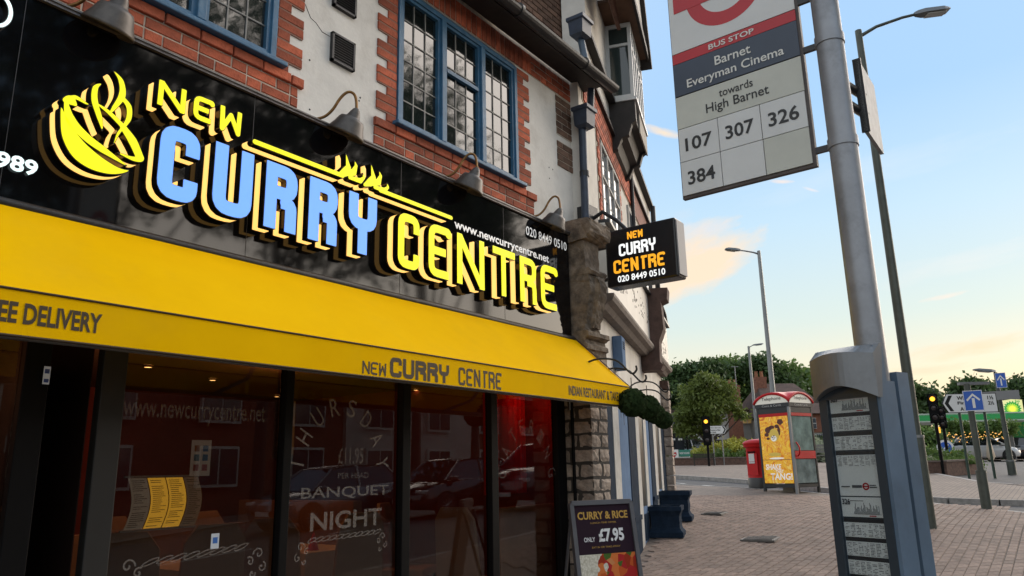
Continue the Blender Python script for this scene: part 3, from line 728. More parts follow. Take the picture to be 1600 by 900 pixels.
for x,y,l in ((3.55,5.4,'square dining table with white cloth behind the banquet window'),(4.7,5.6,'square dining table with white cloth behind the third pane')):
    t=empty('dining_table',(x,y,.2),0,l,'table'); MB().box((x-.4,y-.4,.93),(x+.4,y+.4,.96)).build('table_top',timber_m,t)
    MB().box((x-.42,y-.42,.72),(x+.42,y+.42,.965)).build('cloth',cloth,t); MB().tube([(x,y,.2),(x,y,.93)],.04,10).build('leg',timber_m,t)
    n_=MB(); n_.lathe((x-.2,y-.25,.966),[(.05,0),(.03,.06),(.012,.13),(0,.15)],10); top(n_,'folded_napkin',nap,(x-.2,y-.25,.966),label='red folded napkin on '+('the banquet window table' if x<4 else 'the third pane table'),cat='napkin')
fl_=MB(); r_=random.Random(3)
for i in range(60):
    a,b=r_.uniform(0,6.28),r_.uniform(0,.16); p=(1.18+b*math.cos(a),4.15+b*math.sin(a),1.42+r_.uniform(-.14,.18)); fl_.lathe(p,[(.0,-.02),(.022,0),(0,.02)],6)
fl_.tube([(1.18,4.15,1.0),(1.18,4.15,1.4)],.02); fl_.lathe((1.18,4.15,1.0),[(.05,0),(.08,.1),(.05,.22)],12)
top(fl_,'flower_vase',mat('amber flowers',(.6,.25,.06),.6,var=.6,scale=12,emit=.25),(1.18,4.15,1.0),label='vase of amber lit flowers behind the leftmost window',cat='vase')
MB().box((.9,4.1,.2),(1.44,4.7,1.0)).build('window_ledge',timber_m,rb)
# menu light box hanging behind the window: four paper pages, two lit
mn=empty('menu_display',(2.18,3.90,1.34),0,'curved menu board of four pages behind the glass, its middle pages lit yellow','menu board')
pg=[(2.05,2.145,mat('grey page',(.35,.32,.27),.6,emit=.22)),(2.15,2.245,None),(2.25,2.345,None),(2.35,2.435,mat('dim page',(.30,.22,.15),.6,emit=.16))]
pl=emat('lit page',(.9,.52,.05),.75); tx=mat('print grey',(.10,.07,.03),.7)
for i,(a,b,m_) in enumerate(pg):
    p=MB(); 
    for k in range(8):
        z0,z1=1.345+.03125*k,1.345+.03125*(k+1); s0,s1=[-.035*math.sin(math.pi*q/8) for q in (k,k+1)]
        p.add([(a-s0*.3,3.86+s0,z0),(b-s0*.3,3.86+s0,z0),(b-s1*.3,3.86+s1,z1),(a-s1*.3,3.86+s1,z1)],[(0,1,2,3)],True)
    po=p.build('page',m_ or pl,mn)
    li=MB()
    for k in range(24):
        if rng.random()<.18: continue
        z=1.355+k*.0098; s=-.035*math.sin(math.pi*(z-1.345)/.25)-.001; li.box((a+.01-s*.3,3.86+s-.0005,z),(a+rng.uniform(.05,.085)-s*.3,3.86+s,z+.003))
    li.build('menu_lines',tx,po)
MB().box((2.035,3.862,1.333),(2.445,3.875,1.343)).box((2.035,3.862,1.597),(2.445,3.875,1.607)).build('frame',mat('steel',(.4,.4,.4),.3,metal=.8),mn)
# papers on the glass
def paper(px0,py0,px1,py1,lab,bits,Y=YG+.012,col=(.45,.40,.36)):
    a=onY(px0,py1,Y); b=onY(px1,py0,Y); x0,x1,z0,z1=a[0],b[0],a[2],b[2]
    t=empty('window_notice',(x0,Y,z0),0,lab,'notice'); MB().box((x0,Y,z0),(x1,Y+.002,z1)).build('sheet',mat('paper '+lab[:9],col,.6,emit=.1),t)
    for (u0,v0,u1,v1,c) in bits: MB().box((x0+(x1-x0)*u0,Y-.001,z0+(z1-z0)*v0),(x0+(x1-x0)*u1,Y,z0+(z1-z0)*v1)).build('printed_patch',mat('patch%s'%str(c),c,.5),t)
paper(296,688,331,744,'white notice with six coloured squares above the lit menu',[(.15,.68,.42,.85,(.35,.12,.03)),(.58,.68,.85,.85,(.05,.12,.3)),(.15,.42,.42,.6,(.1,.2,.3)),(.58,.42,.85,.6,(.05,.15,.35)),(.15,.14,.42,.32,(.35,.08,.08)),(.58,.14,.85,.32,(.35,.1,.12))])
paper(66,573,80,600,'small blue and white sticker high on the entrance frame',[(.15,.6,.85,.85,(.05,.1,.35)),(.15,.1,.85,.3,(.05,.1,.35))],3.715,(.5,.55,.6))
paper(329,833,343,858,'white and blue sticker low on the menu window',[(.2,.35,.8,.75,(.03,.15,.5))],YG-.003,(.5,.55,.6))
# etched style writing on the panes
vin=bpy.data.materials.new('pale window vinyl'); vin.use_nodes=True; vb=vin.node_tree.nodes['Principled BSDF']; vb.inputs['Base Color'].default_value=(.5,.46,.42,1); vb.inputs['Alpha'].default_value=.30; vb.inputs['Roughness'].default_value=.8
vin2=vin.copy(); vin2.name='faint window vinyl'; vin2.node_tree.nodes['Principled BSDF'].inputs['Alpha'].default_value=.16
YV=YG-.004
def gtext(s,px0,py0,px1,py1,m=vin,bold=.01,name='window_writing'):
    a=onY(px0,py1,YV); b=onY(px1,py0,YV); text(s,frame((a[0],YV,a[2]),(1,0,0),(0,0,1)),b[0]-a[0],b[2]-a[2],m,rb,name=name,bold=bold)
def arctext(s,cx,cz,rx,rz,a0,a1,h,m=vin):
    for i,ch_ in enumerate(s):
        a=R(a0+(a1-a0)*(i+.5)/len(s)); p=(cx+rx*math.cos(a),YV,cz+rz*math.sin(a)); tg=Vector((-math.sin(a)*-1*rx,0,-math.cos(a)*-1*rz*-1)).normalized()
        tx_=Vector((rx*math.sin(a),0,-rz*math.cos(a))).normalized(); nz=Vector((-tx_.z,0,tx_.x))
        text(ch_,frame(p,tx_,nz),h*.62,h,m,rb,name='window_writing',align='C')
gtext('BANQUET',470,757,607,783); gtext('NIGHT',484,793,596,831,bold=.02); gtext('£11.95',528,700,568,725,vin2); gtext('PER HEAD',528,738,576,748,vin2)
arctext('THURSDAY',3.38,1.56,.31,.40,178,2,.115)
arctext('CATERING',5.47,1.35,.34,.55,168,12,.125,vin2)
gtext('www.newcurrycentre.net',190,637,415,660,vin2)
def chain(px0,py0,px1,py1,n,m=vin):
    a=onY(px0,py0,YV); b=onY(px1,py1,YV); lo=[]
    for i in range(n):
        t=(i+.5)/n; cx,cz=a[0]+(b[0]-a[0])*t,a[2]+(b[2]-a[2])*t; w_=(b[0]-a[0])/n*.62
        lo+=sdf_outline([(arc(cx,cz,w_,.010,0,360,14,18),.0025)],res=.003)
    shape(lo,frame((0,YV,0),(1,0,0),(0,0,1)),0,'window_ornament',m,rb)
chain(224,880,386,853,8); chain(482,845,594,830,11)
def scroll(px,py,s,fl_=1):
    q=onY(px,py,YV); st=[]
    for k,(dx,dz,r) in enumerate(((0,0,.03),(.045,-.03,.022),(-.02,-.06,.025),(.03,-.085,.018))):
        pts=[(q[0]+fl_*(dx*s+r*s*(1-t/14)*math.cos(t*.55+k)),q[2]+dz*s+r*s*(1-t/14)*math.sin(t*.55+k)) for t in range(13)]; st.append((pts,.0035*s))
    shape(sdf_outline(st,res=.003),frame((0,YV,0),(1,0,0),(0,0,1)),0,'window_ornament',vin,rb)
scroll(200,885,1.2); scroll(404,865,1.2,-1); scroll(470,855,1,1); scroll(598,838,.9,-1)
# ================================================================== stone pier and carved bracket between the two shops
sp_t=empty('stone_pier',(6.1,3.6,.25),0,'rough buff stone block pier between the black shopfront and the blue one','pier')
MB().box((6.045,3.465,.1),(6.35,3.80,2.60)).build('pier_core',mat('dark mortar',(.05,.045,.04),.95),sp_t)
def rock(x0,x1,y0,y1,z0,z1,parent,m=rubble_m,seed=0,name='stone_block',amp=.006):
    r=random.Random(seed); bm=bmesh.new(); bmesh.ops.create_cube(bm,size=1)
    bmesh.ops.subdivide_edges(bm,edges=bm.edges[:],cuts=2,use_grid_fill=True)
    sx,sy,sz=x1-x0,y1-y0,z1-z0
    for v in bm.verts:
        n=Vector(v.co); ex=[abs(abs(c)-.5)<1e-4 for c in n]; e=sum(ex)
        k=.012 if e>=2 else -.006
        v.co=Vector((n.x*sx-(math.copysign(k,n.x) if ex[0] else 0),n.y*sy-(math.copysign(k,n.y) if ex[1] else 0),n.z*sz-(math.copysign(k*.6,n.z) if ex[2] else 0)))+Vector([r.uniform(-amp,amp) for _ in range(3)])
    me=bpy.data.meshes.new(name); bm.to_mesh(me); bm.free(); me.materials.append(m)
    o=bpy.data.objects.new(name,me); C.objects.link(o); o.parent=parent; o.location=Vector(((x0+x1)/2,(y0+y1)/2,(z0+z1)/2))-wloc(parent); return o
z=.15;i=0
while z<2.5:
    h=.116+rng.uniform(-.006,.006)
    if i%2: 
        rock(6.03,6.21,3.45,3.60,z,z+h,sp_t,seed=i); rock(6.22,6.36,3.45,3.6,z,z+h,sp_t,seed=i+50); rock(6.03,6.2,3.608,3.76,z,z+h,sp_t,seed=i+90)
    else:
        rock(6.03,6.16,3.45,3.68,z,z+h,sp_t,seed=i); rock(6.17,6.36,3.45,3.6,z,z+h,sp_t,seed=i+50); rock(6.03,6.2,3.688,3.77,z,z+h,sp_t,seed=i+90)
    z+=h+.010; i+=1
top(MB().tube([(6.035,3.655,.2),(6.035,3.655,2.6)],.016,8),'cable_pipe',black_m,(6.035,3.655,.2),label='thin black pipe running up the side of the stone pier',cat='pipe')
cb=empty('carved_stone_bracket',(6.15,3.6,2.6),0,'weathered brown carved stone bracket between the fascia and the hanging sign','bracket')
def rough(mb,name,m,parent,amp=.006,cuts=3,seed=1):
    o=mb.build(name,m,parent); bm=bmesh.new(); bm.from_mesh(o.data); bmesh.ops.remove_doubles(bm,verts=bm.verts,dist=.0005)
    bmesh.ops.subdivide_edges(bm,edges=[e for e in bm.edges if e.calc_length()>.05],cuts=cuts,use_grid_fill=True); r=random.Random(seed)
    for v in bm.verts: v.co+=Vector([r.uniform(-amp,amp) for _ in range(3)])
    bmesh.ops.triangulate(bm,faces=[f for f in bm.faces if len(f.verts)>4]); bm.to_mesh(o.data); bm.free(); return o
def prof_yz(pts,x0,x1): 
    m=MB(); m.prism([(x0,y,z) for y,z in pts],(x1-x0,0,0)); return m
rough(prof_yz([(3.80,2.60),(3.47,2.60),(3.46,2.66),(3.44,2.67),(3.44,2.71),(3.47,2.73),(3.475,2.76),(3.42,2.79),(3.42,2.83),(3.45,2.84),(3.80,2.84)],6.0,6.40),'base_moulding',stone_m,cb,.004)
rough(prof_yz([(3.80,2.84),(3.475,2.84),(3.46,2.95),(3.43,3.10),(3.40,3.24),(3.41,3.36),(3.44,3.42),(3.445,3.72),(3.80,3.72)],6.03,6.30),'console_body',stone_m,cb,.007,4)
rough(prof_yz([(3.62,2.86),(3.44,2.88),(3.405,3.0),(3.36,3.16),(3.345,3.27),(3.37,3.36),(3.42,3.38),(3.62,3.38)],6.12,6.26),'carved_scroll',stone_m,cb,.009,3,4)
rough(prof_yz([(3.80,3.38),(3.40,3.38),(3.38,3.41),(3.40,3.44),(3.80,3.44)],6.02,6.34),'string_moulding',stone_m,cb,.004,3,8)
rough(prof_yz([(3.80,3.72),(3.42,3.72),(3.37,3.76),(3.35,3.79),(3.35,3.90),(3.39,3.93),(3.80,3.94)],5.995,6.39),'cap',stone_m,cb,.009,4,5)
rough(prof_yz([(3.75,2.50),(3.455,2.50),(3.455,2.60),(3.75,2.60)],6.02,6.38),'lower_block',rubble_m,cb,.006,3,6)
ir=MB().tube([(6.7,3.80,4.12),(6.72,3.60,4.22),(6.74,3.45,4.10),(6.75,3.35,3.98)],.022,8)
ir.box((6.62,3.7,4.05),(6.80,3.85,4.3)); top(ir,'sign_floodlight',gut_m,(6.7,3.8,4.1),label='black floodlight arm on the wall just above the stone bracket',cat='floodlight')
# ================================================================== hanging box sign
hs=empty('hanging_box_sign',(6.6,3.1,3.35),0,'black illuminated hanging sign with white and orange letters beside the stone bracket','sign')
XS=6.55
MB().bbox((XS,2.735,3.345),(XS+.20,3.50,3.935),.018).build('case',mat('black sign case',(.010,.010,.012),.25,var=.2),hs)
MB().box((XS+.012,2.722,3.37),(XS+.188,2.735,3.91)).build('end_strip',mat('silver grey edge',(.22,.22,.24),.5),hs)
MB().tube([(XS+.1,3.49,3.80),(XS+.1,3.9,3.80)],.02).tube([(XS+.1,3.49,3.46),(XS+.1,3.9,3.46)],.02).build('bracket',gut_m,hs)
or_e=emat('orange sign light',(1.0,.42,.02),.95); wh_e=emat('white sign light',(.95,.97,.97),.95)
def sgw(chars,y0,y1,z0,h,t,m,gap=.13):       # y0 = left end seen from the street (greater y)
    n=len(chars); w_=abs(y1-y0)/(n+(n-1)*gap); lo=[]
    for i,cc in enumerate(chars):
        shape(sdf_outline(glyph(cc,w_,h,t),res=.0021),frame((XS-.003,y0-i*w_*(1+gap),z0),(0,-1,0),(0,0,1)),.002,'lit_letter',m,hs)
sgw('NEW',3.245,3.075,3.805,.075,.0075,or_e); sgw('CURRY',3.345,2.945,3.645,.125,.0105,wh_e); sgw('CENTRE',3.415,2.855,3.475,.135,.0125,or_e)
text('020 8449 0510',frame((XS-.003,3.375,3.382),(0,-1,0),(0,0,1)),.51,.066,wh_e,hs,name='lit_number',bold=.02)
# ================================================================== pavement A-board
ab=empty('pavement_poster_board',(6.0,3.2,.3),0,'grey framed poster board for curry and rice at £7.95 in front of the stone pier','poster board')
A_=onY(887,783,3.25); B_=onY(986,797,3.25)
azt=A_[2]; ea=np.array([math.cos(R(-30)),math.sin(R(-30)),0]); na_=np.array([math.sin(R(-30)),-math.cos(R(-30)),0]); Be=onplane(986,797,A_,na_); AW=float((Be-A_)@ea); ax0=A_[0]; print('ABOARD',AW,azt)
def abp(u,v,off=0): # u 0..1 across, v metres down from top ; leans back
    return tuple(A_+ea*AW*u+na_*(off+.16*v)+np.array([0,0,-v]))
Lx=(1,0,0); 
bd=MB(); H_=1.0
def slab(mb,u0,u1,v0,v1,t0,t1):
    vs=[abp(u0,v1,t0),abp(u1,v1,t0),abp(u1,v0,t0),abp(u0,v0,t0),abp(u0,v1,t1),abp(u1,v1,t1),abp(u1,v0,t1),abp(u0,v0,t1)]
    mb.add(vs,[(0,1,2,3),(7,6,5,4),(0,4,5,1),(1,5,6,2),(2,6,7,3),(3,7,4,0)])
alu=mat('brushed grey frame',(.11,.11,.12),.5,metal=.3,var=.15)
fr=MB(); slab(fr,-.0,.06,.03,H_,.03,0); slab(fr,.94,1,.03,H_,.03,0); slab(fr,.03,.97,0,.035,.03,0)
for u in (.03,.97): fr.tube([abp(u,.03,.03),abp(u,.03,0)],.017,16)
fr.build('frame',alu,ab)
b2=MB(); slab(b2,.06,.94,.035,.40,.012,.004); b2.build('poster_head',mat('dark plum poster',(.022,.009,.018),.55,spec=.15),ab)
# the food photograph as printed patches
def foodmat():
    m=bpy.data.materials.new('printed curry photo'); m.use_nodes=True; nt=m.node_tree; N=nt.nodes; L=nt.links; b=N['Principled BSDF']; b.inputs['Roughness'].default_value=.6; b.inputs['Specular IOR Level'].default_value=.15
    tc=N.new('ShaderNodeTexCoord'); vo=N.new('ShaderNodeTexVoronoi'); vo.inputs['Scale'].default_value=17; L.new(tc.outputs['Object'],vo.inputs[0])
    rp=N.new('ShaderNodeValToRGB'); cr=rp.color_ramp; cr.interpolation='CONSTANT'
    for i,(p,c) in enumerate([(0,(.30,.03,.01)),(.25,(.50,.09,.02)),(.5,(.60,.16,.04)),(.68,(.38,.02,.02)),(.82,(.06,.12,.02)),(.9,(.55,.22,.08))]):
        e=cr.elements[i] if i<2 else cr.elements.new(p); e.position=p; e.color=(*c,1)
    sepc=N.new('ShaderNodeSeparateColor'); L.new(vo.outputs['Color'],sepc.inputs[0]); L.new(sepc.outputs[0],rp.inputs[0])
    v2=N.new('ShaderNodeTexVoronoi'); v2.inputs['Scale'].default_value=60; L.new(tc.outputs['Object'],v2.inputs[0])
    r2=N.new('ShaderNodeValToRGB'); r2.color_ramp.elements[0].color=(.75,.72,.62,1); r2.color_ramp.elements[1].color=(.42,.38,.28,1); L.new(v2.outputs[0],r2.inputs[0])
    sx=N.new('ShaderNodeSeparateXYZ'); L.new(tc.outputs['Object'],sx.inputs[0])
    no=N.new('ShaderNodeTexNoise'); no.inputs['Scale'].default_value=7; L.new(tc.outputs['Object'],no.inputs[0])
    a=N.new('ShaderNodeMath'); a.operation='MULTIPLY_ADD'; L.new(no.outputs[0],a.inputs[0]); a.inputs[1].default_value=.35; L.new(sx.outputs[0],a.inputs[2])
    g=N.new('ShaderNodeMath'); g.operation='LESS_THAN'; L.new(a.outputs[0],g.inputs[0]); g.inputs[1].default_value=.34+ (ax0-6.0)
    mx=N.new('ShaderNodeMixRGB'); L.new(g.outputs[0],mx.inputs[0]); L.new(rp.outputs[0],mx.inputs[1]); L.new(r2.outputs[0],mx.inputs[2])
    bp=N.new('ShaderNodeMixRGB'); bp.blend_type='MULTIPLY'; bp.inputs[0].default_value=.5; L.new(mx.outputs[0],bp.inputs[1]); L.new(vo.outputs['Distance'],bp.inputs[2]); 
    L.new(mx.outputs[0],b.inputs['Base Color']); return m
b3=MB(); slab(b3,.06,.94,.402,H_-.02,.012,.004); b3.build('poster_photo',foodmat(),ab)
b4=MB(); slab(b4,.0,1,.02,H_,-.002,-.012); b4.build('backing_panel',alu,ab)
for u in (.05,.95): MB().tube([abp(u,.1,-.02),tuple(A_+ea*AW*u-na_*.28+np.array([0,0,.25-A_[2]]))],.012).build('rear_strut',alu,ab)
nv=(Vector(abp(0,0))-Vector(abp(0,1))).normalized()
def abtext(s,u0,u1,v0,v1,m,bold=0):
    p=abp(u0,v1,.0135); text(s,frame(p,ea,nv),AW*(u1-u0),v1-v0,m,ab,bold=bold)
gold=mat('gold print',(.50,.30,.07),.5,spec=.2); whp=mat('white print',(.7,.7,.7),.4)
abtext('CURRY & RICE',.11,.90,.085,.145,gold,.03); abtext('ONLY',.17,.34,.275,.31,whp,.02); abtext('£7.95',.40,.80,.215,.315,whp,.04)
abtext('LUNCH TIME OFFER',.30,.70,.165,.178,gold); abtext('EAT IN OR TAKE AWAY',.28,.72,.345,.358,gold)
# ================================================================== neighbouring building (its wall turns away by 19 degrees)
TH=R(19); Wd=np.array([math.cos(TH),math.sin(TH),0]); Nn=np.array([math.sin(TH),-math.cos(TH),0]); P0=np.array([6.95,3.9,0.])
ZR=.45
nbd=empty('blue_fronted_building',(P0[0],P0[1],ZR),TH,'white rendered gabled building with a blue shopfront beyond the stone pier','building')
def nt_(px,py,off=0):
    P=onplane(px,py,P0+Nn*off,Nn); return float((P-P0)@Wd),float(P[2])
def NP(t,off,z): return tuple(P0+Wd*t+Nn*off+np.array([0,0,z]))
class NB(MB):
    def nb(s,t0,t1,o0,o1,z0,z1): return s.box((t0,-o0,z0-ZR),(t1,-o1,z1-ZR))
    def done(s,name,m,parent=nbd,**k): return s.build(name,m,parent,w=False,**k)
wr=mat('cream render wall',(.72,.69,.63),.95,spec=.06,var=.12,scale=2.5,bump=.2,bscale=25,var2=.3,scale2=2,col2=(.36,.32,.27))
navy=mat('navy shop paint',(.017,.030,.052),.9,spec=.06,var=.3,scale=6,var2=.2,scale2=8,col2=(.05,.07,.09)); lblue=mat('grey blue shop paint',(.12,.19,.31),.9,spec=.06,var=.15,scale=5)
wtrim=mat('off white trim',(.52,.51,.48),.9,spec=.06,var=.15,scale=8,var2=.3,scale2=7,col2=(.35,.32,.27))
a=NB(); a.nb(-.3,7.0,0,-.3,.2,3.35); a.done('ground_floor_wall',wr)
a=NB(); 
a.nb(-.3,.92,0,-.3,3.35,6.0); a.nb(.92,2.42,0,-.3,3.35,4.42); a.nb(.92,2.42,0,-.3,5.62,6.0); a.nb(2.42,7.0,0,-.3,3.35,6.0)
a.nb(.42,7.0,0,-.3,6.0,6.62); a.nb(.42,4.4,0,-.3,6.62,9.6); a.done('rendered_wall',wr)
# first floor window, mostly bright with sky
wn=NB(); 
for t0,t1 in ((.92,.97),(1.38,1.43),(1.85,1.90),(2.37,2.42)): wn.nb(t0,t1,.03,-.03,4.42,5.62)
wn.nb(.92,2.42,.03,-.03,4.42,4.47); wn.nb(.92,2.42,.03,-.03,5.57,5.62); wn.nb(.97,2.37,.025,-.03,5.15,5.19)
wf=wn.done('window',wtrim)
gl=mat('mirror window glass',(.25,.28,.32),.03,spec=1,metal=.7)
for t0,t1 in ((.97,1.38),(1.43,1.85),(1.90,2.37)):
    for z0,z1 in ((4.47,5.15),(5.19,5.57)): NB().nb(t0,t1,.005,-.005,z0,z1).done('pane',gl,wf)
wl=NB()
for t0,t1 in ((.97,1.38),(1.43,1.85),(1.90,2.37)):
    for k in (1,2): q=t0+(t1-t0)*k/3; wl.nb(q-.004,q+.004,.010,.004,4.47,5.57)
    for k in range(1,5): q=4.47+.22*k; wl.nb(t0,t1,.009,.004,q-.004,q+.004)
wl.done('lead_came',lead_m,wf)
w2=NB().nb(3.3,4.5,.03,-.02,4.5,5.55).done('window',wtrim); NB().nb(3.38,4.42,.033,.031,4.58,5.47).done('pane',gl,w2)
w2=NB().nb(5.2,6.2,.03,-.02,4.5,5.55).done('window',wtrim); NB().nb(5.28,6.12,.033,.031,4.58,5.47).done('pane',gl,w2)
def nbrick(t0,t1,z0,z1,off,m=brick_m):
    k=('n',round((t1-t0)*50),round((z1-z0)*50),rng.randrange(3),m.name)
    if k not in BM: me=brickmesh(t1-t0,z1-z0,.03,hash(k)&255); me.materials.append(m); BM[k]=me
    o=bpy.data.objects.new('brick',BM[k]); C.objects.link(o); o.parent=nbd; o.location=((t0+t1)/2,-off+.004,(z0+z1)/2-ZR); return o
# brick jambs of the window and the brick band above it
NB().nb(.72,.90,.008,-.01,4.3,5.66).done('mortar_bed',mortar_m); NB().nb(-.1,6.4,.008,-.01,5.66,6.12).done('mortar_bed',mortar_m); NB().nb(2.44,2.6,.008,-.01,4.3,5.66).done('mortar_bed',mortar_m)
z=4.32;i=0
while z<5.6:
    l=.17 if i%3 else .1
    nbrick(.90-l,.90,z,z+.066,.010); nbrick(2.44,2.44+l,z,z+.066,.010); z+=.075;i+=1
for j in range(6):
    t=-.05-(.11 if j%2 else 0)
    while t<4.2: nbrick(max(t,-.05),t+.215,5.68+.075*j,5.745+.075*j,.012); t+=.225
bt=mat('far brick band',(.20,.07,.045),.85,var=.4,scale=14)
NB().nb(4.2,6.4,.020,0,5.68,6.11).done('brick_band',bt)
NB().nb(-.1,6.6,.07,0,6.12,6.17).nb(-.1,6.9,.10,0,6.62,6.68).done('string_course',timber_m)
# oriel bay: tall window box on a dark carved corbel under a jettied gable
BT,BO=2.0,.37
oz0,oz1=6.68,7.86
be=nt_(1003,120,BO)[0]
bay=NB(); 
for t0,t1,o0,o1 in ((BT,BT+.05,0,.05),(BT,BT+.05,BO-.05,BO),(be-.05,be,0,.05),(be-.05,be,BO-.05,BO)): bay.nb(t0,t1,o0,o1,oz0,oz1)
bay.nb(BT,BT+.05,.05,BO-.05,oz1-.06,oz1); bay.nb(BT,BT+.05,.05,BO-.05,oz0,oz0+.05); bay.nb(BT,BT+.05,.05,BO-.05,7.5,7.54)
nn=5
for k in range(1,nn): t=BT+(be-BT)*k/nn; bay.nb(t-.025,t+.025,BO-.05,BO,oz0+.05,oz1-.06)
bay.nb(BT+.05,be-.05,BO-.05,BO,oz0,oz0+.05); bay.nb(BT+.05,be-.05,BO-.05,BO,oz1-.06,oz1); bay.nb(BT+.05,be-.05,BO-.045,BO-.005,7.5,7.54)
bw=bay.done('window',mat('white window frame',(.55,.56,.55),.4))
bg_=mat('bay glass',(.03,.045,.045),.03,spec=.9)
NB().nb(BT+.02,BT+.03,.05,BO-.05,oz0+.05,7.5).done('pane',bg_,bw); NB().nb(BT+.02,BT+.03,.05,BO-.05,7.54,oz1-.06).done('pane',bg_,bw)
NB().nb(BT+.05,be-.05,BO-.03,BO-.02,oz0+.05,oz1-.06).done('pane',bg_,bw)
NB().nb(BT-.02,be+.02,0,BO+.03,oz0-.05,oz0).done('sill',mat('white window frame',(.55,.56,.55),.4),bw)
NB().nb(BT+.04,be-.04,.0,.04,oz0,oz1).done('room_back',mat('dark room',(.02,.02,.022),.9),bw)
cb2=NB(); poly=[(0,5.93),(.07,5.97),(.12,6.10),(.22,6.14),(.27,6.30),(.36,6.34),(BO-.02,6.44),(BO-.02,6.63),(0,6.63)]
cb2.prism([(BT+.12,-o,z-ZR) for o,z in poly],(be-BT-.2,0,0)); cb2.done('carved_corbel',timber_m)
c3=NB(); poly=[(0,5.90),(.09,5.93),(.16,6.08),(.26,6.12),(.31,6.28),(.37,6.32),(BO,6.42),(BO,6.62),(0,6.62)]
for t in (BT,be-.12): c3=NB(); c3.prism([(t,-o,z-ZR) for o,z in poly],(.10,0,0)); c3.done('corbel_bracket',timber_m)
NB().nb(BT+.4,be,BO-.01,BO+.01,6.30,6.62).done('corbel_panel',mat('weathered cream panel',(.34,.31,.26),.8,var=.3),nbd)
# gable jetty over the bay
ge=nt_(1015,132,BO+.12)[0]
gb=NB(); 
gb.prism([(BT-.55,-(BO+.10),7.93-ZR),(ge-.1,-(BO+.10),7.93-ZR),(1.6,-(BO+.10),10.4-ZR),(BT-.55,-(BO+.10),10.4-ZR)],(0,.16,0)); gb.done('gable_face',wr)
so_=NB(); so_.nb(BT-.55,ge,0,BO+.10,7.88,7.925); so_.done('jetty_soffit',mat('brown boarded soffit',(.13,.065,.035),.7,var=.3))
vg=NB(); vg.obox((ge+.05,-(BO+.17),7.74-ZR),(-(ge-1.4),0,2.75),(0,.26,0),(.10,0,.06)); vg.done('barge_board',timber_m)
vg=NB(); vg.nb(BT-.6,ge+.02,BO+.10,BO+.14,7.85,7.98); vg.done('jetty_beam',timber_m)
# tiled slope with stepped courses over the nearer part
tl=NB()
for k in range(14):
    z=7.35+.10*k; o=.32-.035*k*.3; tl.obox((.2+.0*k,-o,z-ZR),(1.15,0,0),(0,.05,.0),(0,.03,.10))
for k in range(12): pass
tl.done('tile_course',roofm)
# far lower wing chimney
NB().nb(5.4,5.9,.02,-.5,6.68,7.0).done('low_chimney',bt)
# downpipes on the far half
MB().tube([NP(6.55,.10,6.6),NP(6.5,.10,4.7),NP(6.75,.16,4.45),NP(6.95,.16,4.3)],.05,10).build('rainwater_pipe',gut_m,None)
o=bpy.data.objects['rainwater_pipe.001']; tag(o,'dark rainwater pipe running down the far end of the blue fronted building','pipe')
MB().tube([NP(3.7,.05,6.6),NP(3.7,.05,5.1)],.035,8).build('rainwater_pipe',gut_m,None); tag(bpy.data.objects['rainwater_pipe.002'],'short dark pipe under the eaves past the bay window of the blue fronted building','pipe')
# fascia of the blue shop: bare white board with the holes of the old letters
NB().nb(.1,7.05,.16,0,3.44,4.24).done('shop_fascia',mat('bare cream fascia',(.66,.63,.57),.6,var=.08,scale=3,var2=.2,scale2=2,col2=(.45,.40,.33)))
c=NB(); c.prism([(.1,-o,z-ZR) for o,z in ((0,3.28),(.10,3.28),(.14,3.33),(.20,3.36),(.22,3.40),(.22,3.435),(0,3.435))],(6.95,0,0)); c.done('cornice',mat('grey brown cornice',(.17,.14,.12),.8,var=.3,scale=8))
c=NB(); c.nb(.1,7.1,.22,0,4.24,4.28).nb(.1,7.1,.05,0,4.28,4.36); c.done('fascia_capping',gut_m)
hd=MB(); r_=random.Random(8)
def hole(t,z,s=.010): hd.obox((t-s,-.163,z-s-ZR),(2*s,0,0),(0,.002,0),(0,0,2*s))
for gx,n in ((.9,26),(2.3,60),(5.9,30)):
    for k in range(n):
        if gx==2.3: t=2.1+r_.random()*2.2; z=3.72+.36*r_.random()*(1 if r_.random()<.5 else .6)
        elif gx==.9: t=.9+r_.random()*.7; z=3.62+.12*r_.random()+.2*(t-.9)
        else: t=5.6+r_.random()*1.1; z=3.56+.25*r_.random()
        hole(t,z,r_.choice((.008,.012,.016)))
hd.build('old_letter_hole',mat('grey stain',(.10,.085,.07),.9),nbd,w=False,kind='stuff')
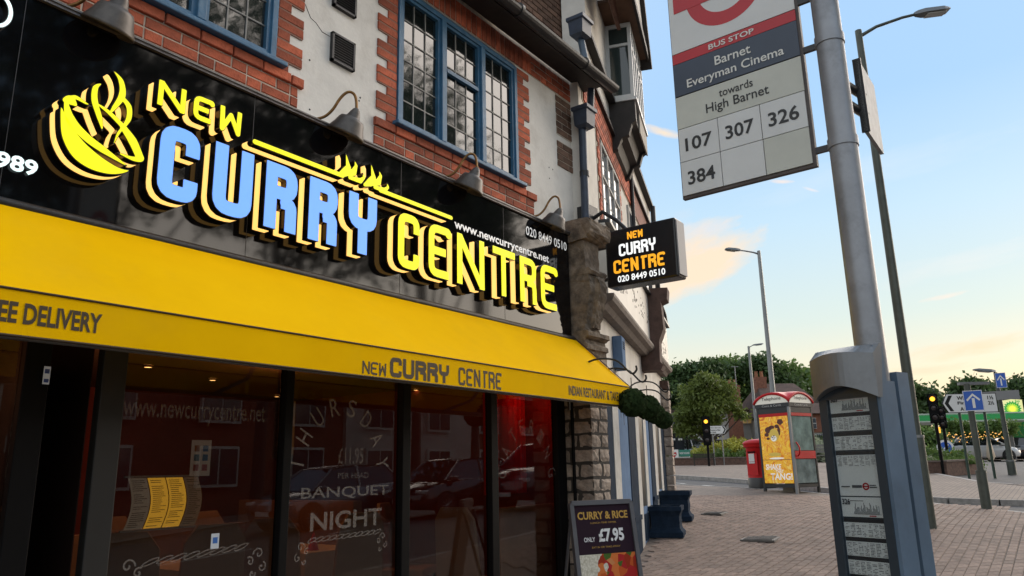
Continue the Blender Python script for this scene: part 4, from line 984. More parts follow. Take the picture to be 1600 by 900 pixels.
# pilasters, panels and windows of the blue shopfront
ZS=2.42
def col(px0,px1,y=700,off=0): return nt_(px0,y,off)[0],nt_(px1,y,off)[0]
def gz(t): P=NP(t,.2,0); return G(P[0],P[1])-.05
NB().nb(.3,7.0,.05,0,2.42,2.50).done('shop_head',navy)
edges=[(946,960,navy,.006,'panel'),(960,969,wtrim,.014,'column'),(969,984,lblue,.008,'panel'),(984,995,navy,.018,'pilaster'),(995,1000,wtrim,.014,'column'),(1000,1007,None,.008,'shop_window'),(1007,1011,wtrim,.014,'column'),(1011,1016,lblue,.008,'panel'),(1016,1022,navy,.018,'pilaster'),(1022,1026,wtrim,.014,'column'),(1026,1031,None,.008,'shop_window'),(1031,1034,wtrim,.014,'column'),(1034,1039,navy,.016,'panel')]
dkgl=mat('dark shop glass',(.012,.018,.022),.3,spec=.15)
for px0,px1,m_,off,nm in edges:
    t0,t1=nt_(px0,700,off)[0],nt_(px1,700,off)[0]
    if m_ is None:
        f_=NB().nb(t0,t1,off,0,gz(t0),gz(t0)+.55).done('stall_riser',lblue); NB().nb(t0+.03,t1-.03,off+.012,off,gz(t0)+.1,gz(t0)+.45).done('riser_panel',navy,f_)
        NB().nb(t0,t1,off-.006,0,gz(t0)+.55,ZS).done('shop_window',dkgl)
    else:
        p_=NB().nb(t0,t1,off,0,gz(t0),ZS).done(nm,m_)
        if nm=='pilaster':
            NB().nb(t0,t1,off+.01,0,gz(t0),gz(t0)+.50).done('plinth',navy,p_); NB().nb(t0-.0,t1+.0,off+.025,0,gz(t0)+.50,gz(t0)+.56).done('plinth_cap',navy,p_)
            NB().nb(t0,t1,off+.012,0,ZS-.12,ZS).done('capital',navy,p_)
# far stone pilaster
t0=nt_(1037,640,.3)[0]
dk=mat('dark reddish stone',(.10,.06,.048),.9,var=.4,scale=8,bump=.5,var2=.4,scale2=4)
zc=nt_(1038,530,.3)[1]
z=gz(t0);k=0
while z<3.05:
    q=rock(0,.36,0,.20,0,.17,nbd,m=rubble_m if z<2.9 else dk,seed=200+k); q.location=(6.80+(.02 if k%2 else 0),-.06,z+.08-ZR); z+=.175; k+=1
c=NB(); c.prism([(t0+.02,-o,zz-ZR) for o,zz in ((0,3.05),(.30,3.05),(.34,3.12),(.29,3.18),(.30,3.5),(.38,3.7),(.36,4.12),(.46,4.16),(.48,4.34),(0,4.36))],(.36,0,0)); c.done('far_bracket',dk)
# alarm box
b=NB(); tb,zb=nt_(975,552,.12)
NB().bbox((tb-.13,-.12,zb-.2-ZR),(tb+.13,-.0,zb+.2-ZR),.01).done('alarm_case',lblue)
ab_=bpy.data.objects['alarm_case']; ab_.name='alarm_box'
o=ab_; o['label']=None
del o['label']
for k in range(4): NB().nb(tb-.07,tb+.07,.124,.118,zb+.05+k*.025,zb+.062+k*.025).done('vent_slot',navy,o)
# wrought brackets and topiary balls
ironm=mat('wrought iron',(.02,.02,.02),.5,metal=.4)
leafy=mat('box leaf green',(.032,.055,.020),.95,var=.6,scale=30,spec=.08,transl=.25)
def leafball(cx,cy,cz,r,n,sd,m,s=.02,squash=1):
    r_=np.random.RandomState(sd); v=r_.normal(size=(n,3)); v/=np.linalg.norm(v,axis=1)[:,None]; rad=r*(.84+.26*r_.rand(n)**2); pos=v*rad[:,None]; pos[:,2]*=squash
    mb=MB(); mb.lathe((cx,cy,cz),[(0.01,-r*.86*squash)]+[(r*.86*math.cos(a),r*.86*squash*math.sin(a)) for a in np.linspace(-1.3,1.3,8)]+[(.01,r*.86*squash)],14)
    for p,nrm in zip(pos,v):
        t=np.cross(nrm,r_.normal(size=3)); t/=np.linalg.norm(t)+1e-9; b=np.cross(nrm,t)+nrm*r_.uniform(-.6,.6); sz=s*r_.uniform(.6,1.3)
        c=np.array([cx,cy,cz])+p; mb.add([c-t*sz*.5,c+b*sz*.5,c+t*sz,c-b*sz*.5],[(0,1,2,3)])
    return mb
BALL=[(988,629,22,.42,'largest hanging topiary ball, half hidden by the end of the yellow awning'),(1012,637,19,.42,'second hanging topiary ball from the awning'),(1023,646,16,.42,'third hanging topiary ball from the awning'),(1037,656,14,.42,'last hanging topiary ball, nearest to the trees')]
for k,(px,py,pr,off,lab) in enumerate(BALL):
    off=(.55,.60,.42,.50)[k]
    P=onplane(px,py,P0+Nn*off,Nn); u=float((P-CAM0)@fw); r=min(pr*.93*u/F_PX,.26)
    t_,z_=float((P-P0)@Wd),P[2]
    tb=empty('hanging_topiary_ball',(P[0],P[1],P[2]-r),0,lab,'topiary ball','topiary balls hanging along the blue shopfront')
    leafball(P[0],P[1],P[2],r,2600,k,leafy,.032).build('foliage',leafy,tb)
    MB().tube([(P[0],P[1],P[2]+r*.9),(P[0],P[1],P[2]+r+.10)],.004,6).build('chain',ironm,tb)
    hk=smoothl([NP(t_,.0,z_+r-.10),NP(t_,.04,z_+r+.10),NP(t_,.2,z_+r+.26),NP(t_,.42,z_+r+.26),NP(t_,.55,z_+r+.14),NP(t_,.60,z_+r+.16),NP(t_,.60,z_+r+.20)],5)
    o=MB().tube(hk,.009,8).tube([NP(t_,0,z_+r-.15),NP(t_,0,z_+r+.15)],.012,8).build('basket_bracket',ironm,None)
    o.data.transform(Matrix.Translation(-Vector(NP(t_,0,z_+r)))); o.location=NP(t_,0,z_+r)
    tag(o,'curved iron bracket holding the '+lab.split(',')[0].replace('from the awning','from the awning'),'bracket','iron brackets of the topiary balls')
# planters
def planter(px,py,wd_,ht,lab):
    g=gnd(px,py); print('PLANTER',(g-P0)@Wd,(g-P0)@Nn); x,y,z=g; t=empty('square_planter',(x,y,z),TH,lab,'planter','navy square planters along the blue shopfront')
    h=wd_/2; m=MB(); 
    prof=[(h*1.08,0),(h*1.08,.07),(h*.95,.10),(h*.88,.14),(h*.88,ht-.14),(h*.95,ht-.10),(h*1.06,ht-.06),(h*1.06,ht),(h*.92,ht),(h*.92,ht-.05)]
    vs=[(sx*r,sy*r,zz) for r,zz in prof for sx,sy in ((-1,-1),(1,-1),(1,1),(-1,1))]
    fs=[(i*4+k,i*4+(k+1)%4,i*4+4+(k+1)%4,i*4+4+k) for i in range(len(prof)-1) for k in range(4)]
    m.add(vs,fs); m.build('box',navy,t,w=False)
    MB().box((-h*.92,-h*.92,ht-.08),(h*.92,h*.92,ht-.05)).build('soil',mat('soil',(.03,.022,.016),1),t,w=False)
    for sx in (-1,1): MB().box((sx*h*.5-.1,-h*.90,.2),(sx*h*.5+.1,-h*.87,ht-.2)).build('side_panel',navy,t,w=False)
planter(1043,838,.46,.43,'navy square planter at the foot of the blue shopfront, nearest the camera')
planter(1057,813,.50,.47,'navy square planter just beyond the nearest planter')
# ================================================================== ground, road, pavements
asph=mat('asphalt',(.055,.055,.058),.85,var=.25,scale=3,bump=.4,bscale=60,var2=.3,scale2=.5,col2=(.085,.083,.08))
pavem=mat('block paving bed',(.10,.085,.072),.95,var=.3,scale=6,bump=.4,bscale=40)
def blockpave():
    m=bpy.data.materials.new('block paving far'); m.use_nodes=True; nt=m.node_tree; N=nt.nodes; L=nt.links; b=N['Principled BSDF']; b.inputs['Roughness'].default_value=.85
    tc=N.new('ShaderNodeTexCoord'); br=N.new('ShaderNodeTexBrick'); L.new(tc.outputs['Object'],br.inputs[0]); br.inputs['Scale'].default_value=1; br.inputs['Brick Width'].default_value=.2; br.inputs['Row Height'].default_value=.1; br.inputs['Mortar Size'].default_value=.006
    br.inputs['Color1'].default_value=(.28,.215,.175,1); br.inputs['Color2'].default_value=(.21,.165,.135,1); br.inputs['Mortar'].default_value=(.08,.07,.06,1)
    no=N.new('ShaderNodeTexNoise'); no.inputs['Scale'].default_value=.9; no.inputs['Detail'].default_value=8; L.new(tc.outputs['Object'],no.inputs[0])
    mx=N.new('ShaderNodeMixRGB'); mx.blend_type='MULTIPLY'; mx.inputs[0].default_value=.5; L.new(br.outputs[0],mx.inputs[1]); L.new(no.outputs[0],mx.inputs[2]); L.new(mx.outputs[0],b.inputs['Base Color'])
    return m
bpf=blockpave()
pink=mat('paving block',(.245,.178,.143),.9,var=.3,scale=18,bump=.4,bscale=60,rand=.22,var2=.3,scale2=.9,col2=(.15,.125,.11))
kerbm=mat('granite kerb',(.30,.28,.26),.85,var=.3,scale=10,bump=.3)
def axis(lo,hi,d0,lim):            # finer near the middle
    o=[0];d=d0
    while o[-1]<hi: o.append(o[-1]+d); d*=1.12 if o[-1]>lim else 1
    n=[0];d=d0
    while n[-1]>lo: n.append(n[-1]-d); d*=1.12 if -n[-1]>lim else 1
    return sorted(set(n+o))
RD=.11
xs=axis(-400,2500,1.5,60); ys=axis(-1500,1500,1.5,40)
gm=MB(); gm.v=[(x,y,G(x,y)-RD-(.0 if math.hypot(x,y)<90 else min(1.5,(math.hypot(x,y)-90)*.01))) for x in xs for y in ys]
ny=len(ys)
for i in range(len(xs)-1):
    for j in range(ny-1): gm.f.append((i*ny+j,(i+1)*ny+j,(i+1)*ny+j+1,i*ny+j+1)); gm.sm.append(True); gm.mi.append(0)
gm.build('road',asph,None,kind='structure')
def loft(A,B,dz,name,m,nu=None,nv=8,kind='structure'):
    """sheet between two ground polylines, resting dz above the road sheet"""
    def res(Pn,n):
        P=np.array(Pn,float); d=np.r_[0,np.cumsum(np.hypot(*np.diff(P,axis=0).T))]; t=np.linspace(0,d[-1],n); return np.c_[np.interp(t,d,P[:,0]),np.interp(t,d,P[:,1])]
    nu=nu or 60; a=res(A,nu); b=res(B,nu); mb=MB()
    for i in range(nu):
        for j in range(nv+1):
            p=a[i]+(b[i]-a[i])*j/nv; mb.v.append((p[0],p[1],G(p[0],p[1])+dz))
    for i in range(nu-1):
        for j in range(nv):
            q=(i*(nv+1)+j,(i+1)*(nv+1)+j,(i+1)*(nv+1)+j+1,i*(nv+1)+j+1); mb.f.append(q); mb.sm.append(True); mb.mi.append(0)
    # make faces look up
    v=[Vector(mb.v[k]) for k in mb.f[0]]
    if (v[1]-v[0]).cross(v[2]-v[0]).z<0: mb.f=[f[::-1] for f in mb.f]
    return mb.build(name,m,None,kind=kind)
def kerbline(P,name,w_=.14,top_=.006,every=.9):
    P=np.array(P,float); d=np.r_[0,np.cumsum(np.hypot(*np.diff(P,axis=0).T))]; n=int(d[-1]/every); root=empty(name,(P[0][0],P[0][1],G(*P[0])),0); root['kind']='structure'
    for i in range(n):
        t0,t1=i*every+.006,(i+1)*every-.006
        a=np.array([np.interp(t0,d,P[:,0]),np.interp(t0,d,P[:,1])]); b=np.array([np.interp(t1,d,P[:,0]),np.interp(t1,d,P[:,1])]); e=b-a; l=np.hypot(*e); e/=l; nrm=np.array([-e[1],e[0]])*w_
        za,zb=G(*a)+top_,G(*b)+top_
        MB().obox((a[0],a[1],za-.2),(b[0]-a[0],b[1]-a[1],zb-za),(nrm[0],nrm[1],0),(0,0,.2)).build('kerb_stone',kerbm,root)
K1=[gnd(1600,800)[:2],gnd(1500,790)[:2],gnd(1430,783)[:2],gnd(1300,772)[:2],gnd(1165,762)[:2],gnd(1050,757)[:2]]
wallend=np.array(NP(7.0,.0,0))[:2]
KA=[(-20,-1.1),(8,-.9),(15,-.3)]+[tuple(p) for p in K1]
KA+=[tuple(np.array(K1[-1])+(np.array(K1[-1])-np.array(K1[-2]))*1.2)]
FA=[(-20,4.2),(4,4.2),(7.2,4.0),tuple(wallend)]+[tuple(wallend+np.array([.6,3.0])),tuple(wallend+np.array([2.2,9.0]))]
FA[-1]=(KA[-1][0]-6,KA[-1][1]+1.5)
loft(KA,[(-20,4.6),(0,4.6),(7.0,4.6),(9,5.4),(14.2,7.2),(16,9),(18,11),FA[-1]],0,'pavement',bpf,120,30)
kerbline(KA[1:],'kerb')
# far side of the side road: island pavement with planting beds
K2=[gnd(1600,782)[:2],gnd(1500,779)[:2],gnd(1430,775)[:2],gnd(1300,763)[:2],gnd(1165,749)[:2],gnd(1050,742)[:2]]
K2=[tuple(p) for p in K2]
K2=[tuple(np.array(K2[0])*1.0+np.array([.8,-4.0]))]+K2+[tuple(np.array(K2[-1])+(np.array(K2[-1])-np.array(K2[-2]))*1.0)]
K3=[gnd(1600,757)[:2],gnd(1545,754)[:2],gnd(1500,748)[:2],gnd(1430,745)[:2],gnd(1300,742)[:2]]
K3=[tuple(K3[0]+np.array([1.5,-3])),tuple(K3[0]),tuple(K3[1]),(K3[2][0]+3,K3[2][1]+1),(46,9),(48,16),(50,26),(52,34)]
loft(K2,K3,.0,'island_pavement',bpf,60,16); kerbline(K2,'kerb'); kerbline(K3[:4],'kerb')
# far pavement across the main road (right) and opposite the shops (reflected)
loft([(48,-14),(49,0),(50,6),(58,9)],[(56,-14),(57,0),(58,6),(66,9)],.0,'far_pavement',bpf,30,4)
loft([(-20,-11.6),(10,-11.4),(34,-11.8)],[(-20,-16),(10,-15.8),(34,-16)],.0,'opposite_pavement',bpf,30,4); kerbline([(2,-11.6),(32,-11.7)],'kerb')
# road paint
paint=mat('road paint',(.55,.55,.52),.8,var=.3,scale=10)
def dash(x0,y0,x1,y1,w_,nm='road_marking'):
    d=np.array([x1-x0,y1-y0],float); l=np.hypot(*d); e=d/l; n=np.array([-e[1],e[0]])*w_/2; mb=MB()
    k=max(1,int(l/1.5))
    for i in range(k):
        a=np.array([x0,y0])+d*i/k; b=np.array([x0,y0])+d*(i+1)/k
        mb.add([(*(a-n),G(*a)-RD+.006),(*(b-n),G(*b)-RD+.006),(*(b+n),G(*b)-RD+.006),(*(a+n),G(*a)-RD+.006)],[(0,1,2,3)])
    mb.build(nm,paint,None,kind='structure')
m1=(np.array(K1[-1])+np.array(K2[-2]))/2; m2=(np.array(K1[2])+np.array(K2[3]))/2
for i in range(6):
    a=m1+(m2-m1)*(i/6); b=m1+(m2-m1)*((i+.45)/6); dash(*a,*b,.12)
for i in range(8): dash(-4+i*4,-6.2,-2+i*4,-6.2,.12)
# individual paving blocks in the near pavement (the 300 largest are objects)
pv=empty('block_paving',(10,3,G(10,3)),0); pv['kind']='structure'
cand=[]
for ix in range(int((20-5.2)/.205)):
    for iy in range(int((7.6+.5)/.105)):
        x=5.2+ix*.205+(.1025 if iy%2 else 0); y=-.3+iy*.105
        u=x*math.cos(HEAD)+y*math.sin(HEAD)
        if u<6.2 or u>17: continue
        cx,cy=proj((x,y,G(x,y)))
        if cx<975 or cx>1640 or cy>930: continue
        w_=(np.array([x,y,0])-P0)@Nn
        if w_<.12 and x>6.95: continue
        if x<6.95 and y>3.4: continue
        if x<17 and y<np.interp(x,[p[0] for p in KA[:4]],[p[1] for p in KA[:4]])+.2: continue
        if x>=17 and (y<K1[0][1]+.2 or x>np.interp(y,[p[1] for p in K1],[p[0] for p in K1])-.3): continue
        cand.append((u,x,y))
cand.sort()
dxm=(pink,)
bme=[]
for s in range(4):
    r=random.Random(s); bm=bmesh.new(); bmesh.ops.create_cube(bm,size=1)
    for v in bm.verts: v.co=Vector((v.co.x*.199,v.co.y*.099,v.co.z*.05-.025))
    bmesh.ops.bevel(bm,geom=[e for e in bm.edges if all(v.co.z>-.01 for v in e.verts)],offset=.006,segments=1,affect='EDGES'); me=bpy.data.meshes.new('paving_block'); bm.to_mesh(me); bm.free(); me.materials.append(pink); bme.append(me)
for u,x,y in cand[:290]:
    o=bpy.data.objects.new('paving_block',bme[rng.randrange(4)]); C.objects.link(o); o.parent=pv; o.location=Vector((x,y,G(x,y)+.012+rng.uniform(-.0015,.0015)))-pv.location
    o.rotation_euler=(rng.uniform(-.006,.006),-math.atan((G(x+.1,y)-G(x-.1,y))/.2)+rng.uniform(-.006,.006),rng.uniform(-.008,.008))
mb=MB()
for u,x,y in cand[290:]:
    z=G(x,y)+.012+rng.uniform(-.0015,.0015); a,b=.0985,.0485; sx=(G(x+.1,y)-G(x-.1,y))/.2; c_=.006; t1=rng.uniform(-.006,.006)
    vs=[(x+i*a,y+j*b,z-.012+i*a*sx) for i,j in ((-1,-1),(1,-1),(1,1),(-1,1))]+[(x+i*(a-c_),y+j*(b-c_),z+i*a*(sx+t1)) for i,j in ((-1,-1),(1,-1),(1,1),(-1,1))]
    mb.add(vs,[(4,5,6,7),(0,1,5,4),(1,2,6,5),(2,3,7,6),(3,0,4,7)])
pk2=mat('paving block field',(.245,.178,.143),.9,var=.42,scale=5.5,bump=.4,bscale=60,var2=.55,scale2=.7,col2=(.15,.12,.105))
mb.build('paving_block_field',pk2,pv,kind='stuff')
print('BLOCKS',len(cand))
mb=MB(); r_=random.Random(77)
for i in range(170):
    p=cand[int(len(cand)*r_.random()**.6)]; x=p[1]+r_.uniform(-.1,.1); y=p[2]+r_.uniform(-.1,.1); s=r_.uniform(.010,.024); z=G(x,y)+.0165
    mb.quad(*[(x+s*math.cos(a)*r_.uniform(.7,1.2),y+s*math.sin(a)*r_.uniform(.7,1.2),z) for a in [k*.785 for k in range(8)]])
mb.build('chewing_gum_spots',mat('old gum',(.34,.31,.28),.9),pv,kind='stuff')
mb=MB()
for i in range(150):
    p=cand[int(len(cand)*r_.random()**.6)]; x=p[1]+r_.uniform(-.1,.1); y=p[2]+r_.uniform(-.1,.1); s=r_.uniform(.008,.02); z=G(x,y)+.0155; a=r_.random()*6.28
    mb.quad((x-s*math.cos(a),y-s*math.sin(a),z),(x+s*.4*math.sin(a),y-s*.4*math.cos(a),z+.004),(x+s*math.cos(a),y+s*math.sin(a),z),(x-s*.4*math.sin(a),y+s*.4*math.cos(a),z+.002))
mb.build('fallen_leaf_bits',mat('dry leaf',(.16,.11,.05),.9),pv,kind='stuff')
# manhole covers
def cover(px,py,w_,d_,rz,lab,frames=True):
    g=gnd(px,py); t=empty('manhole_cover',tuple(g+[0,0,.015]),rz,lab,'manhole cover')
    MB().box((-w_/2,-d_/2,-.02),(w_/2,d_/2,.004)).build('frame',mat('worn iron',(.16,.15,.14),.6,metal=.5,var=.3),t,w=False)
    MB().box((-w_/2+.04,-d_/2+.04,-.01),(w_/2-.04,d_/2-.04,.008)).build('plate',mat('cover concrete',(.22,.21,.19),.8,var=.4,scale=20,bump=.5),t,w=False)
    m=MB()
    for i in range(int(w_/.05)): m.box((-w_/2+.03+i*.05,-d_/2+.04,.008),(-w_/2+.045+i*.05,d_/2-.04,.013))
    m.build('tread_bar',mat('worn iron',(.16,.15,.14),.6),t,w=False)
cover(1189,843,.62,.46,.15,'rectangular ribbed drain cover in the block paving')
cover(1118,803,.55,.35,.1,'small pale access cover in the paving beyond the planters')
# ================================================================== bus stop
px0,py0=1383,722
g=at(px0,py0,2.62); bx,by=g[0],g[1]; bzg=G(bx,by)
bs=empty('bus_stop',(bx,by,bzg),0,'grey bus stop pole with the white and red route flag and tall timetable case','bus stop')
galv=mat('grey painted steel pole',(.28,.29,.31),.4,metal=.4,var=.18,scale=5,var2=.35,scale2=12,col2=(.09,.09,.09),bump=.05)
blk=mat('black bracket',(.02,.02,.022),.4)
MB().tube([(bx,by,bzg),(bx,by,4.6)],.05,28).build('pole',galv,bs)
fa=R(87); fx=np.array([math.cos(fa),math.sin(fa),0]); fn=np.array([math.sin(fa),-math.cos(fa),0])  # along the flag (away from pole), and its back
if fn@np.array([-bx,-by,0])<0: pass
fcam=-fn if (-fn)@(-np.array([bx,by,0]))>0 else fn
o0=np.array([bx,by,0])
def fl_(px,py,off=0): P=onplane(px,py,o0+fcam*off,fn); return float((P-o0)@fx),float(P[2])
fa0=fl_(1255,120)[0]; fa1=fl_(1056,150)[0]
zb=(fl_(1071,303)[1]+fl_(1279,258)[1])/2
fw_=fa1-fa0
print('FLAG',fa0,fa1,zb,fl_(1060,152),fl_(1047,0),fl_(1054,100),fl_(1247,22),fl_(1123,180),fl_(1127,233))
def FP(a,z,off=0): return tuple(o0+fx*a+fcam*off+np.array([0,0,z]))
class FBm(MB):
    def fb(s,a0,a1,z0,z1,n0,n1): return s.obox(FP(a0,z0,n0),fx*(a1-a0),fcam*(n1-n0),(0,0,z1-z0))
S=fw_/.457
er=.104*S
zg1=zb+2*er; zg2=zg1+.115*S; 
zlow=fl_(1060,152)[1]
rowh=(zlow-zb)/3.0
white_s=mat('white enamel plate',(.62,.63,.62),.35,var=.06,scale=6,bump=.03); grey_s=mat('pale green grey plate',(.52,.53,.47),.4,var=.08,scale=6); navy_s=mat('dark slate enamel',(.035,.05,.08),.3,var=.1); red_s=mat('red enamel',(.45,.012,.02),.3,var=.08)
fl0=FBm(); fl0.fb(fa0-.012,fa1+.004,zb-.012,4.05,-.022,0); flg=fl0.build('flag_box',mat('flag edge',(.07,.055,.05),.5,var=.3),bs)
zr0=zlow+ (fl_(1053.4,87.8)[1]-fl_(1056,150)[1])*.0
zn_top=(fl_(1054,99)[1]+fl_(1248,36)[1])/2; zr_top=(fl_(1053.4,84)[1]+fl_(1246.6,18)[1])/2; zl=(fl_(1060,150)[1]+fl_(1252,90)[1])/2
print('Z',zb,zl,zn_top,zr_top)
rowh=(zl-zb)/3
FBm().fb(fa0,fa1,zr_top+.004,4.045,0,.004).build('white_panel',white_s,flg)
FBm().fb(fa0,fa1,zn_top+.002,zr_top,0,.005).build('red_band',red_s,flg)
FBm().fb(fa0,fa1,zl+.003,zn_top,0,.005).build('slate_band',navy_s,flg)
FBm().fb(fa0,fa1,zl-rowh+.0015,zl-.003,0,.006).build('route_plate',grey_s,flg)
rows=[('384',None,None),('107','307','326')]
def reader(a,z,off): # frame whose x runs from the building end towards the pole
    return frame(FP(a,z,off),-fx,(0,0,1))
for j in range(2):
    for i in range(3):
        a_=fa1-fw_*i/3; b_=fa1-fw_*(i+1)/3; z0=zb+rowh*j; m_=grey_s if (j==0 and i==2) else white_s
        FBm().fb(b_+.0015,a_-.0015,z0+.0015,z0+rowh-.0015,0,.006).build('route_plate',m_,flg)
        s=rows[j][i]
        if s: text(s,reader((a_+b_)/2,z0+rowh*.28,.0065),rowh*.80,rowh*.40,mat('black print',(.012,.012,.012),.4),flg,align='C',bold=.02)
bk=MATS['black print']
def ftext(s,zc,w_,h,m,bold=.0,cx=.5): text(s,reader(fa0+fw_*(1-cx),zc,.0065),w_*fw_,h,m,flg,align='C',bold=bold)
ftext('towards',zl-rowh*.42,.27,rowh*.24,bk,.01); ftext('High Barnet',zl-rowh*.86,.50,rowh*.36,bk,.01)
hn=zn_top-zl
wp=mat('cream print',(.66,.66,.62),.4)
ftext('Barnet',zl+hn*.55,.29,hn*.27,wp,.012); ftext('Everyman Cinema',zl+hn*.10,.78,hn*.33,wp,.012)
ftext('BUS STOP',zn_top+(zr_top-zn_top)*.25,.37,(zr_top-zn_top)*.5,wp,.02)
# roundel: red ring and bar
rc=zr_top+.20*S; ro,ri=.150*S,.098*S
n=56; cx=fa0+fw_*.52
rg=MB()
for k in range(n):
    a,b=2*math.pi*k/n,2*math.pi*(k+1)/n
    P4=[FP(cx+ri*math.cos(a),rc+ri*math.sin(a),.0045),FP(cx+ro*math.cos(a),rc+ro*math.sin(a),.0045),FP(cx+ro*math.cos(b),rc+ro*math.sin(b),.0045),FP(cx+ri*math.cos(b),rc+ri*math.sin(b),.0045)]
    rg.quad(*P4)
rg.build('roundel_ring',red_s,flg)
FBm().fb(cx-.20*S,cx+.20*S,rc-.033*S,rc+.033*S,.0045,.0055).build('roundel_bar',red_s,flg)
for z in (zb+.05,zl+.02,zr_top+.03):
    FBm().fb(.0,fa0,z-.012,z+.012,-.016,-.001).build('flag_bracket',blk,bs)
    MB().tube([(bx,by,z-.018),(bx,by,z+.018)],.054,28).build('band_clamp',galv,bs)
# second small panel on the other side of the pole, seen edge-on
q0=onplane(1330,72,(bx,by,0),fn)
def side(px,py,Xd):
    return at(px,py,Xd)
e_dir=np.array([math.cos(R(20)),math.sin(R(20)),0]); 
pA=at(1332,75,2.72); pB=at(1376,245,2.95); pA2=at(1374,152,2.95); pB2=at(1347,203,2.72)
hz=MB(); th=np.array([.012,-.03,0])
zt,zbm=(pA[2]+pA2[2])/2,(pB[2]+pB2[2])/2
a2=np.array([pA[0],pA[1]]); b2=np.array([pB[0],pB[1]]); 
th=np.array([(b2-a2)[1],-(b2-a2)[0],0]); th/=np.linalg.norm(th); th*=.014
hz.obox((a2[0],a2[1],zbm),(b2[0]-a2[0],b2[1]-a2[1],0),th,(0,0,zt-zbm)); 
sp2=hz.build('side_sign',mat('grey sign back',(.30,.31,.31),.5,var=.35,scale=16,var2=.3,scale2=20,col2=(.15,.14,.13)),bs)
hb=MB(); hb.obox((a2[0]-th[0]*.6,a2[1]-th[1]*.6,zbm-.0),((b2-a2)[0]*.035,(b2-a2)[1]*.035,0),th*2.2,(0,0,zt-zbm)); hb.build('side_sign_channel',blk,bs)
for z in (zt-.13,zbm+.10): MB().tube([(bx,by,z),(a2[0]+(b2-a2)[0]*.25,a2[1]+(b2-a2)[1]*.25,z)],.017,8).build('side_bracket',blk,bs)
# timetable case
pa=R(69); cxv=np.array([math.cos(pa),math.sin(pa),0]); cn=np.array([-math.sin(pa),math.cos(pa),0])
cn=cn if cn@(-np.array([bx,by,0]))>0 else -cn
offc=.115
def cpos(px,py): P=onplane(px,py,o0+cn*offc,cn); return float((P-o0)@cxv),float(P[2])
cA_=(cpos(1276,609)[0]+cpos(1300,780)[0])/2; cB_=(cpos(1368,600)[0]+cpos(1400,850)[0])/2; cL,cR=min(cA_,cB_),max(cA_,cB_)
ctop=cpos(1318,600)[1]
print('CASE',cL,cR,ctop)
cblue=mat('timetable case blue grey',(.11,.165,.23),.45,metal=.1,var=.2,scale=5,var2=.25,scale2=15,col2=(.09,.11,.13)); csilver=mat('hood silver paint',(.20,.21,.22),.4,metal=.4,var=.15,var2=.3,scale2=14,col2=(.11,.11,.11))
def CPp(a,z,n): return tuple(o0+cxv*a+cn*n+np.array([0,0,z]))
class CB(MB):
    def cb(s,a0,a1,z0,z1,n0,n1): return s.obox(CPp(a0,z0,n0),cxv*(a1-a0),cn*(n1-n0),(0,0,z1-z0))
zc0=bzg+.55; zc1=ctop
cs_=CB(); cs_.cb(cL,cR,zc0,zc1+.118,.045,offc-.012); case=cs_.build('timetable_case',cblue,bs)
fr=CB(); f=.030
dkf=mat('dark case frame',(.045,.060,.075),.35,metal=.3)
fr.cb(cL,cL+f,zc0,zc1,offc-.012,offc+.004).cb(cR-f,cR,zc0,zc1,offc-.012,offc+.004).cb(cL+f,cR-f,zc1-.05,zc1,offc-.012,offc+.004).cb(cL+f,cR-f,zc0,zc0+.05,offc-.012,offc+.004); fr.build('front_frame',dkf,case)
sd=CB(); sd.cb(cL-.0005,cL-.001,zc0,zc1,.06,offc-.02); 
# the case's street side: cxv increases towards the building, so the right edge in view is cL or cR
a_r=min(cL,cR) if True else 0
CB().cb(a_r-.012,a_r,zc0,zc1,.02,offc-.0).build('hinge_side',cblue,case)
# hood: bowed front, arched lower lip
hd=MB(); na=14; lo,hi=min(cL,cR)-.014,max(cL,cR)+.014
zt0=zc1-.055; zt1=zc1+.125
ring=[]
for i in range(na+1):
    t=i/na; a=lo+(hi-lo)*t; b=.045*math.sin(math.pi*t); zl_=zt0+.045*math.sin(math.pi*t)
    ring.append([CPp(a,zl_,offc-.011),CPp(a,zl_,offc+.012+b),CPp(a,zt1-.035+.012*math.sin(math.pi*t),offc+.012+b),CPp(a,zt1,offc-.03+b*.5),CPp(a,zt1+.004,offc-.045)])
vs=[p for r_ in ring for p in r_]; fs=[]
for i in range(na):
    for k in range(4): fs.append((i*5+k,(i+1)*5+k,(i+1)*5+k+1,i*5+k+1))
    fs.append((i*5+4,(i+1)*5+4,(i+1)*5,i*5))
fs+=[(0,1,2,3,4),tuple(na*5+k for k in (4,3,2,1,0))]
hd.add(vs,fs); hob=hd.build('hood',csilver,bs)
# printed pages
pap=mat('timetable paper',(.78,.79,.78),.5,var=.03,spec=.3); inkm=mat('timetable ink',(.05,.05,.06),.6); rowb=mat('header bar',(.03,.032,.036),.5); gink=mat('grey timetable print',(.10,.10,.11),.6)
rdr=1 if True else -1
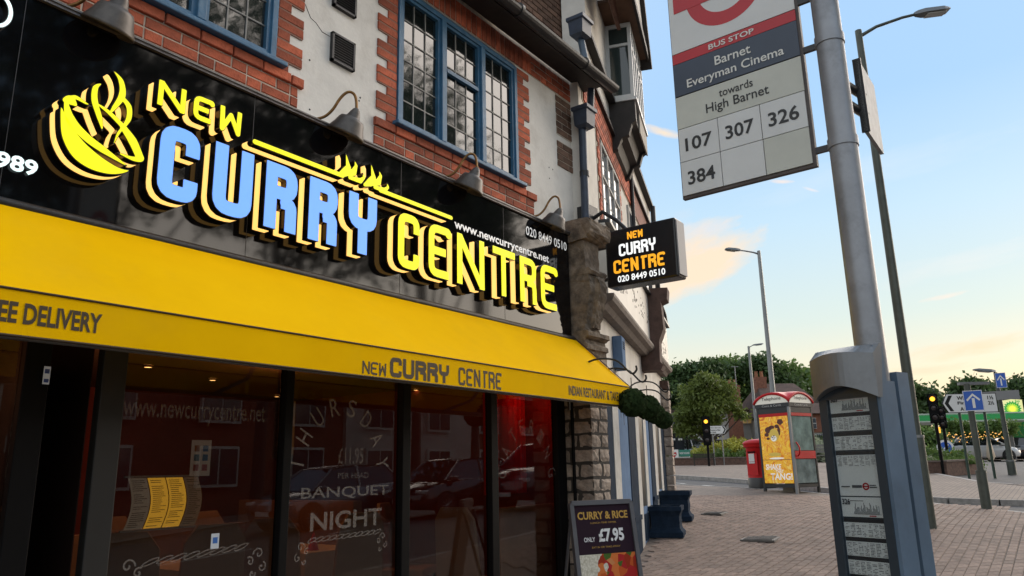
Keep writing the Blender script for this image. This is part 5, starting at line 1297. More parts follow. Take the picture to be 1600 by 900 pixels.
# reader's left = the side with greater cxv or less? towards the building is left in the picture
aL=max(cL,cR)-f-.004; aR=min(cL,cR)+f+.004
def cfr(a,z,off=.0008): return frame(CPp(a,z,offc-.010+off),-cxv,(0,0,1))
Wc=aL-aR
def crect(mb,u0,u1,z0,z1,o=.0): mb.cb(aL-Wc*u1,aL-Wc*u0,z0,z1,offc-.0115+o,offc-.0100+o); return mb
hgt=zc1-.06
CB_=lambda: CB()
def zpx(py,px=1330): return cpos(px,py)[1]
sheet=crect(CB(),0,1,zc0+.055,zc1-.055).build('page_backing',dkf,case)
def section(y0,y1,px):            # paper between two heights
    s=crect(CB(),.0,1,zpx(y1,px),zpx(y0,px),.001).build('timetable_page',pap,case); return s
def graph(y0,y1,px,num):
    z1,z0=zpx(y0,px),zpx(y1,px); h=z1-z0; m=CB(); r_=random.Random(int(num))
    for k in range(30):
        u=.30+.62*k/30; m_h=h*(.12+.5*abs(math.sin(k*.9))*r_.uniform(.4,1)); crect(m,u,u+.006,z0+h*.16,z0+h*.16+m_h,.0022)
    crect(m,.28,.95,z0+h*.14,z0+h*.155,.0022); crect(m,.22,.55,z1-h*.20,z1-h*.17,.0022); m.build('graph_print',gink,case)
    crect(CB(),.66,.82,z0+h*.04,z0+h*.09,.0022).build('red_print',red_s,case)
    text(num,cfr(aL-Wc*.03,z1-h*.38,.0028),Wc*.20,h*.30,inkm,case,bold=.03)
def table(y0,y1,px,sd):
    z1,z0=zpx(y0,px),zpx(y1,px); h=z1-z0; m=CB(); r_=random.Random(sd)
    nr=9
    for c_ in range(7):
        for r0 in range(nr):
            if r_.random()<.12: continue
            for q in range(3):
                if r_.random()<.25: continue
                u=.03+c_*.139+q*.036; z=z1-h*.08-(r0+.5)*h*.9/nr; crect(m,u,u+.026,z,z+h*.035,.0022)
    m.build('table_print',gink,case)
    crect(CB(),.0,1,z1-.000,z1+.012,.0012).build('header_bar',rowb,case)
yy=[(617,645,'g','307'),(651,673,'t',1),(681,703,'t',2),(711,729,'t',3),(729,775,'n',0),(777,808,'g','326'),(817,840,'t',4),(847,870,'t',5),(877,900,'t',6),(906,930,'t',7)]
for y0,y1,k,a in yy:
    pxm=1318+ (y0-617)*.137
    section(y0,y1,pxm)
    if k=='g': graph(y0,y1,pxm,a)
    elif k=='t': table(y0,y1,pxm,a)
    else:
        z0=zpx(760,pxm); r0=.012
        rr=[]; mbz=CB(); 
        for q in range(20):
            A,B=2*math.pi*q/20,2*math.pi*(q+1)/20; ca=aL-Wc*.66
            mbz.quad(CPp(ca+r0*.6*math.cos(A),z0+r0*.6*math.sin(A),offc-.0078),CPp(ca+r0*math.cos(A),z0+r0*math.sin(A),offc-.0078),CPp(ca+r0*math.cos(B),z0+r0*math.sin(B),offc-.0078),CPp(ca+r0*.6*math.cos(B),z0+r0*.6*math.sin(B),offc-.0078))
        crect(mbz,.60,.72,z0-.002,z0+.002,.003); mbz.build('small_roundel',red_s,case)
        m=CB(); crect(m,.05,.26,z0-.003,z0+.001,.0022); crect(m,.32,.56,z0-.005,z0+.004,.0022); crect(m,.75,.92,z0-.005,z0-.001,.0022); crect(m,.75,.9,z0+.002,z0+.005,.0022); m.build('logo_print',gink,case)
cg=glassmat('case glass',(.9,.92,.92),.03,.05); crect(CB(),0,1,zc0+.055,zc1-.055,.0055).build('case_glass',cg,case)
# second case on the far side of the pole
r2=CB(); r2.cb(min(cL,cR)+.02,max(cL,cR)-.02,zc0,zc1+.04,-.055,-.125); r2.build('rear_case',cblue,bs)
MB().tube([(bx,by,zc0-.1),(bx,by,zc0)],.06,24).build('pole_collar',blk,bs)
# ================================================================== street lamps
lampg=mat('olive grey lamp post',(.075,.085,.07),.5,metal=.2,var=.25,scale=6); lampg2=mat('galvanised lamp post',(.24,.25,.25),.45,metal=.5,var=.15)
lh=mat('lamp head',(.16,.17,.18),.45,metal=.4)
def street_lamp(x,y,zg_,zj,ztop,r0,r1,r2,arm,lab,m=lampg,rise=.45,hl=.62,led=False):
    t=empty('street_lamp',(x,y,zg_),0,lab,'street lamp','street lamps along the road')
    MB().tube([(x,y,zg_-.1),(x,y,zj)],r0,20).build('lower_post',m,t)
    MB().tube([(x,y,zj-.02),(x,y,zj+.02)],r0*1.06,20).build('joint_collar',lampg2,t)
    MB().tube([(x,y,zj),(x,y,(zj+ztop)/2),(x,y,ztop)],[r1,(r1+r2)/2,r2],20).build('upper_post',m,t)
    a=Vector(arm); e=a.normalized(); o=Vector((x,y,ztop-.12))
    MB().tube([o,o+a*.3+Vector((0,0,rise*.45)),o+a*.75+Vector((0,0,rise*.85)),o+a+Vector((0,0,rise))],[r2*.6,.028,.025,.024],12).build('arm',m,t)
    h=MB(); c=o+a+Vector((0,0,rise)); s=Vector((-e.y,e.x,0)); 
    sec=[(-.05,.03,.03),(.0,.06,.045),(.12,.10,.055),(hl*.8,.12,.05),(hl,.09,.025)]
    vs=[]
    for d,wd,ht in sec:
        p=c+e*d+Vector((0,0,.10*d)); vs+=[p-s*wd-Vector((0,0,ht*.5)),p+s*wd-Vector((0,0,ht*.5)),p+s*wd*.8+Vector((0,0,ht)),p-s*wd*.8+Vector((0,0,ht))]
    fs=[(i*4+k,i*4+(k+1)%4,i*4+4+(k+1)%4,i*4+4+k) for i in range(4) for k in range(4)]+[(3,2,1,0),(16,17,18,19)]
    h.add(vs,fs); hd=h.build('lamp_head',lh,t)
    MB().obox(c+e*.15-s*.08+Vector((0,0,-.032+.0)),e*(hl*.6)+Vector((0,0,.04)),s*.16,(0,0,-.008)).build('lens',mat('lamp lens',(.5,.5,.48),.15),hd)
    return t
def lamp_at(px,py,u,pytop,armpx,armpy,lab,m,r0,r1,r2,jy=None,**k):
    q=at(px,py,u); z0=G(q[0],q[1]); 
    # height at which the post reaches the given row
    zs=np.linspace(z0,16,1500); ys_=[proj((q[0],q[1],z))[1] for z in zs]; zt=float(np.interp(pytop,ys_[::-1],zs[::-1])); zj=float(np.interp(jy,ys_[::-1],zs[::-1])) if jy else z0+1.5
    pA_=at(armpx,armpy,u); rise=k.pop('rise',.45)
    P=onplane(armpx,armpy,(q[0],q[1],0),np.array([fw[0],fw[1],0])/math.hypot(fw[0],fw[1])); a=np.array([P[0]-q[0],P[1]-q[1],0]); 
    return street_lamp(q[0],q[1],z0,zj,zt,r0,r1,r2,tuple(a),lab,m,rise=P[2]-zt+.12-.05,**k)
q=gnd(1452,826); ul=q[0]*math.cos(HEAD)+q[1]*math.sin(HEAD); print('LAMP u',ul)
lamp_at(1452,826,ul,48,1432,18,'tall olive street lamp close behind the bus stop, its arm reaching right',lampg,.105,.078,.055,jy=682,hl=.55)
lamp_at(1220,735,26,392,1155,389,'middle street lamp rising behind the phone box with its arm to the left',lampg2,.10,.095,.06,hl=.5)
lamp_at(1188,735,46,541,1177,538,'farthest thin street lamp among the trees left of the phone box',lampg2,.10,.10,.07,hl=.6)
lamp_at(1582,740,26.5,582,1553,578,'short lamp post carrying the upper blue arrow sign',lampg,.13,.09,.06,jy=720,hl=.7)
# ================================================================== helpers for far things
Hx=np.array([math.cos(HEAD),math.sin(HEAD),0]); Rx=np.array([math.sin(HEAD),-math.cos(HEAD),0])
def base(px,u,py=735):
    q=at(px,py,u); return np.array([q[0],q[1],G(q[0],q[1])])
def zat(px,py,u): return float(at(px,py,u)[2])
# ================================================================== post box
u=19.4; b=base(1187,u,772); b=at(1191,735,u); x,y=b[0],b[1]; z=G(x,y)
pbx=empty('post_box',(x,y,z),0,'red cylindrical post box with black base beside the telephone box','post box')
red=mat('pillar box red',(.50,.008,.010),.4,var=.12,scale=4,bump=.03,spec=.3)
H=max(1.2,zat(1187,690,u)-z); k=H/1.6; r=.35
print('POSTBOX',u,z,H)
MB().lathe((x,y,z),[(r*1.03,0),(r*1.03,.30*k),(r*1.0,.34*k)],32).build('black_base',mat('black gloss',(.012,.012,.013),.3),pbx)
MB().lathe((x,y,z),[(r,.34*k),(r,1.30*k),(r*1.02,1.31*k)],32).build('body',red,pbx)
MB().lathe((x,y,z),[(r*1.02,1.305*k),(r*1.13,1.33*k),(r*1.15,1.36*k),(r*1.15,1.42*k),(r*1.20,1.44*k),(r*1.20,1.47*k),(r*1.05,1.53*k),(r*.6,1.585*k),(.01,1.60*k)],32).build('cap',red,pbx)
face=np.array([-.75,-.66,0]); face/=np.linalg.norm(face); sd_=np.array([-face[1],face[0],0])
lf=np.array([-.93,.36,0]); lf/=np.linalg.norm(lf); ls=np.array([-lf[1],lf[0],0])
c=np.array([x,y,z])+lf*(r-.012)
MB().obox(c-ls*.11+np.array([0,0,1.14*k]),ls*.22,lf*.02,(0,0,.035)).build('posting_slot',black_m,pbx)
MB().obox(c-ls*.085+np.array([0,0,.86*k]),ls*.17,lf*.024,(0,0,.19)).build('collection_plate',mat('white plate',(.6,.6,.58),.4),pbx)
MB().obox(c-ls*.085+np.array([0,0,.80*k]),ls*.17,lf*.024,(0,0,.035)).build('collection_tab',MATS['white plate'],pbx)
MB().obox(c-ls*.16+np.array([0,0,.42*k]),ls*.32,lf*.014,(0,0,.70*k)).build('door',red,pbx)
# ================================================================== telephone box
u=17.6; b=at(1243,735,u); cx_,cy_=b[0],b[1]; z=G(cx_,cy_)
az=math.atan2(cy_,cx_); 
w_=.90; al=R(34)
# left face runs away to the left of the near corner, right face to the right
dl=az+math.pi/2-al; e1=np.array([math.cos(dl),math.sin(dl),0]); e2=np.array([math.cos(dl-math.pi/2),math.sin(dl-math.pi/2),0])
ztop=zat(1228,612,u+.4); HT=ztop-z; print('PHONE',z,HT)
k=HT/2.4
tb=empty('telephone_box',(cx_,cy_,z),0,'red domed telephone box with an orange drink advert on its left face','telephone box')
o=np.array([cx_,cy_,z])
class TB(MB):
    def tb(s,a0,a1,b0,b1,z0,z1): return s.obox(o+e1*a0+e2*b0+np.array([0,0,z0*k]),e1*(a1-a0),e2*(b1-b0),(0,0,(z1-z0)*k))
bl=mat('dark grey phone frame',(.025,.028,.030),.35,metal=.3); gy=mat('grey aluminium leg',(.22,.23,.24),.4,metal=.6)
p=.055
for a,b_ in ((0,0),(w_-p,0),(0,w_-p),(w_-p,w_-p)): TB().tb(a,a+p,b_,b_+p,.0,2.02).build('corner_post',gy if (a==0 and b_==0) else bl,tb)
t=TB(); t.tb(p,w_-p,.005,p-.005,.14,.22).tb(p,w_-p,.005,p-.005,1.88,2.02).tb(.005,p-.005,p,w_-p,.14,.22).tb(.005,p-.005,p,w_-p,1.88,2.02).tb(p,w_-p,w_-p+.005,w_-.005,.14,2.02).tb(w_-p+.005,w_-.005,p,w_-p,1.88,2.02); t.build('frame',bl,tb)
TB().tb(p,w_-p,-.004,.004,1.80,1.875).build('red_rail',red,tb); TB().tb(-.004,.004,p,w_-p,1.80,1.875).build('red_rail',red,tb); TB().tb(-.006,.004,p,w_-p,.80,.98).build('red_rail',red,tb)
# orange advertisement, made of printed patches
def adm():
    m=bpy.data.materials.new('orange advert print'); m.use_nodes=True; nt=m.node_tree; N=nt.nodes; L=nt.links; b=N['Principled BSDF']; b.inputs['Roughness'].default_value=.25
    tc=N.new('ShaderNodeTexCoord'); no=N.new('ShaderNodeTexNoise'); no.inputs['Scale'].default_value=2.6; no.inputs['Distortion'].default_value=3.5; L.new(tc.outputs['Object'],no.inputs[0])
    rp=N.new('ShaderNodeValToRGB'); cr=rp.color_ramp
    for i,(p_,c_) in enumerate([(.32,(.62,.16,.01)),(.43,(.82,.36,.015)),(.52,(.88,.55,.04)),(.6,(.72,.22,.01)),(.68,(.90,.62,.12))]):
        e=cr.elements[i] if i<2 else cr.elements.new(p_); e.position=p_; e.color=(*c_,1)
    L.new(no.outputs[0],rp.inputs[0]); L.new(rp.outputs[0],b.inputs['Base Color']); L.new(rp.outputs[0],b.inputs['Emission Color']); b.inputs['Emission Strength'].default_value=.22*EM; return m
ad=TB().tb(p+.01,w_-p-.01,-.006,.0,.24,1.80).build('advert',adm(),tb)
def A(uu,vv,off=-.0075): return o+e1*(w_-p-.01-(w_-2*p-.02)*uu)+e2*off+np.array([0,0,(1.80-1.56*vv)*k])
def blob(uu,vv,ru,rv,m,off=-.0075,n=14,sq=0):
    ps=[A(uu+ru*math.cos(a),vv+rv*math.sin(a),off) for a in [2*math.pi*i/n+sq for i in range(n)]]; MB().quad(*ps).build('advert_print',m,ad)
adk=mat('advert dark print',(.10,.02,.01),.4); ady=mat('advert yellow print',(.85,.60,.10),.4); adw=mat('advert white print',(.85,.83,.75),.4,emit=.25)
for q in ((.30,.20,.13,.05),(.42,.16,.10,.03),(.22,.27,.08,.03),(.66,.22,.05,.07),(.26,.33,.06,.02),(.60,.15,.08,.03)): blob(*q,adk)
blob(.48,.28,.17,.10,ady,-.0085); blob(.46,.33,.10,.045,adw,-.0095); blob(.46,.315,.09,.04,adk,-.0105,4,.4); blob(.73,.085,.12,.05,adk,-.009,5,.3)
blob(.45,.57,.22,.03,ady,-.009); blob(.5,.63,.26,.014,adw,-.0085)
TB().tb(p+.01,w_-p-.01,-.008,-.006,.78,.79).build('advert_joint',adk,ad)
def at_(s,u0,u1,v0,v1,m=adw,sh=0):
    q=A(u0,v1,-.011); text(s,frame(q,-e1,(0,0,1))@Matrix(((1,sh,0,0),(0,1,0,0),(0,0,1,0),(0,0,0,1))),(w_-2*p)*(u1-u0),1.56*k*(v1-v0),m,ad,bold=.03)
at_('SHAKE',.08,.60,.715,.80,adw,.08); at_('THAT',.42,.68,.80,.85,adw,.08); at_('TANG!',.22,.95,.85,.95,adw,.08); at_('20',.40,.54,.29,.34,adw)
# glass of the door side and rear
pg_=glassmat('phone glass',(.62,.75,.70),.10,.08)
mist=mat('scratched pane print',(.42,.52,.48),.5,var=.5,scale=5)
d1=TB(); d1.tb(.01,.016,p+.02,w_-p-.02,.99,1.79).build('door_pane',mat('misted green glass',(.22,.30,.27),.12,var=.45,scale=4,spec=.8),tb)
TB().tb(.01,.016,p+.02,w_-p-.02,.24,.79).build('door_pane',mat('misted lower glass',(.20,.25,.24),.12,var=.55,scale=3,spec=.8),tb)
TB().tb(p,w_-p,w_-.03,w_-.02,.24,1.85).build('rear_pane',pg_,tb); TB().tb(w_-.03,w_-.02,p,w_-p,.24,1.85).build('rear_pane',pg_,tb)
hd=MB(); hh=[o+e1*(-.01)+e2*.14+np.array([0,0,.86*k]),o+e1*(-.07)+e2*.12+np.array([0,0,.92*k]),o+e1*(-.08)+e2*.12+np.array([0,0,1.06*k]),o+e1*(-.01)+e2*.12+np.array([0,0,1.18*k])]
hd.tube(smoothl([tuple(q) for q in hh],4),.016,8).build('door_handle',red,tb)
TB().tb(.35,.62,.35,.62,0,.14).build('plinth',mat('concrete plinth',(.22,.21,.19),.9),tb); TB().tb(.30,.5,.60,.80,1.0,1.5).build('payphone',bl,tb)
# roof: fascia band with lettering, arched tympana, red dome
t=TB(); t.tb(-.02,w_+.02,-.02,w_+.02,2.02,2.11); t.build('name_band',bl,tb)
dm=MB(); n=16; ov=.035
def hz_(s): return (2.12+.235*math.sin(math.pi*min(max(s,0),1))**.75)*k
def dome(a,b_):  # crossing vaults
    return max(hz_((a+ov)/(w_+2*ov)),hz_((b_+ov)/(w_+2*ov)))
grid=[[None]*(n+1) for _ in range(n+1)]
for i in range(n+1):
    for j in range(n+1):
        a=-ov+(w_+2*ov)*i/n; b_=-ov+(w_+2*ov)*j/n; grid[i][j]=len(dm.v)
        zz=2.12*k+.235*k*max(math.sin(math.pi*i/n),0)**.6*max(1,0) if j in(0,n) else 0
        f1=max(math.sin(math.pi*i/n),0)**.6; f2=max(math.sin(math.pi*j/n),0)**.6
        h_=max(f1,f2) if (j in (0,n) or i in (0,n)) else max(f1,f2)+.12*f1*f2
        dm.v.append(tuple(o+e1*a+e2*b_+np.array([0,0,(2.115+.235*h_)*k])))
for i in range(n):
    for j in range(n): dm.f.append((grid[i][j],grid[i][j+1],grid[i+1][j+1],grid[i+1][j])); dm.sm.append(True); dm.mi.append(0)
do=dm.build('dome_roof',red,tb); sm=do.modifiers.new('thickness','SOLIDIFY'); sm.thickness=.055; sm.offset=0
cream_s=mat('cream lit panel',(.62,.60,.52),.4,emit=.25)
for ax_,(ea,eb) in enumerate(((e1,e2),(e2,e1))):
    ps=[]
    for i in range(n+1):
        f=max(math.sin(math.pi*i/n),0)**.6; ps.append(o+ea*(w_*i/n)+eb*(-.012)+np.array([0,0,(2.115+.215*f)*k]))
    MB().prism(ps,eb*.02).build('arched_panel',cream_s,tb)
    d=-ea if ax_==0 else ea; st=w_ if ax_==0 else 0
    cx0=o+ea*(w_/2)+eb*(-.016)+np.array([0,0,2.17*k]); text('Telephone',frame(cx0,d,(0,0,1)),.52,.10*k,mat('black print',(.012,.012,.012),.4),tb,align='C',bold=.01)
    cx0=o+ea*(w_/2)+eb*(-.024)+np.array([0,0,2.04*k]); text('Coins & Cards',frame(cx0,d,(0,0,1)),.52,.05*k,mat('pale print',(.45,.45,.42),.5),tb,align='C')
# ================================================================== sign posts and road signs
green=mat('dark green post',(.018,.045,.030),.45,var=.2); sgrey=mat('sign back grey',(.22,.22,.22),.5,metal=.3); signw=mat('sign white',(.62,.62,.60),.4,emit=.10); signb=mat('sign blue',(.015,.09,.42),.35,emit=.06); signk=mat('sign black',(.012,.012,.012),.4)
vN=np.array([-math.cos(HEAD-R(30)),-math.sin(HEAD-R(30)),0])
def facing(x,y,turn=0):
    n=-np.array([x,y,0.]); n/=np.linalg.norm(n); c,s=math.cos(R(turn)),math.sin(R(turn)); n=np.array([n[0]*c-n[1]*s,n[0]*s+n[1]*c,0]); rgt=np.array([-n[1],n[0],0]); return n,rgt
def plate(mb,c,rgt,n,pts,d0,d1):
    P=[c+rgt*a+np.array([0,0,b_])+n*d0 for a,b_ in pts]; return mb.prism(P,n*(d1-d0))
def arrow_sign(px,pyb,pt,pb,pl,pr,u,lab,own=True,parent=None):
    q=at((pl+pr)/2,(pt+pb)/2,u); n,rg_=facing(q[0],q[1],0); q=q+n*.04; rg_=-rg_ if (rg_@Rx)<0 else rg_
    wv=(pr-pl)/F_PX*u*1.0; hv=(pb-pt)/F_PX*u; c=q
    sg_=MB(); plate(sg_,c,rg_,n,[(-wv/2,-hv/2),(wv/2,-hv/2),(wv/2,hv/2),(-wv/2,hv/2)],.05,.06); so_=sg_.build('sign_plate',signb,parent)
    a=MB(); s=wv; plate(a,c,rg_,n,[(-.07*s,-hv*.36),(.07*s,-hv*.36),(.07*s,hv*.05),(.07*s,hv*.12),(-.07*s,hv*.12)],.0605,.062)
    plate(a,c,rg_,n,[(-.36*s,hv*.05),(-.30*s,-hv*.02),(0,hv*.24),(0,hv*.36)],.0605,.062); plate(a,c,rg_,n,[(.36*s,hv*.05),(.30*s,-hv*.02),(0,hv*.24),(0,hv*.36)][::-1],.0605,.062)
    a.build('arrow_symbol',signw,parent); 
    e_=MB(); 
    for A1,A2 in (((-1,-1),(1,-1)),((1,-1),(1,1)),((1,1),(-1,1)),((-1,1),(-1,-1))):
        p1=c+rg_*A1[0]*wv*.475+np.array([0,0,A1[1]*hv*.485])+n*.0605; p2=c+rg_*A2[0]*wv*.475+np.array([0,0,A2[1]*hv*.485])+n*.0605; e_.tube([p1,p2],.006,4)
    e_.build('white_border',signw,parent)
    return c
g=gnd(1542,796); ua=float(g@Hx)
t=empty('one_way_sign',tuple(g),0,'blue up arrow sign on an olive post in front of the white direction sign','road sign')
za=zat(1518,612,ua); g2=g
MB().tube([(g[0],g[1],g[2]-.1),(g[0],g[1],zat(1526,735,ua))],.085,16).build('lower_post',lampg,t)
MB().tube([(g[0],g[1],zat(1526,735,ua)-.01),(g[0],g[1],zat(1513,600,ua))],.055,16).build('upper_post',lampg,t)
arrow_sign(0,0,611,642,1508,1534,ua,'',parent=t)
MB().obox((g[0]+Rx[0]*-.12,g[1]+Rx[1]*-.12,zat(1513,601,ua)),Rx*.55,Hx*.1,(0,0,.05)).build('small_light',sgrey,t)
lp4=[o_ for o_ in bpy.data.objects if o_.name.startswith('street_lamp') and 'upper blue arrow' in o_.get('label','')][0]
t=empty('one_way_sign',(lp4.location.x,lp4.location.y,2.9),0,'higher blue up arrow sign fixed to the short lamp post at the right','road sign')
arrow_sign(0,0,583,606,1557,1571,26.2,'',parent=t)
q=at(1563,618,26.2); n,rg_=facing(q[0],q[1]); rg_=-rg_ if rg_@Rx<0 else rg_
sb=MB(); plate(sb,q,rg_,n,[(-.55,-.15),(.55,-.15),(.55,.15),(-.55,.15)],.07,.09); top(sb,'wide_road_sign',sgrey,q,label='plain grey back of a wide sign on the short lamp post',cat='road sign')
# direction sign: Whetstone / Finchley / A1000
g1=gnd(1513,769); g2=gnd(1553,767); us=24.6
cA=at(1470,632,us); cB=at(1556,628,us)
t=empty('direction_sign',tuple(g1),0,'white left pointing direction sign for Whetstone and Finchley on two green posts','road sign')
for (px,pb_,pt_) in ((1513,769,600),(1553,767,600)):
    g=gnd(px,pb_); sc_=us/float(g@Hx); q=at(px,735,us); g=np.array([q[0],q[1],G(q[0],q[1])]); MB().tube([(g[0],g[1],g[2]-.1),(g[0],g[1],zat(px-18,614,us))],.042,12).build('post',green,t)
d=np.array([cB[0]-cA[0],cB[1]-cA[1],0]); Ld=np.linalg.norm(d); d/=Ld; n=np.array([d[1],-d[0],0]); n=n if n@(-cA)>0 else -n
zc=(cA[2]+cB[2])/2-.0; c=np.array([cA[0],cA[1],zc]); hh=.31
def dpl(mb,pts,a,b_): P=[c+d*x_+np.array([0,0,y_])+n*a for x_,y_ in pts]; return mb.prism(P,n*(b_-a))
m=MB(); dpl(m,[(0,0),(.17,-hh),(Ld,-hh),(Ld,hh),(.17,hh)],.05,.065); m.build('border_plate',signk,t)
m=MB(); dpl(m,[(.035,0),(.185,-hh+.025),(Ld-.025,-hh+.025),(Ld-.025,hh-.025),(.185,hh-.025)],.0655,.07); m.build('sign_plate',signw,t)
m=MB(); dpl(m,[(.09,0),(.24,-hh+.06),(.36,-hh+.06),(.21,0),(.36,hh-.06),(.24,hh-.06)],.0705,.074); m.build('chevron',signk,t)
for s,v,a_ in (('Whetstone',.10,.50),('Finchley',-.07,.50),('A1000',-.245,.56)):
    text(s,frame(c+d*a_+np.array([0,0,v])+n*.0745,d,(0,0,1)),len(s)*.088,.125,signk,t,bold=.03)
for s,v in (('1½',.10),('2½',-.07)): text(s,frame(c+d*(Ld-.30)+np.array([0,0,v])+n*.0745,d,(0,0,1)),.19,.125,signk,t,bold=.03)
# traffic signals
amb=emat('amber lamp',(1.0,.42,.03),2.2)
def signal(px,pyt,pyb,u,lit,lab,w_=.34,n_l=3,pole=True,hd_=1.0):
    q=at(px,(pyt+pyb)/2,u); zt=zat(px,pyt,u); zb_=zat(px,pyb,u); x,y=q[0],q[1]; z0=G(x,y); n,rg_=facing(x,y,0)
    t=empty('traffic_signal',(x,y,z0),0,lab,'traffic light','traffic lights at the junction')
    if pole: MB().tube([(x,y,z0-.1),(x,y,zt+.05)],.055,12).build('post',black_m,t)
    hd=MB(); c=np.array([x,y,0.])+n*.08
    w_*=.75; hd.obox(c-rg_*w_/2+np.array([0,0,zb_]),rg_*w_,n*.18,(0,0,zt-zb_)); hb_=hd.build('signal_head',black_m,t)
    MB().obox(c-rg_*w_*.62+np.array([0,0,zb_-.03])-n*.01,rg_*w_*1.24,-n*.015,(0,0,zt-zb_+.06)).build('backing_board',black_m,t)
    s=(zt-zb_)/n_l
    for i in range(n_l):
        cc=np.array([x,y,zt-s*(i+.5)])+n*.262
        MB().lathe(cc,[(min(s*.30,w_*.31),0),(.0,.01)],18,tuple(n),cap=False).build('signal_lens',amb if i==lit else mat('unlit lens',(.03,.02,.02),.2),hb_)
        v=MB(); v.tube([cc+rg_*w_*.45*math.cos(a)+np.array([0,0,w_*.45*math.sin(a)])+n*.06 for a in np.linspace(-.3,math.pi+.3,12)],.02,4); v.build('visor',black_m,hb_)
    return t
signal(1104,652,695,34,0,'traffic light with its top lamp lit amber in front of the light green tree',.36)
signal(1459,617,660,26,0,'traffic light with its top lamp lit amber beside the Whetstone sign',.34)
signal(1472,637,668,29,-1,'dark traffic light just right of the amber one by the Whetstone sign',.30)
q=at(1467,672,27.0); n,rg_=facing(q[0],q[1]); v=emat('small orange lamp',(1,.45,.05),1.6)
t=MB(); plate(t,q,rg_,n,[(-.05,-.10),(.05,-.10),(.05,.10),(-.05,.10)],.0,.03); top(t,'pedestrian_lamp',v,q,label='small orange lamp below the amber traffic light',cat='traffic light')
# right-pointing direction sign at left
c=at(1107,672,36); e=at(1136,673,36); d=np.array([e[0]-c[0],e[1]-c[1],0]); Ld=np.linalg.norm(d); d/=Ld; n=np.array([d[1],-d[0],0]); n=n if n@(-c)>0 else -n
zc=c[2]; hh=.20
t=empty('direction_sign',(c[0],c[1],G(c[0],c[1])),0,'small white right pointing direction sign above the green cabinet','road sign')
m=MB(); dpl(m,[(0,-hh),(Ld-.14,-hh),(Ld,0),(Ld-.14,hh),(0,hh)],.05,.065); m.build('border_plate',signk,t)
m=MB(); dpl(m,[(.02,-hh+.02),(Ld-.15,-hh+.02),(Ld-.03,0),(Ld-.15,hh-.02),(.02,hh-.02)],.0655,.07); m.build('sign_plate',signw,t)
m=MB(); dpl(m,[(Ld-.24,-hh+.04),(Ld-.17,-hh+.04),(Ld-.07,0),(Ld-.17,hh-.04),(Ld-.24,hh-.04),(Ld-.14,0)],.0705,.074); m.build('chevron',signk,t)
for s,v,w0 in (('High Barnet',.055,.52),('Potters Bar',-.045,.50),('A1000',-.15,.28)): text(s,frame(c+d*.05+np.array([0,0,v])+n*.0745,d,(0,0,1)),w0,.07,signk,t,bold=.02)
for f_ in (.2,.7): MB().tube([c+d*Ld*f_+np.array([0,0,-hh]),tuple((c+d*Ld*f_)[:2])+(G(c[0],c[1]),)],.03,8).build('post',sgrey,t)
# keep-left bollard
q=at(1479,712,33); x,y=q[0],q[1]; z0=G(x,y); t=empty('keep_left_bollard',(x,y,z0),0,'yellow traffic bollard with a round blue arrow by the hedge','bollard')
n,rg_=facing(x,y); zt=zat(1479,693,33); ylw=mat('bollard yellow',(.75,.45,.01),.4,emit=.25)
bh=zt-z0
MB().obox(np.array([x,y,z0])-rg_*.30-n*.12,rg_*.60,n*.24,(0,0,bh*.62)).build('body',ylw,t); MB().lathe((x-n[0]*.1,y-n[1]*.1,z0+bh*.80),[(.33,0),(.33,.2)],20,tuple(n)).build('head',signw,t)
MB().lathe((x+n[0]*.1,y+n[1]*.1,z0+bh*.80),[(.24,0),(.24,.02)],20,tuple(n)).build('blue_disc',signb,t)
am=MB(); cc=np.array([x,y,z0+bh*.80])+n*.125; am.tube([cc+rg_*.13+np.array([0,0,.13]),cc-rg_*.13-np.array([0,0,.13])],.03,6).tube([cc-rg_*.14-np.array([0,0,-.02]),cc-rg_*.13-np.array([0,0,.13]),cc-rg_*.0-np.array([0,0,.14])],.025,6); am.build('arrow_symbol',signw,t)
# ================================================================== petrol station: canopy strip and totem
gbp=mat('bright canopy green',(.015,.22,.06),.5,emit=.12,ecol=(.03,.55,.12)); wbp=mat('canopy white',(.45,.5,.45),.5,emit=.08)
cn_=empty('petrol_station_canopy',tuple(base(1500,47)),0,'long green and white petrol station canopy edge beyond the hedge','canopy')
A0=at(1395,661,47); A1=at(1640,640,47); d=np.array([A1[0]-A0[0],A1[1]-A0[1],0]); zc=(A0[2]+A1[2])/2
zc=zat(1500,652,47)
for dz,hh_,m_,nm in ((.20,.12,wbp,'white_band'),(-.0,.40,gbp,'green_band'),(-.20,.10,wbp,'white_band')):
    MB().obox((A0[0],A0[1],zc+dz-hh_/2),d,Hx*(4 if nm=='green_band' else 4.03),(0,0,hh_)).build(nm,m_,cn_)
for f_ in (.15,.5,.85): 
    q=A0+d*f_+Hx*2; MB().box((q[0]-.2,q[1]-.2,G(q[0],q[1])),(q[0]+.2,q[1]+.2,zc)).build('canopy_post',sgrey,cn_)
u=50; q=at(1585,648,u); x,y=q[0],q[1]; n,rg_=facing(x,y); z0=G(x,y)
tt=empty('petrol_station_totem',(x,y,z0),0,'pale yellow petrol station totem with a green and yellow flower emblem','sign')
c=at(1582,639,u); pw=28/F_PX*u/2; ph_=26/F_PX*u/2; pale=mat('totem cream',(.62,.60,.30),.4,emit=.5,ecol=(.9,.85,.35))
m=MB(); plate(m,c,rg_,n,[(-pw,-ph_),(pw,-ph_),(pw,ph_),(0,ph_*1.12),(-pw,ph_)],.0,.25); m.build('head_panel',pale,tt)
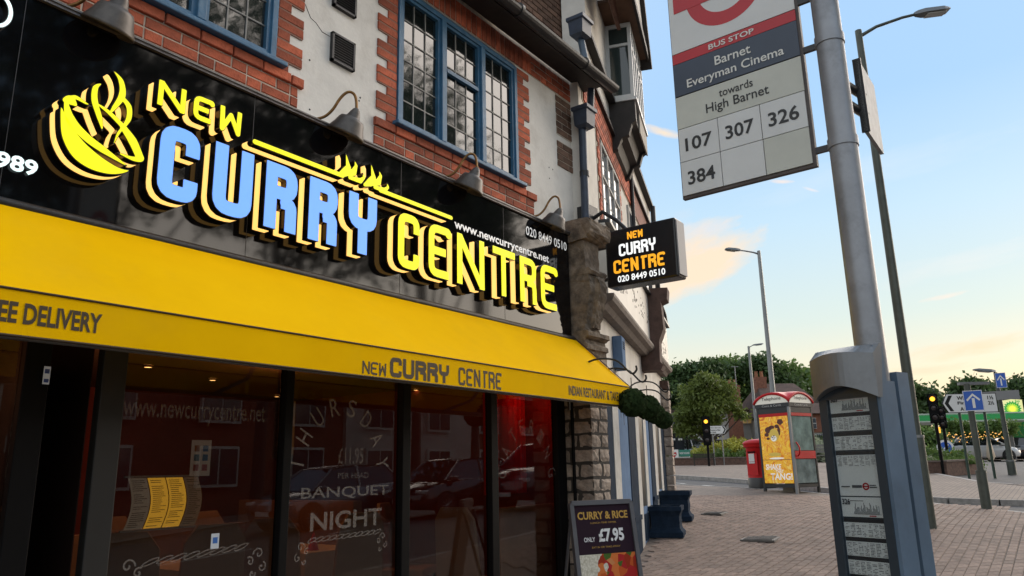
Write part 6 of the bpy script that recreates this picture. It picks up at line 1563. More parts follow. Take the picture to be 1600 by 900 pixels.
def star(r1,r2,npt,m_,off,nm='emblem_petal'):
    pts=[((r1 if i%2==0 else r2)*math.cos(math.pi*i/npt),(r1 if i%2==0 else r2)*math.sin(math.pi*i/npt)) for i in range(2*npt)]
    m=MB(); plate(m,c+np.array([0,0,0]),rg_,n,pts,.25+off,.25+off+.01); m.build(nm,m_,tt)
star(.52,.40,18,mat('emblem green',(.02,.30,.05),.4,emit=.3,ecol=(.03,.5,.08)),.002); star(.38,.27,18,mat('emblem lime',(.35,.60,.04),.4,emit=.4,ecol=(.5,.85,.06)),.014); star(.26,.16,18,mat('emblem yellow',(.8,.75,.05),.4,emit=.5,ecol=(1,.95,.1)),.026)
text('bp',frame(c+n*.262+rg_*(.22)*(1 if rg_@Rx>0 else 1)+np.array([0,0,ph_*.62]),rg_ if rg_@Rx>0 else -rg_,(0,0,1)),.24,.22,mat('emblem green',(.02,.30,.05),.4),tt,bold=.02)
cl=MB(); 
for s_ in (-1,1): cl.obox(c+rg_*pw*.85*s_-rg_*.06-np.array([0,0,ph_]),rg_*.12,n*.2,(0,0,-(c[2]-ph_-z0)))
cl.build('leg',gbp,tt)
m=MB(); plate(m,c-np.array([0,0,ph_*2.6]),rg_,n,[(-pw*.8,-ph_*.9),(pw*.8,-ph_*.9),(pw*.8,ph_*1.2),(-pw*.8,ph_*1.2)],.0,.2); m.build('price_panel',mat('dark green panel',(.01,.09,.03),.4,emit=.15,ecol=(.02,.3,.06)),tt)
# ================================================================== cars
def car_proto(paint_,wheelb=2.6,Lc=4.2,Hc=1.45,suv=False,name='parked_car'):
    t=empty(name,(0,0,0)); W2=.88
    tyre=mat('tyre',(.012,.012,.012),.8); rim=mat('alloy rim',(.35,.35,.36),.3,metal=.8); gls=mat('car glass',(.012,.015,.018),.03,spec=1); chrome=mat('chrome trim',(.5,.5,.5),.15,metal=1)
    L2=Lc/2; hb=Hc*.62; 
    # body: lower shell stations along x (z bottom, z shoulder, half width)
    st=[(-L2,.36,.62*Hc*.95,.70),(-L2+.10,.26,.64*Hc,.80),(-L2+.45,.22,.655*Hc,.86),(-wheelb/2-.05,.22,.66*Hc,W2),(-.4,.20,.645*Hc,W2),(.6,.20,.63*Hc,W2),(wheelb/2,.22,.60*Hc,W2*.985),(L2-.45,.22,.55*Hc,.84),(L2-.12,.25,.48*Hc,.76),(L2,.34,.42*Hc,.62)]
    if suv: st=[(a,b_+.06,c_*1.06,d_) for a,b_,c_,d_ in st]
    m=MB(); ns=[]
    for a,zb_,zs,wv in st:
        ring=[(a,-wv*.90,zb_),(a,-wv*.99,zb_+.10),(a,-wv,zb_+(zs-zb_)*.55),(a,-wv*.97,zs-.04),(a,-wv*.90,zs),(a,0,zs+.035),(a,wv*.90,zs),(a,wv*.97,zs-.04),(a,wv,zb_+(zs-zb_)*.55),(a,wv*.99,zb_+.10),(a,wv*.90,zb_)]
        ns.append(ring)
    vs=[v for r_ in ns for v in r_]; K=11; fs=[(i*K+k,i*K+k+1,(i+1)*K+k+1,(i+1)*K+k) for i in range(len(st)-1) for k in range(K-1)]+[(i*K+K-1,i*K,(i+1)*K,(i+1)*K+K-1) for i in range(len(st)-1)]+[tuple(range(K))[::-1],tuple((len(st)-1)*K+k for k in range(K))]
    m.add(vs,fs,True); m.build('body',paint_,t,w=False)
    # glasshouse
    zr=Hc; zs=.64*Hc*(1.05 if suv else 1)
    gx=[(-L2+ (.18 if suv else .30),zs),(-L2+(.38 if suv else .75),zr-.05),(-.15,zr),(.45,zr-.04),(1.25,zs-.01)]
    low=[(gx[0][0],zs),(gx[4][0],zs-.01)]
    def sec(x_,z_,wv): return (x_,wv,z_)
    rf=MB(); wt=.60; wb=.80
    tops=[(-L2+(.42 if suv else .80),zr-.045),(-.5,zr-.002),(.05,zr),(.50,zr-.05)]
    vs=[(gx[0][0],-wb,zs),(gx[0][0],wb,zs)]+[(a,s*wt,z_) for a,z_ in tops for s in (-1,1)]+[(gx[4][0],-wb,zs-.01),(gx[4][0],wb,zs-.01)]
    rf.add(vs,[(2,3,5,4),(4,5,7,6),(6,7,9,8)],True); roof_=[(a,s*(wt+.02),z_+.012) for a,z_ in tops for s in (-1,1)]
    r2=MB(); r2.add(roof_+[(a,b_,z_-.05) for a,b_,z_ in roof_],[(0,1,3,2)[::-1],(2,3,5,4)[::-1],(4,5,7,6)[::-1],(0,2,10,8),(2,4,12,10),(4,6,14,12),(1,9,11,3),(3,11,13,5),(5,13,15,7),(0,8,9,1),(6,7,15,14)],True); r2.build('roof',paint_,t,w=False)
    MB().add([vs[0],vs[1],vs[3],vs[2]],[(0,3,2,1)]).build('rear_window',gls,t,w=False); MB().add([vs[8],vs[9],vs[11],vs[10]],[(0,3,2,1)]).build('windscreen',gls,t,w=False)
    for s,ix in ((-1,0),(1,1)):
        P=[vs[0+ix],vs[2+ix],vs[4+ix],vs[6+ix],vs[8+ix],vs[10+ix]]; g_=MB().add([(a,b_+s*.004,c_) for a,b_,c_ in P],[tuple(range(6)) if s<0 else tuple(range(6))[::-1]]); gg=g_.build('side_window',gls,t,w=False)
        pl=MB(); 
        for f0,f1 in (((vs[0+ix]),(vs[2+ix])),((vs[8+ix]),(vs[10+ix]))): pl.tube([f0,f1],.035,6)
        q0=Vector((-.25,s*(wb+.005),zs)); q1=Vector((-.30,s*(wt+.01),zr-.01)); pl.tube([q0,q1],.035,6); pl.build('pillar',paint_,t,w=False)
        MB().tube([(gx[0][0]+.1,s*(wb+.015),zs+.005),(gx[4][0]-.05,s*(wb+.015),zs+.0)],.010,5).build('waist_trim',chrome,t,w=False)
        MB().bbox((.95,s*.83,zs-.02),(1.12,s*1.0,zs+.10),.02).build('wing_mirror',paint_,t,w=False)
        MB().bbox((L2-.35,s*.50,.44*Hc),(L2-.05,s*.76,.50*Hc),.02).build('headlight',mat('headlight',(.5,.5,.5),.1,spec=1),t,w=False)
        MB().bbox((-L2-.01,s*.55,.50*Hc),(-L2+.12,s*.78,.60*Hc),.015).build('tail_light',mat('tail light',(.3,.01,.01),.2),t,w=False)
        rw=.34 if suv else .315
        for xx in (-wheelb/2,wheelb/2):
            MB().lathe((xx,s*.885,rw),[(rw+.05,-.03),(rw+.05,.0)],24,(0,s,0)).build('wheel_arch',tyre,t,w=False)
            w0=MB().lathe((xx,s*.70,rw),[(rw*.6,0),(rw*.95,.0),(rw,.04),(rw,.16),(rw*.95,.20),(rw*.66,.205)],28,(0,s,0)).build('wheel',tyre,t,w=False)
            rr=MB(); rr.lathe((xx,s*.895,rw),[(rw*.66,.012),(rw*.62,.0),(rw*.60,-.02)],24,(0,s,0),cap=False)
            for k_ in range(10): a=2*math.pi*k_/10; rr.tube([(xx+.05*math.cos(a),s*.902,rw+.05*math.sin(a)),(xx+rw*.62*math.cos(a),s*.90,rw+rw*.62*math.sin(a))],.014,5)
            rr.lathe((xx,s*.885,rw),[(.055,0),(.05,.025),(0,.03)],14,(0,s,0)); rr.build('rim',rim,w0,w=False)
    MB().box((-L2-.02,-.26,.52),(-L2,.26,.63)).build('number_plate',mat('plate',(.6,.55,.2),.5),t,w=False); MB().box((L2-.01,-.26,.40),(L2+.015,.26,.51)).build('number_plate',mat('white plate',(.6,.6,.58),.4),t,w=False)
    m=MB(); m.box((L2-.06,-.45,.42),(L2-.0,.45,.52)); m.build('grille',black_m,t,w=False)
    return t
def place(t,x,y,rz,lab,grp=None):
    t.location=(x,y,G(x,y)-RD); t.rotation_euler=(0,-math.atan((G(x+1,y)-G(x-1,y))/2*math.cos(rz)),rz); tag(t,lab,'car',grp); return t
ck=car_proto(mat('black car paint',(.010,.011,.015),.15,coat=.8,spec=.8)); cw=car_proto(mat('white car paint',(.55,.56,.57),.2,coat=.6)); cg_=car_proto(mat('silver car paint',(.22,.23,.25),.25,metal=.6,coat=.5)); cs=car_proto(mat('dark red car paint',(.030,.010,.012),.15,coat=.8,spec=.8),2.8,4.6,1.75,True)
cr_=car_proto(mat('deep red paint',(.12,.01,.01),.2,coat=.6))
# parked across the street, seen only as reflections in the shop windows
def mir(px,py,u):
    q=at(px,py,u); return q[0],2*YG-q[1]
x,y=mir(712,780,21.5); place(ck,x,y,R(182),'glossy black hatchback parked across the road, reflected in the third shop window')
x,y=mir(860,768,22.5); place(cs,x,y,R(180),'dark red off-road car parked across the road, reflected in the last shop window')
c=copy_tree(cg_); x,y=mir(520,780,20.5); place(c,x,y,R(182),'silver hatchback parked across the road, reflected in the second window pane')
# by the petrol station and at the junction
def pc(t,px,u,rz,lab,new=True):
    c=copy_tree(t) if new else t; q=at(px,716,u); return place(c,q[0],q[1],R(rz),lab,'cars beyond the junction')
pc(cw,1530,47,-62,'white hatchback crossing behind the blue arrow sign',False)
pc(cg_,1447,60,-62,'pale silver car just left of the white hatchback',False)
pc(ck,1572,50,120,'black car under the petrol station totem')
pc(ck,1600,52,118,'black car cut off by the right edge of the photo')
pc(cw,1493,75,-60,'small white car farther back beyond the hedge')
pc(cr_,1612,66,-60,'red car at the far right beyond the black cars',False)
pc(cg_,1084,44,-50,'silver car parked among bushes left of the green cabinet')
pc(cw,1073,50,-50,'pale car roof seen above the flower bed by the dark shed')
# ================================================================== trees
trunk_m=mat('bark',(.06,.045,.035),.9,var=.4,scale=6)
def leafm(n,c): 
    m=mat(n,c,.55,var=.55,scale=1.1,transl=.3,spec=.3); return m
lf_dark=leafm('dark summer foliage',(.062,.108,.035)); lf_mid=leafm('mid summer foliage',(.105,.175,.042)); lf_lite=leafm('light yellow green foliage',(.125,.165,.035)); lf_yel=leafm('bright shrub foliage',(.36,.36,.06))
def tree(x,y,h,lumps,n,m,lab,leaf=.28,trunk=True,cat='tree',name='tree',grp='trees around the junction',seed=0,trunk_r=.22,zb=None):
    """lumps: (dx,dy,dz,r) relative to the base; leaves fill the shells of the lumps"""
    z=(G(x,y)-.05) if zb is None else zb; r_=np.random.RandomState(seed+5)
    t=empty(name,(x,y,z),0,lab,cat,grp)
    if trunk:
        tr=MB(); top_=max(l[2] for l in lumps); tr.tube([(x,y,z),(x+.05,y,z+h*.3),(x-.05,y+.05,z+top_*.8)],[trunk_r,trunk_r*.7,trunk_r*.3],10)
        for l in lumps:
            s=Vector((x,y,z+h*.25)); e=Vector((x+l[0],y+l[1],z+l[2])); mid=(s+e)/2+Vector((0,0,-.2)); tr.tube([s,mid,e],[trunk_r*.45,trunk_r*.3,trunk_r*.1],6)
        tr.build('trunk',trunk_m,t)
    w_=np.array([l[3]**2 for l in lumps]); w_/=w_.sum(); idx=r_.choice(len(lumps),n,p=w_); L_=np.array([l[:4] for l in lumps])[idx]
    v=r_.normal(size=(n,3)); v/=np.linalg.norm(v,axis=1)[:,None]; rad=L_[:,3]*(.45+.62*r_.rand(n)**.6)
    # clusters: pull leaves towards random twig centres so gaps show
    pos=L_[:,:3]+v*rad[:,None]*np.array([1,1,.82])
    nc=max(12,n//26); cen=pos[r_.choice(n,nc)]; ci=r_.randint(0,nc,n); k=r_.rand(n)<.72
    pos[k]=cen[ci[k]]+r_.normal(size=(k.sum(),3))*np.array([leaf*1.5,leaf*1.5,leaf*.9])
    a=r_.normal(size=(n,3)); a/=np.linalg.norm(a,axis=1)[:,None]; b_=np.cross(a,r_.normal(size=(n,3))); b_/=np.linalg.norm(b_,axis=1)[:,None]+1e-9
    s=(leaf*r_.uniform(.5,1.1,n))[:,None]; c=pos+np.array([x,y,z]); V=np.stack([c-a*s,c+b_*s*.45,c+a*s,c-b_*s*.45],1).reshape(-1,3)-np.array([x,y,z])
    me=bpy.data.meshes.new('crown'); me.vertices.add(4*n); me.vertices.foreach_set('co',V.ravel()); me.loops.add(4*n); me.loops.foreach_set('vertex_index',np.arange(4*n,dtype=np.int32)); me.polygons.add(n); me.polygons.foreach_set('loop_start',np.arange(0,4*n,4,dtype=np.int32)); me.polygons.foreach_set('loop_total',np.full(n,4,dtype=np.int32)); me.update(); me.validate()
    me.materials.append(m); o_=bpy.data.objects.new('crown',me); C.objects.link(o_); o_.parent=t
    return t
def tree_px(blobs,u,n,m,lab,leaf=.3,seed=0,pxb=None,**k):
    """blobs in photo pixels (x,y,r) at depth u: converted to real lumps"""
    bx_=pxb or sum(b_[0] for b_ in blobs)/len(blobs); q=base(bx_,u); r_=random.Random(seed); lumps=[]
    for px,py,pr in blobs:
        p=at(px,py,u+r_.uniform(-1,1)*pr/F_PX*u*.6); lumps.append((p[0]-q[0],p[1]-q[1],p[2]-q[2],pr/F_PX*u))
    h=max(l[2] for l in lumps); return tree(q[0],q[1],h,lumps,n,m,lab,leaf,seed=seed,**k)
tree_px([(1105,600,20),(1085,618,22),(1128,615,22),(1108,635,28),(1072,645,18),(1136,630,14),(1066,668,14),(1090,664,18),(1114,660,11),(1150,640,8),(1160,648,7),(1096,590,12)],40,10500,lf_lite,'light yellow green tree in front of the darker trees, left of the post box',.13,1,trunk_r=.16)
tree_px([(1062,590,22),(1085,582,20),(1050,620,24),(1055,655,22),(1110,578,18)],58,9000,lf_dark,'dark tree rising behind the end of the blue fronted building',.26,2)
tree_px([(1130,576,20),(1155,582,24),(1165,620,30),(1140,625,26),(1180,645,22)],62,9000,lf_mid,'dark round tree between the light tree and the middle street lamp',.28,3)
tree_px([(1185,572,20),(1205,590,24),(1200,625,26),(1225,605,24)],60,9000,lf_dark,'tall dark tree behind the middle street lamp',.28,4)
tree_px([(1245,592,18),(1228,580,14),(1258,610,14),(1240,630,24)],66,6000,lf_mid,'tree behind the brown roofed house',.28,5)
tree_px([(1415,610,20),(1440,620,18),(1425,650,26),(1405,660,22),(1390,640,20)],60,7000,lf_dark,'dark tree behind the near street lamp',.28,6)
tree_px([(1447,688,17),(1436,690,16),(1430,702,16)],44,6000,lf_mid,'bushy tree under the green canopy strip, behind the near street lamp',.22,7,trunk=False)
tree_px([(1510,610,20),(1530,612,20),(1550,625,22),(1500,640,22),(1480,635,18)],90,8000,lf_dark,'dark tree line behind the Whetstone sign',.40,8)
tree_px([(1580,612,16),(1600,606,20),(1625,615,26),(1590,635,20)],95,7000,lf_dark,'dark trees behind the petrol station totem',.42,9)
tree_px([(1490,666,11),(1512,670,11),(1540,671,11),(1560,667,11),(1526,670,10),(1575,668,10)],45,7000,lf_mid,'hedge trees behind the white hatchback',.13,10,trunk=False)
tree_px([(1590,690,18),(1565,690,14)],62,3500,lf_mid,'bush beyond the black cars at the right edge',.24,11,trunk=False)
tree_px([(1075,690,12),(1085,700,10)],46,1800,lf_dark,'dark shrub beside the parked silver car',.15,12,trunk=False)
# string of small lights in the hedge
r_=random.Random(4); m=MB()
for i in range(75):
    px=1475+100*i/75; py=690-8*abs(math.sin(i*.35))+r_.uniform(-14,2)*(.6); p=at(px,py,43+r_.uniform(-2,2)); m.lathe(p,[(0,-.03),(.03,0),(0,.03)],6)
q=at(1525,690,43); top(m,'string_lights',emat('fairy light',(1,.5,.12),1.3),(q[0],q[1],q[2]),label='string of small orange lights hung in the hedge above the white hatchback',cat='string lights')
for px,pt_,lab in ((1430+58,678,'closed cream parasol left of the white hatchback'),(1552,676,'closed cream parasol right of the white hatchback')):
    q=base(px,43.5); zt=zat(px,pt_,43.5); top(MB().tube([tuple(q),(q[0],q[1],zt)],.05,8).lathe((q[0],q[1],zt-1.6),[(.05,0),(.22,.3),(.12,1.0),(.02,1.6)],10),'closed_parasol',cloth,q,label=lab,cat='parasol')
# ================================================================== planting beds on the island
bwall=mat('old brick wall',(.13,.075,.055),.9,var=.4,scale=10,bump=.4)
def bed(pts_px,u_list,hw,lab,plants,thick=.25):
    """low brick wall along points, soil behind and plants in it"""
    P=[at(px,735,u_)[:2] for px,u_ in zip(pts_px,u_list)]
    t=empty('planting_bed',(P[0][0],P[0][1],G(*P[0])),0,lab,'planting bed')
    for a,b_ in zip(P[:-1],P[1:]):
        d=b_-a; L_=np.hypot(*d); nseg=max(1,int(L_/2)); 
        for i in range(nseg):
            p0_=a+d*i/nseg; p1_=a+d*(i+1)/nseg; nn_=np.array([-d[1],d[0]])/L_*thick; za,zb_=G(*p0_),G(*p1_)
            MB().obox((p0_[0],p0_[1],za-.1),(p1_[0]-p0_[0],p1_[1]-p0_[1],zb_-za),(nn_[0],nn_[1],0),(0,0,hw+.1)).build('retaining_wall',bwall,t)
            MB().obox((p0_[0]-nn_[0]*.1,p0_[1]-nn_[1]*.1,za+hw+.002),(p1_[0]-p0_[0],p1_[1]-p0_[1],zb_-za),(nn_[0]*1.2,nn_[1]*1.2,0),(0,0,.06)).build('coping',mat('bed coping',(.16,.12,.10),.9,var=.3),t)
    return t
bed([1040,1100,1172],[36,36,36],.30,'low brick edged bed of grasses behind the bench, left of the post box',None)
g_=gnd(1410,768); bed([1380,1430,1480,1534],[26.5,26,26,27.5],.36,'low brick edged bed under the hedge, right of the near street lamp',None)
def shrub(px,py,pr,u,n,m,lab,leaf=.10,seed=0,nm='shrub'):
    q=at(px,py,u); z0=G(q[0],q[1]); r=pr*1.35/F_PX*u; return tree(q[0],q[1],r,[(0,0,max(q[2]-z0,r*.5),r),(r*.7,0,max(q[2]-z0-.1,r*.4),r*.8),(-r*.7,.1,max(q[2]-z0-.1,r*.4),r*.8)],n,m,lab,leaf,trunk=False,cat='shrub',name=nm,grp='shrubs in the planting beds',seed=seed)
shrub(1090,712,11,38,2500,lf_yel,'yellow green shrub at the left end of the grass bed',.10,21)
shrub(1112,706,12,39,2500,lf_yel,'yellow flowering shrub in the middle of the grass bed',.10,22)
shrub(1150,701,16,38,3500,lf_yel,'bright yellow shrub next to the post box',.11,23)
shrub(1135,722,12,37.2,2500,lf_mid,'mid green clump of grass in front of the yellow shrubs',.12,24)
shrub(1160,722,12,37,2500,lf_mid,'mid green clump just left of the post box',.12,25)
shrub(1070,725,8,37.4,1500,lf_mid,'low green plants behind the white notice boards',.09,26)
pwhite=leafm('white flowering foliage',(.30,.34,.24))
shrub(1283,705,16,40,3500,pwhite,'white flowering shrub between the phone box and the timetable case',.12,27)
shrub(1280,690,10,46,1500,lf_mid,'green shrub above the white flowering one',.12,28)
shrub(1420,718,22,28.5,4000,lf_dark,'dark evergreen bush left in the brick edged bed behind the near lamp',.09,29)
shrub(1455,720,20,28.5,4000,lf_mid,'spreading green bush in the middle of the brick edged bed',.09,30)
shrub(1492,728,16,28.8,3500,lf_mid,'leafy bush at the right of the brick edged bed',.10,31)
shrub(1450,745,11,27.6,3000,pwhite,'pale spiky plants at the front of the brick edged bed',.08,32)
shrub(1520,745,8,28.6,1500,lf_mid,'last small bush at the right end of the brick edged bed',.09,33)
r_=np.random.RandomState(5); m=MB()
for i in range(1800):
    px=1045+125*r_.rand(); q=at(px,735,36.6+r_.rand()*1.2); z0=G(q[0],q[1])+.2; h=r_.uniform(.15,.45); a=r_.rand()*6.28; dx,dy=math.cos(a)*.03,math.sin(a)*.03
    m.add([(q[0]-dx,q[1]-dy,z0),(q[0]+dx,q[1]+dy,z0),(q[0]+r_.normal()*.12,q[1]+r_.normal()*.12,z0+h)],[(0,1,2)])
for i in range(900):
    px=1395+135*r_.rand(); q=at(px,750,26.8+r_.rand()*1); z0=G(q[0],q[1])+.25; h=r_.uniform(.1,.3); a=r_.rand()*6.28; dx,dy=math.cos(a)*.025,math.sin(a)*.025
    m.add([(q[0]-dx,q[1]-dy,z0),(q[0]+dx,q[1]+dy,z0),(q[0]+r_.normal()*.1,q[1]+r_.normal()*.1,z0+h)],[(0,1,2)])
m.build('tall_grass',lf_mid,None,label='tall green grass and leaves growing in the island beds',cat='grass',kind='stuff')
# benches
def bench(px,py,u,wd_,lab,m_,rz=0,hs=1):
    q=at(px,py,u); z0=G(q[0],q[1]); n,rg_=facing(q[0],q[1],rz); o_=np.array([q[0],q[1],z0]); t=empty('park_bench',tuple(o_),0,lab,'bench')
    def bb(mb,a0,a1,b0,b1,c0,c1): return mb.obox(o_+rg_*a0+n*b0+np.array([0,0,c0*hs]),rg_*(a1-a0),n*(b1-b0),(0,0,(c1-c0)*hs))
    for i in range(4): bb(MB(),-wd_/2,wd_/2,-.2+i*.11,-.11+i*.11,.42,.45).build('seat_slat',m_,t)
    for i in range(3): bb(MB(),-wd_/2,wd_/2,-.26,-.235,.55+i*.12,.64+i*.12).build('back_slat',m_,t)
    for s in (-1,1):
        l=MB(); bb(l,s*wd_*.45-.03,s*wd_*.45+.03,-.25,.22,.36,.42); bb(l,s*wd_*.45-.03,s*wd_*.45+.03,.15,.21,0,.36); bb(l,s*wd_*.45-.03,s*wd_*.45+.03,-.23,-.17,0,.90); l.build('leg_frame',m_,t)
dkw=mat('dark bench wood',(.05,.04,.032),.7,var=.3)
bench(1101,731,34.8,.95,'dark wooden bench in front of the grass bed',dkw,hs=.6)
bench(1276,722,32,1.8,'grey bench between the phone box and the timetable case',mat('grey bench wood',(.20,.19,.17),.7,var=.3))
# notice boards in the bed
def board(px0,py0,px1,py1,u,m_,lab,txt,tm):
    c=at((px0+px1)/2,(py0+py1)/2,u); w_=(px1-px0)/F_PX*u; h=(py1-py0)/F_PX*u; n,rg_=facing(c[0],c[1]); rg_=rg_ if rg_@Rx>0 else -rg_; t=empty('notice_board',(c[0],c[1],G(c[0],c[1])),0,lab,'notice board')
    m=MB(); plate(m,c,rg_,n,[(-w_/2,-h/2),(w_/2,-h/2),(w_/2,h/2),(-w_/2,h/2)],0,.03); m.build('panel',m_,t)
    for s in (-1,1): MB().tube([c+rg_*s*w_*.42,(*(c+rg_*s*w_*.42)[:2],G(c[0],c[1]))],.025,6).build('post',signw,t)
    for (s,a,b_,ww,hh_) in txt: text(s,frame(c-rg_*w_/2+rg_*w_*a+n*.032+np.array([0,0,h*(b_-.5)]),rg_,(0,0,1)),w_*ww,h*hh_,tm,t,bold=.02)
    return t,c,rg_,n,w_,h
t,c,rg_,n,w_,h=board(1046,703,1060,719,36.4,signw,'white notice board with a red heart crest at the left end of the grass bed',[],signk)
m=MB(); plate(m,c,rg_,n,[(-.0,-h*.30),(w_*.30,h*.02),(w_*.28,h*.22),(w_*.12,h*.28),(0,h*.18),(-w_*.12,h*.28),(-w_*.28,h*.22),(-w_*.30,h*.02)],.031,.036); m.build('heart_emblem',red_s,t)
m=MB(); plate(m,c,rg_,n,[(-w_*.2,-h*.02),(w_*.2,-h*.02),(w_*.2,h*.08),(-w_*.2,h*.08)],.0365,.04); m.build('emblem_band',signw,t)
board(1061,703,1078,713,36.4,mat('board green',(.03,.20,.14),.5),'green notice board beside the heart crest board',[('BARNET IN BLOOM',.08,.35,.84,.3)],signw)
board(1061,714,1078,719,36.4,signw,'narrow white notice strip under the green board',[],signk)
# green roadside cabinet
c=at(1124,708,41); z0=G(c[0],c[1]); w_=38/F_PX*41; zt=zat(1124,690,41); n,rg_=facing(c[0],c[1],8); t=empty('roadside_cabinet',(c[0],c[1],z0),0,'green roadside cabinet behind the flowering shrubs','cabinet')
cabg=mat('cabinet green',(.018,.045,.028),.5,var=.2)
for s in (-1,0): MB().obox(np.array([c[0],c[1],z0])+rg_*(w_/2*s+.005),rg_*(w_/2-.01),n*.03,(0,0,zt-z0)).build('cabinet_door',cabg,t)
MB().obox(np.array([c[0],c[1],z0])-rg_*w_/2-n*.5,rg_*w_,n*.5,(0,0,zt-z0-.01)).build('casing',cabg,t); MB().obox(np.array([c[0],c[1],zt])-rg_*(w_/2+.04)-n*.54,rg_*(w_+.08),n*.60,(0,0,.05)).build('lid',cabg,t)
# ================================================================== houses and sheds behind
def hbox(px0,px1,u,z0,zt_px,dep,name,m_,parent,off=0,pxm=None):
    a=at(px0,735,u); b_=at(px1,735,u); d=b_-a; d[2]=0; nn_=Hx*dep; zt=zat((px0+px1)/2,zt_px,u)
    return MB().obox((a[0]-Hx[0]*off,a[1]-Hx[1]*off,z0),d,nn_,(0,0,zt-z0)).build(name,m_,parent),a,b_,zt
white_h=mat('white house render',(.50,.49,.46),.85,var=.12,scale=1.5); tiledark=mat('dark roof tile',(.075,.045,.036),.9,var=.35,scale=3,bump=.3); rb2=mat('house brick',(.22,.09,.055),.9,var=.3,scale=8)
winm=mat('far window glass',(.06,.07,.08),.1,spec=.8); 
def hwin(px0,py0,px1,py1,u,parent,bars=2,m_=winm):
    a=at(px0,py1,u); b_=at(px1,py0,u); d=np.array([b_[0]-a[0],b_[1]-a[1],0]); f_=MB(); L_=np.linalg.norm(d); e=d/L_; z0,z1=a[2],b_[2]
    f_.obox(a-Hx*.06,d,Hx*.05,(0,0,z1-z0)); w_o=f_.build('window',mat('far white frame',(.6,.6,.57),.6),parent)
    k=bars; 
    for i in range(k):
        for j in range(2):
            p=a+e*(L_*(i+.08)/k)+np.array([0,0,(z1-z0)*(j+.06)/2]); MB().obox(p-Hx*.075,e*(L_*.84/k),Hx*.014,(0,0,(z1-z0)*.44)).build('pane',m_,w_o)
U=50
ht_=empty('white_terrace',tuple(base(1150,U)),0,'low white rendered terrace with small windows behind the trees','house')
o_,a,b_,zt=hbox(1052,1212,U,1.2,643,8,'wall',white_h,ht_)
hbox(1045,1215,U,zt-.0,640,8.4,'roof',tiledark,ht_,.4)
for x0,y0,x1,y1,mm in ((1138,651,1147,664,winm),(1150,651,1157,663,winm),(1160,651,1174,662,mat('amber curtain',(.45,.30,.12),.6,emit=.25)),(1180,650,1190,662,winm),(1088,652,1098,664,winm)): hwin(x0,y0,x1,y1,U-.1,ht_,2,mm)
hbox(1128,1212,U-6,1.2,690,5,'brick_extension',rb2,ht_); hbox(1126,1214,U-6.2,zat(1170,690,U-6.2)+.01,686,5.3,'flat_roof',tiledark,ht_)
bh_=empty('brown_roofed_house',tuple(base(1260,46)),0,'house with steep brown tiled roof and red brick wall behind the phone box','house')
hbox(1212,1310,46,1.2,650,8,'wall',white_h,bh_); hbox(1212,1310,45.9,zat(1260,676,45.9),645,.1,'brick_band',rb2,bh_)
a=at(1206,735,45.6); b_=at(1316,735,45.6); z0=zat(1260,646,45.6); z1=zat(1258,597,49)
R1=MB(); ua_=a+(b_-a)*.22; ub_=a+(b_-a)*.80
def pz(p,z_,dep=0): return (p[0]+Hx[0]*dep,p[1]+Hx[1]*dep,z_)
R1.add([pz(a,z0),pz(b_,z0),pz(b_,z0,8.5),pz(a,z0,8.5),pz(ua_,z1,4),pz(ub_,z1,4)],[(0,1,5,4),(1,2,5),(2,3,4,5),(3,0,4),(3,2,1,0)]); R1.build('roof',tiledark,bh_)
hwin(1264,653,1274,670,45.8,bh_,2); hwin(1276,678,1284,690,45.8,bh_,3); hwin(1240,653,1250,670,45.8,bh_,2)
gb_=empty('gabled_house',tuple(base(1196,52)),0,'white gable end with a brown roof left of the phone box','house')
a=at(1180,735,52); b_=at(1216,735,52); zz0=zat(1196,660,52); zz1=zat(1197,632,52); MB().prism([pz(a,1.2),pz(b_,1.2),pz(b_,zz0),pz(a+(b_-a)*.5,zz1),pz(a,zz0)],Hx*6).build('wall',white_h,gb_)
rr=MB(); mdp=a+(b_-a)*.5; 
for p_,s in ((a,-1),(b_,1)): rr.obox(pz(mdp,zz1+.05,-.3),(p_[0]-mdp[0],p_[1]-mdp[1],zz0-zz1),Hx*6.6,(0,0,.18))
rr.build('roof',tiledark,gb_)
def chimney(px,pt_,pb_,u,w_px,lab,pots=2,ant=None):
    a=at(px-w_px/2,735,u); b_=at(px+w_px/2,735,u); d=b_-a; d[2]=0; z0=zat(px,pb_,u); z1=zat(px,pt_,u); t=empty('chimney_stack',(a[0],a[1],z0),0,lab,'chimney')
    MB().obox((a[0],a[1],z0-3),d,Hx*.9,(0,0,z1-z0+3)).build('stack',rb2,t); MB().obox((a[0]-d[0]*.05,a[1]-d[1]*.05,z1),d*1.1,Hx*1.0,(0,0,.18)).build('corbel_course',rb2,t)
    for i in range(pots): q=a+d*(.25+.5*i/max(1,pots-1)); MB().lathe((q[0]+Hx[0]*.4,q[1]+Hx[1]*.4,z1+.18),[(.12,0),(.10,.35),(.12,.4)],10).build('chimney_pot',mat('clay pot',(.28,.12,.06),.8),t)
    if ant: q=a+d*.7; MB().tube([(q[0],q[1],z1),(q[0],q[1],zat(px,ant,u))],.03,6).tube([(q[0]-d[0]*.35,q[1]-d[1]*.35,zat(px,ant+1,u)),(q[0]+d[0]*.35,q[1]+d[1]*.35,zat(px,ant+1,u))],.02,4).build('aerial',sgrey,t)
chimney(1159,606,635,49,17,'broad red brick chimney in front of the trees left of the middle lamp',2,572)
chimney(1203,593,632,49,17,'red brick chimney just left of the brown roof',2)
chimney(1046,613,650,46,12,'red brick chimney partly behind the last topiary ball',1)
sh=empty('dark_shed',tuple(base(1058,43)),0,'dark blue black shed with a stepped outline beside the topiary balls','shed')
bks=mat('blue black boarding',(.012,.016,.024),.6,var=.2)
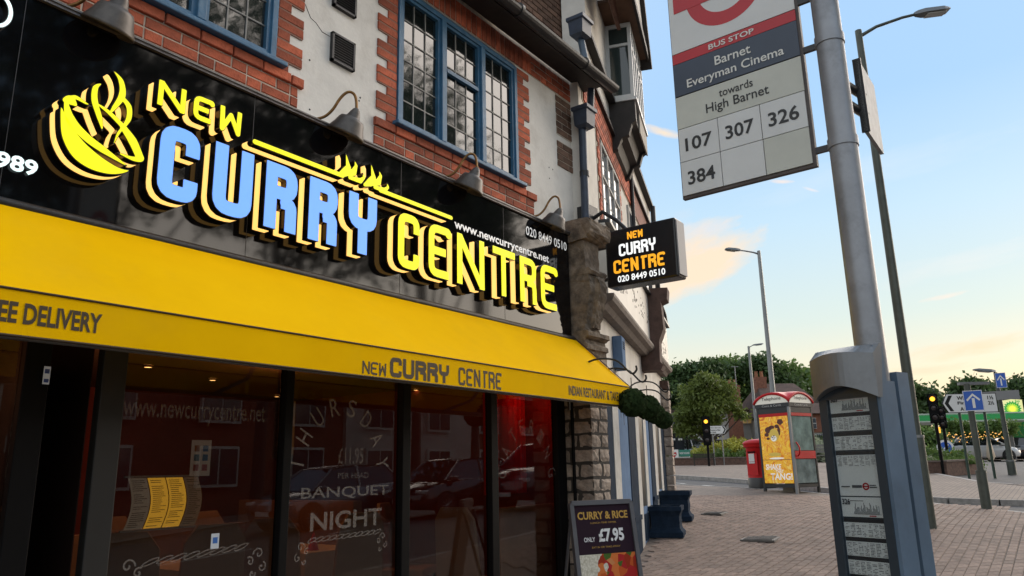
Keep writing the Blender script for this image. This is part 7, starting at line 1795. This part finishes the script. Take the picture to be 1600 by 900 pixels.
hbox(1040,1072,43,1.4,667,3,'wall',bks,sh); hbox(1058,1068,42.9,1.4,645,1.5,'stepped_tower',bks,sh); hbox(1040,1074,42.6,zat(1057,668,42.6),666,3.5,'roof_edge',bks,sh)
for x0,x1 in ((1049,1055),(1060,1066)): a=at(x0,688,42.4); b_=at(x1,686,42.4); MB().obox(a,(b_[0]-a[0],b_[1]-a[1],0),Hx*.05,(0,0,.10)).build('door_plate',signw,sh)
g_=empty('wire_post',tuple(base(1077,42)),0,'dark slender post standing by the shed','post'); q=base(1077,42); MB().tube([tuple(q),(q[0],q[1],zat(1072,632,42))],.06,8).build('shaft',black_m,g_)
rs_=empty('red_brick_building',tuple(base(1400,62)),0,'low red brick building seen between the bus stop and the near lamp','building'); hbox(1392,1426,64,1.4,664,5,'wall',rb2,rs_); hbox(1392,1430,63.5,zat(1410,666,63.5),663,5.5,'flat_roof',white_h,rs_)
hbox(1392,1420,63,1.4,682,1,'white_hoarding',white_h,rs_)
# distant belts of trees closing the horizon
r_=np.random.RandomState(9)
def belt(px0,px1,u,hpx,n,m,lab,seed,leaf):
    r_=np.random.RandomState(seed); q0=base((px0+px1)/2,u); V=[]
    t=empty('distant_trees',tuple(q0)); P=[]
    for i in range(n):
        px=px0+(px1-px0)*r_.rand(); hp=hpx*(.72+.28*math.sin(px*.045+seed)*math.sin(px*.013)+.12*r_.rand()); py=735-hp*r_.rand()**.7; p=at(px,py,u+r_.rand()*8); P.append(p)
    P=np.array(P)-q0; a=r_.normal(size=(n,3)); a/=np.linalg.norm(a,axis=1)[:,None]; b_=np.cross(a,r_.normal(size=(n,3))); b_/=np.linalg.norm(b_,axis=1)[:,None]; s=leaf*r_.uniform(.5,1.2,n)[:,None]
    V=np.stack([P-a*s,P+b_*s*.6,P+a*s,P-b_*s*.6],1).reshape(-1,3); me=bpy.data.meshes.new('distant_trees'); me.from_pydata([tuple(v) for v in V],[],[(4*i,4*i+1,4*i+2,4*i+3) for i in range(n)]); me.materials.append(m)
    bpy.data.objects.remove(t); o_=bpy.data.objects.new('distant_trees',me); o_.location=q0; C.objects.link(o_); tag(o_,lab,'trees',None,'stuff')
belt(1000,1400,110,62,16000,lf_dark,'far dark wood closing the view behind the houses',1,.75)
belt(1370,1800,125,80,16000,lf_dark,'far dark wood behind the petrol station',2,.8)
# ================================================================== across the street (behind the camera): what the glass and the gloss black fascia mirror
op=empty('white_cottage_row',(16,-19,.3),0,'white fronted houses across the road, mirrored faintly in the shop windows','house')
def opp(x0,x1,h,m_,y=-17,nm='wall'): 
    return MB().box((x0,y-8,-.3),(x1,y,h)).build(nm,m_,op)
opp(2,22,5.2,rb2); opp(22,31,5.4,white_h,-16.8); opp(31,46,5.0,rb2)
for x0,x1 in ((2,15),(15,31),(31,46)):
    m=MB(); m.prism([(x0,-16.3,5.3),(x0,-25.7,5.3),(x0,-21,8.6)],(x1-x0,0,0)); m.build('roof',tiledark,op)
for i in range(11):
    x0=3.5+i*3.9
    for z0_,z1_ in ((1.2,2.6),(3.4,4.8)):
        w_o=MB().box((x0,-16.75,z0_),(x0+1.6,-16.6,z1_)).build('window',mat('far white frame',(.6,.6,.57),.6),op)
        for k_ in range(2): MB().box((x0+.08+.76*k_,-16.6,z0_+.1),(x0+.76+.76*k_,-16.57,z1_-.1)).build('pane',winm,w_o)
for i,(x,y,h,r) in enumerate(((15,-13,19,5.2),(22.8,-13.6,18.5,4.0),(8.5,-13,17,4.2),(27.6,-14.4,15,1.9))):
    r_=random.Random(i); lumps=[(r_.uniform(-.5,.5)*r,r_.uniform(-.4,.4)*r,h-r*.8+r_.uniform(-.3,.3)*r,r*.62) for _ in range(5)]+[(r_.uniform(-.7,.7)*r,r_.uniform(-.5,.5)*r,h-r*1.7,r*.5) for _ in range(5)]
    tree(x,y,h,lumps,11000,lf_dark,['broad street tree across the road, mirrored in the middle blue window','tall street tree across the road, mirrored in the leaded panes','large street tree behind the camera, mirrored as darkness in the fascia','smaller street tree across the road, at the edge of the mirrored sky','far left street tree behind the camera'][i],.20,grp='street trees across the road',seed=40+i)
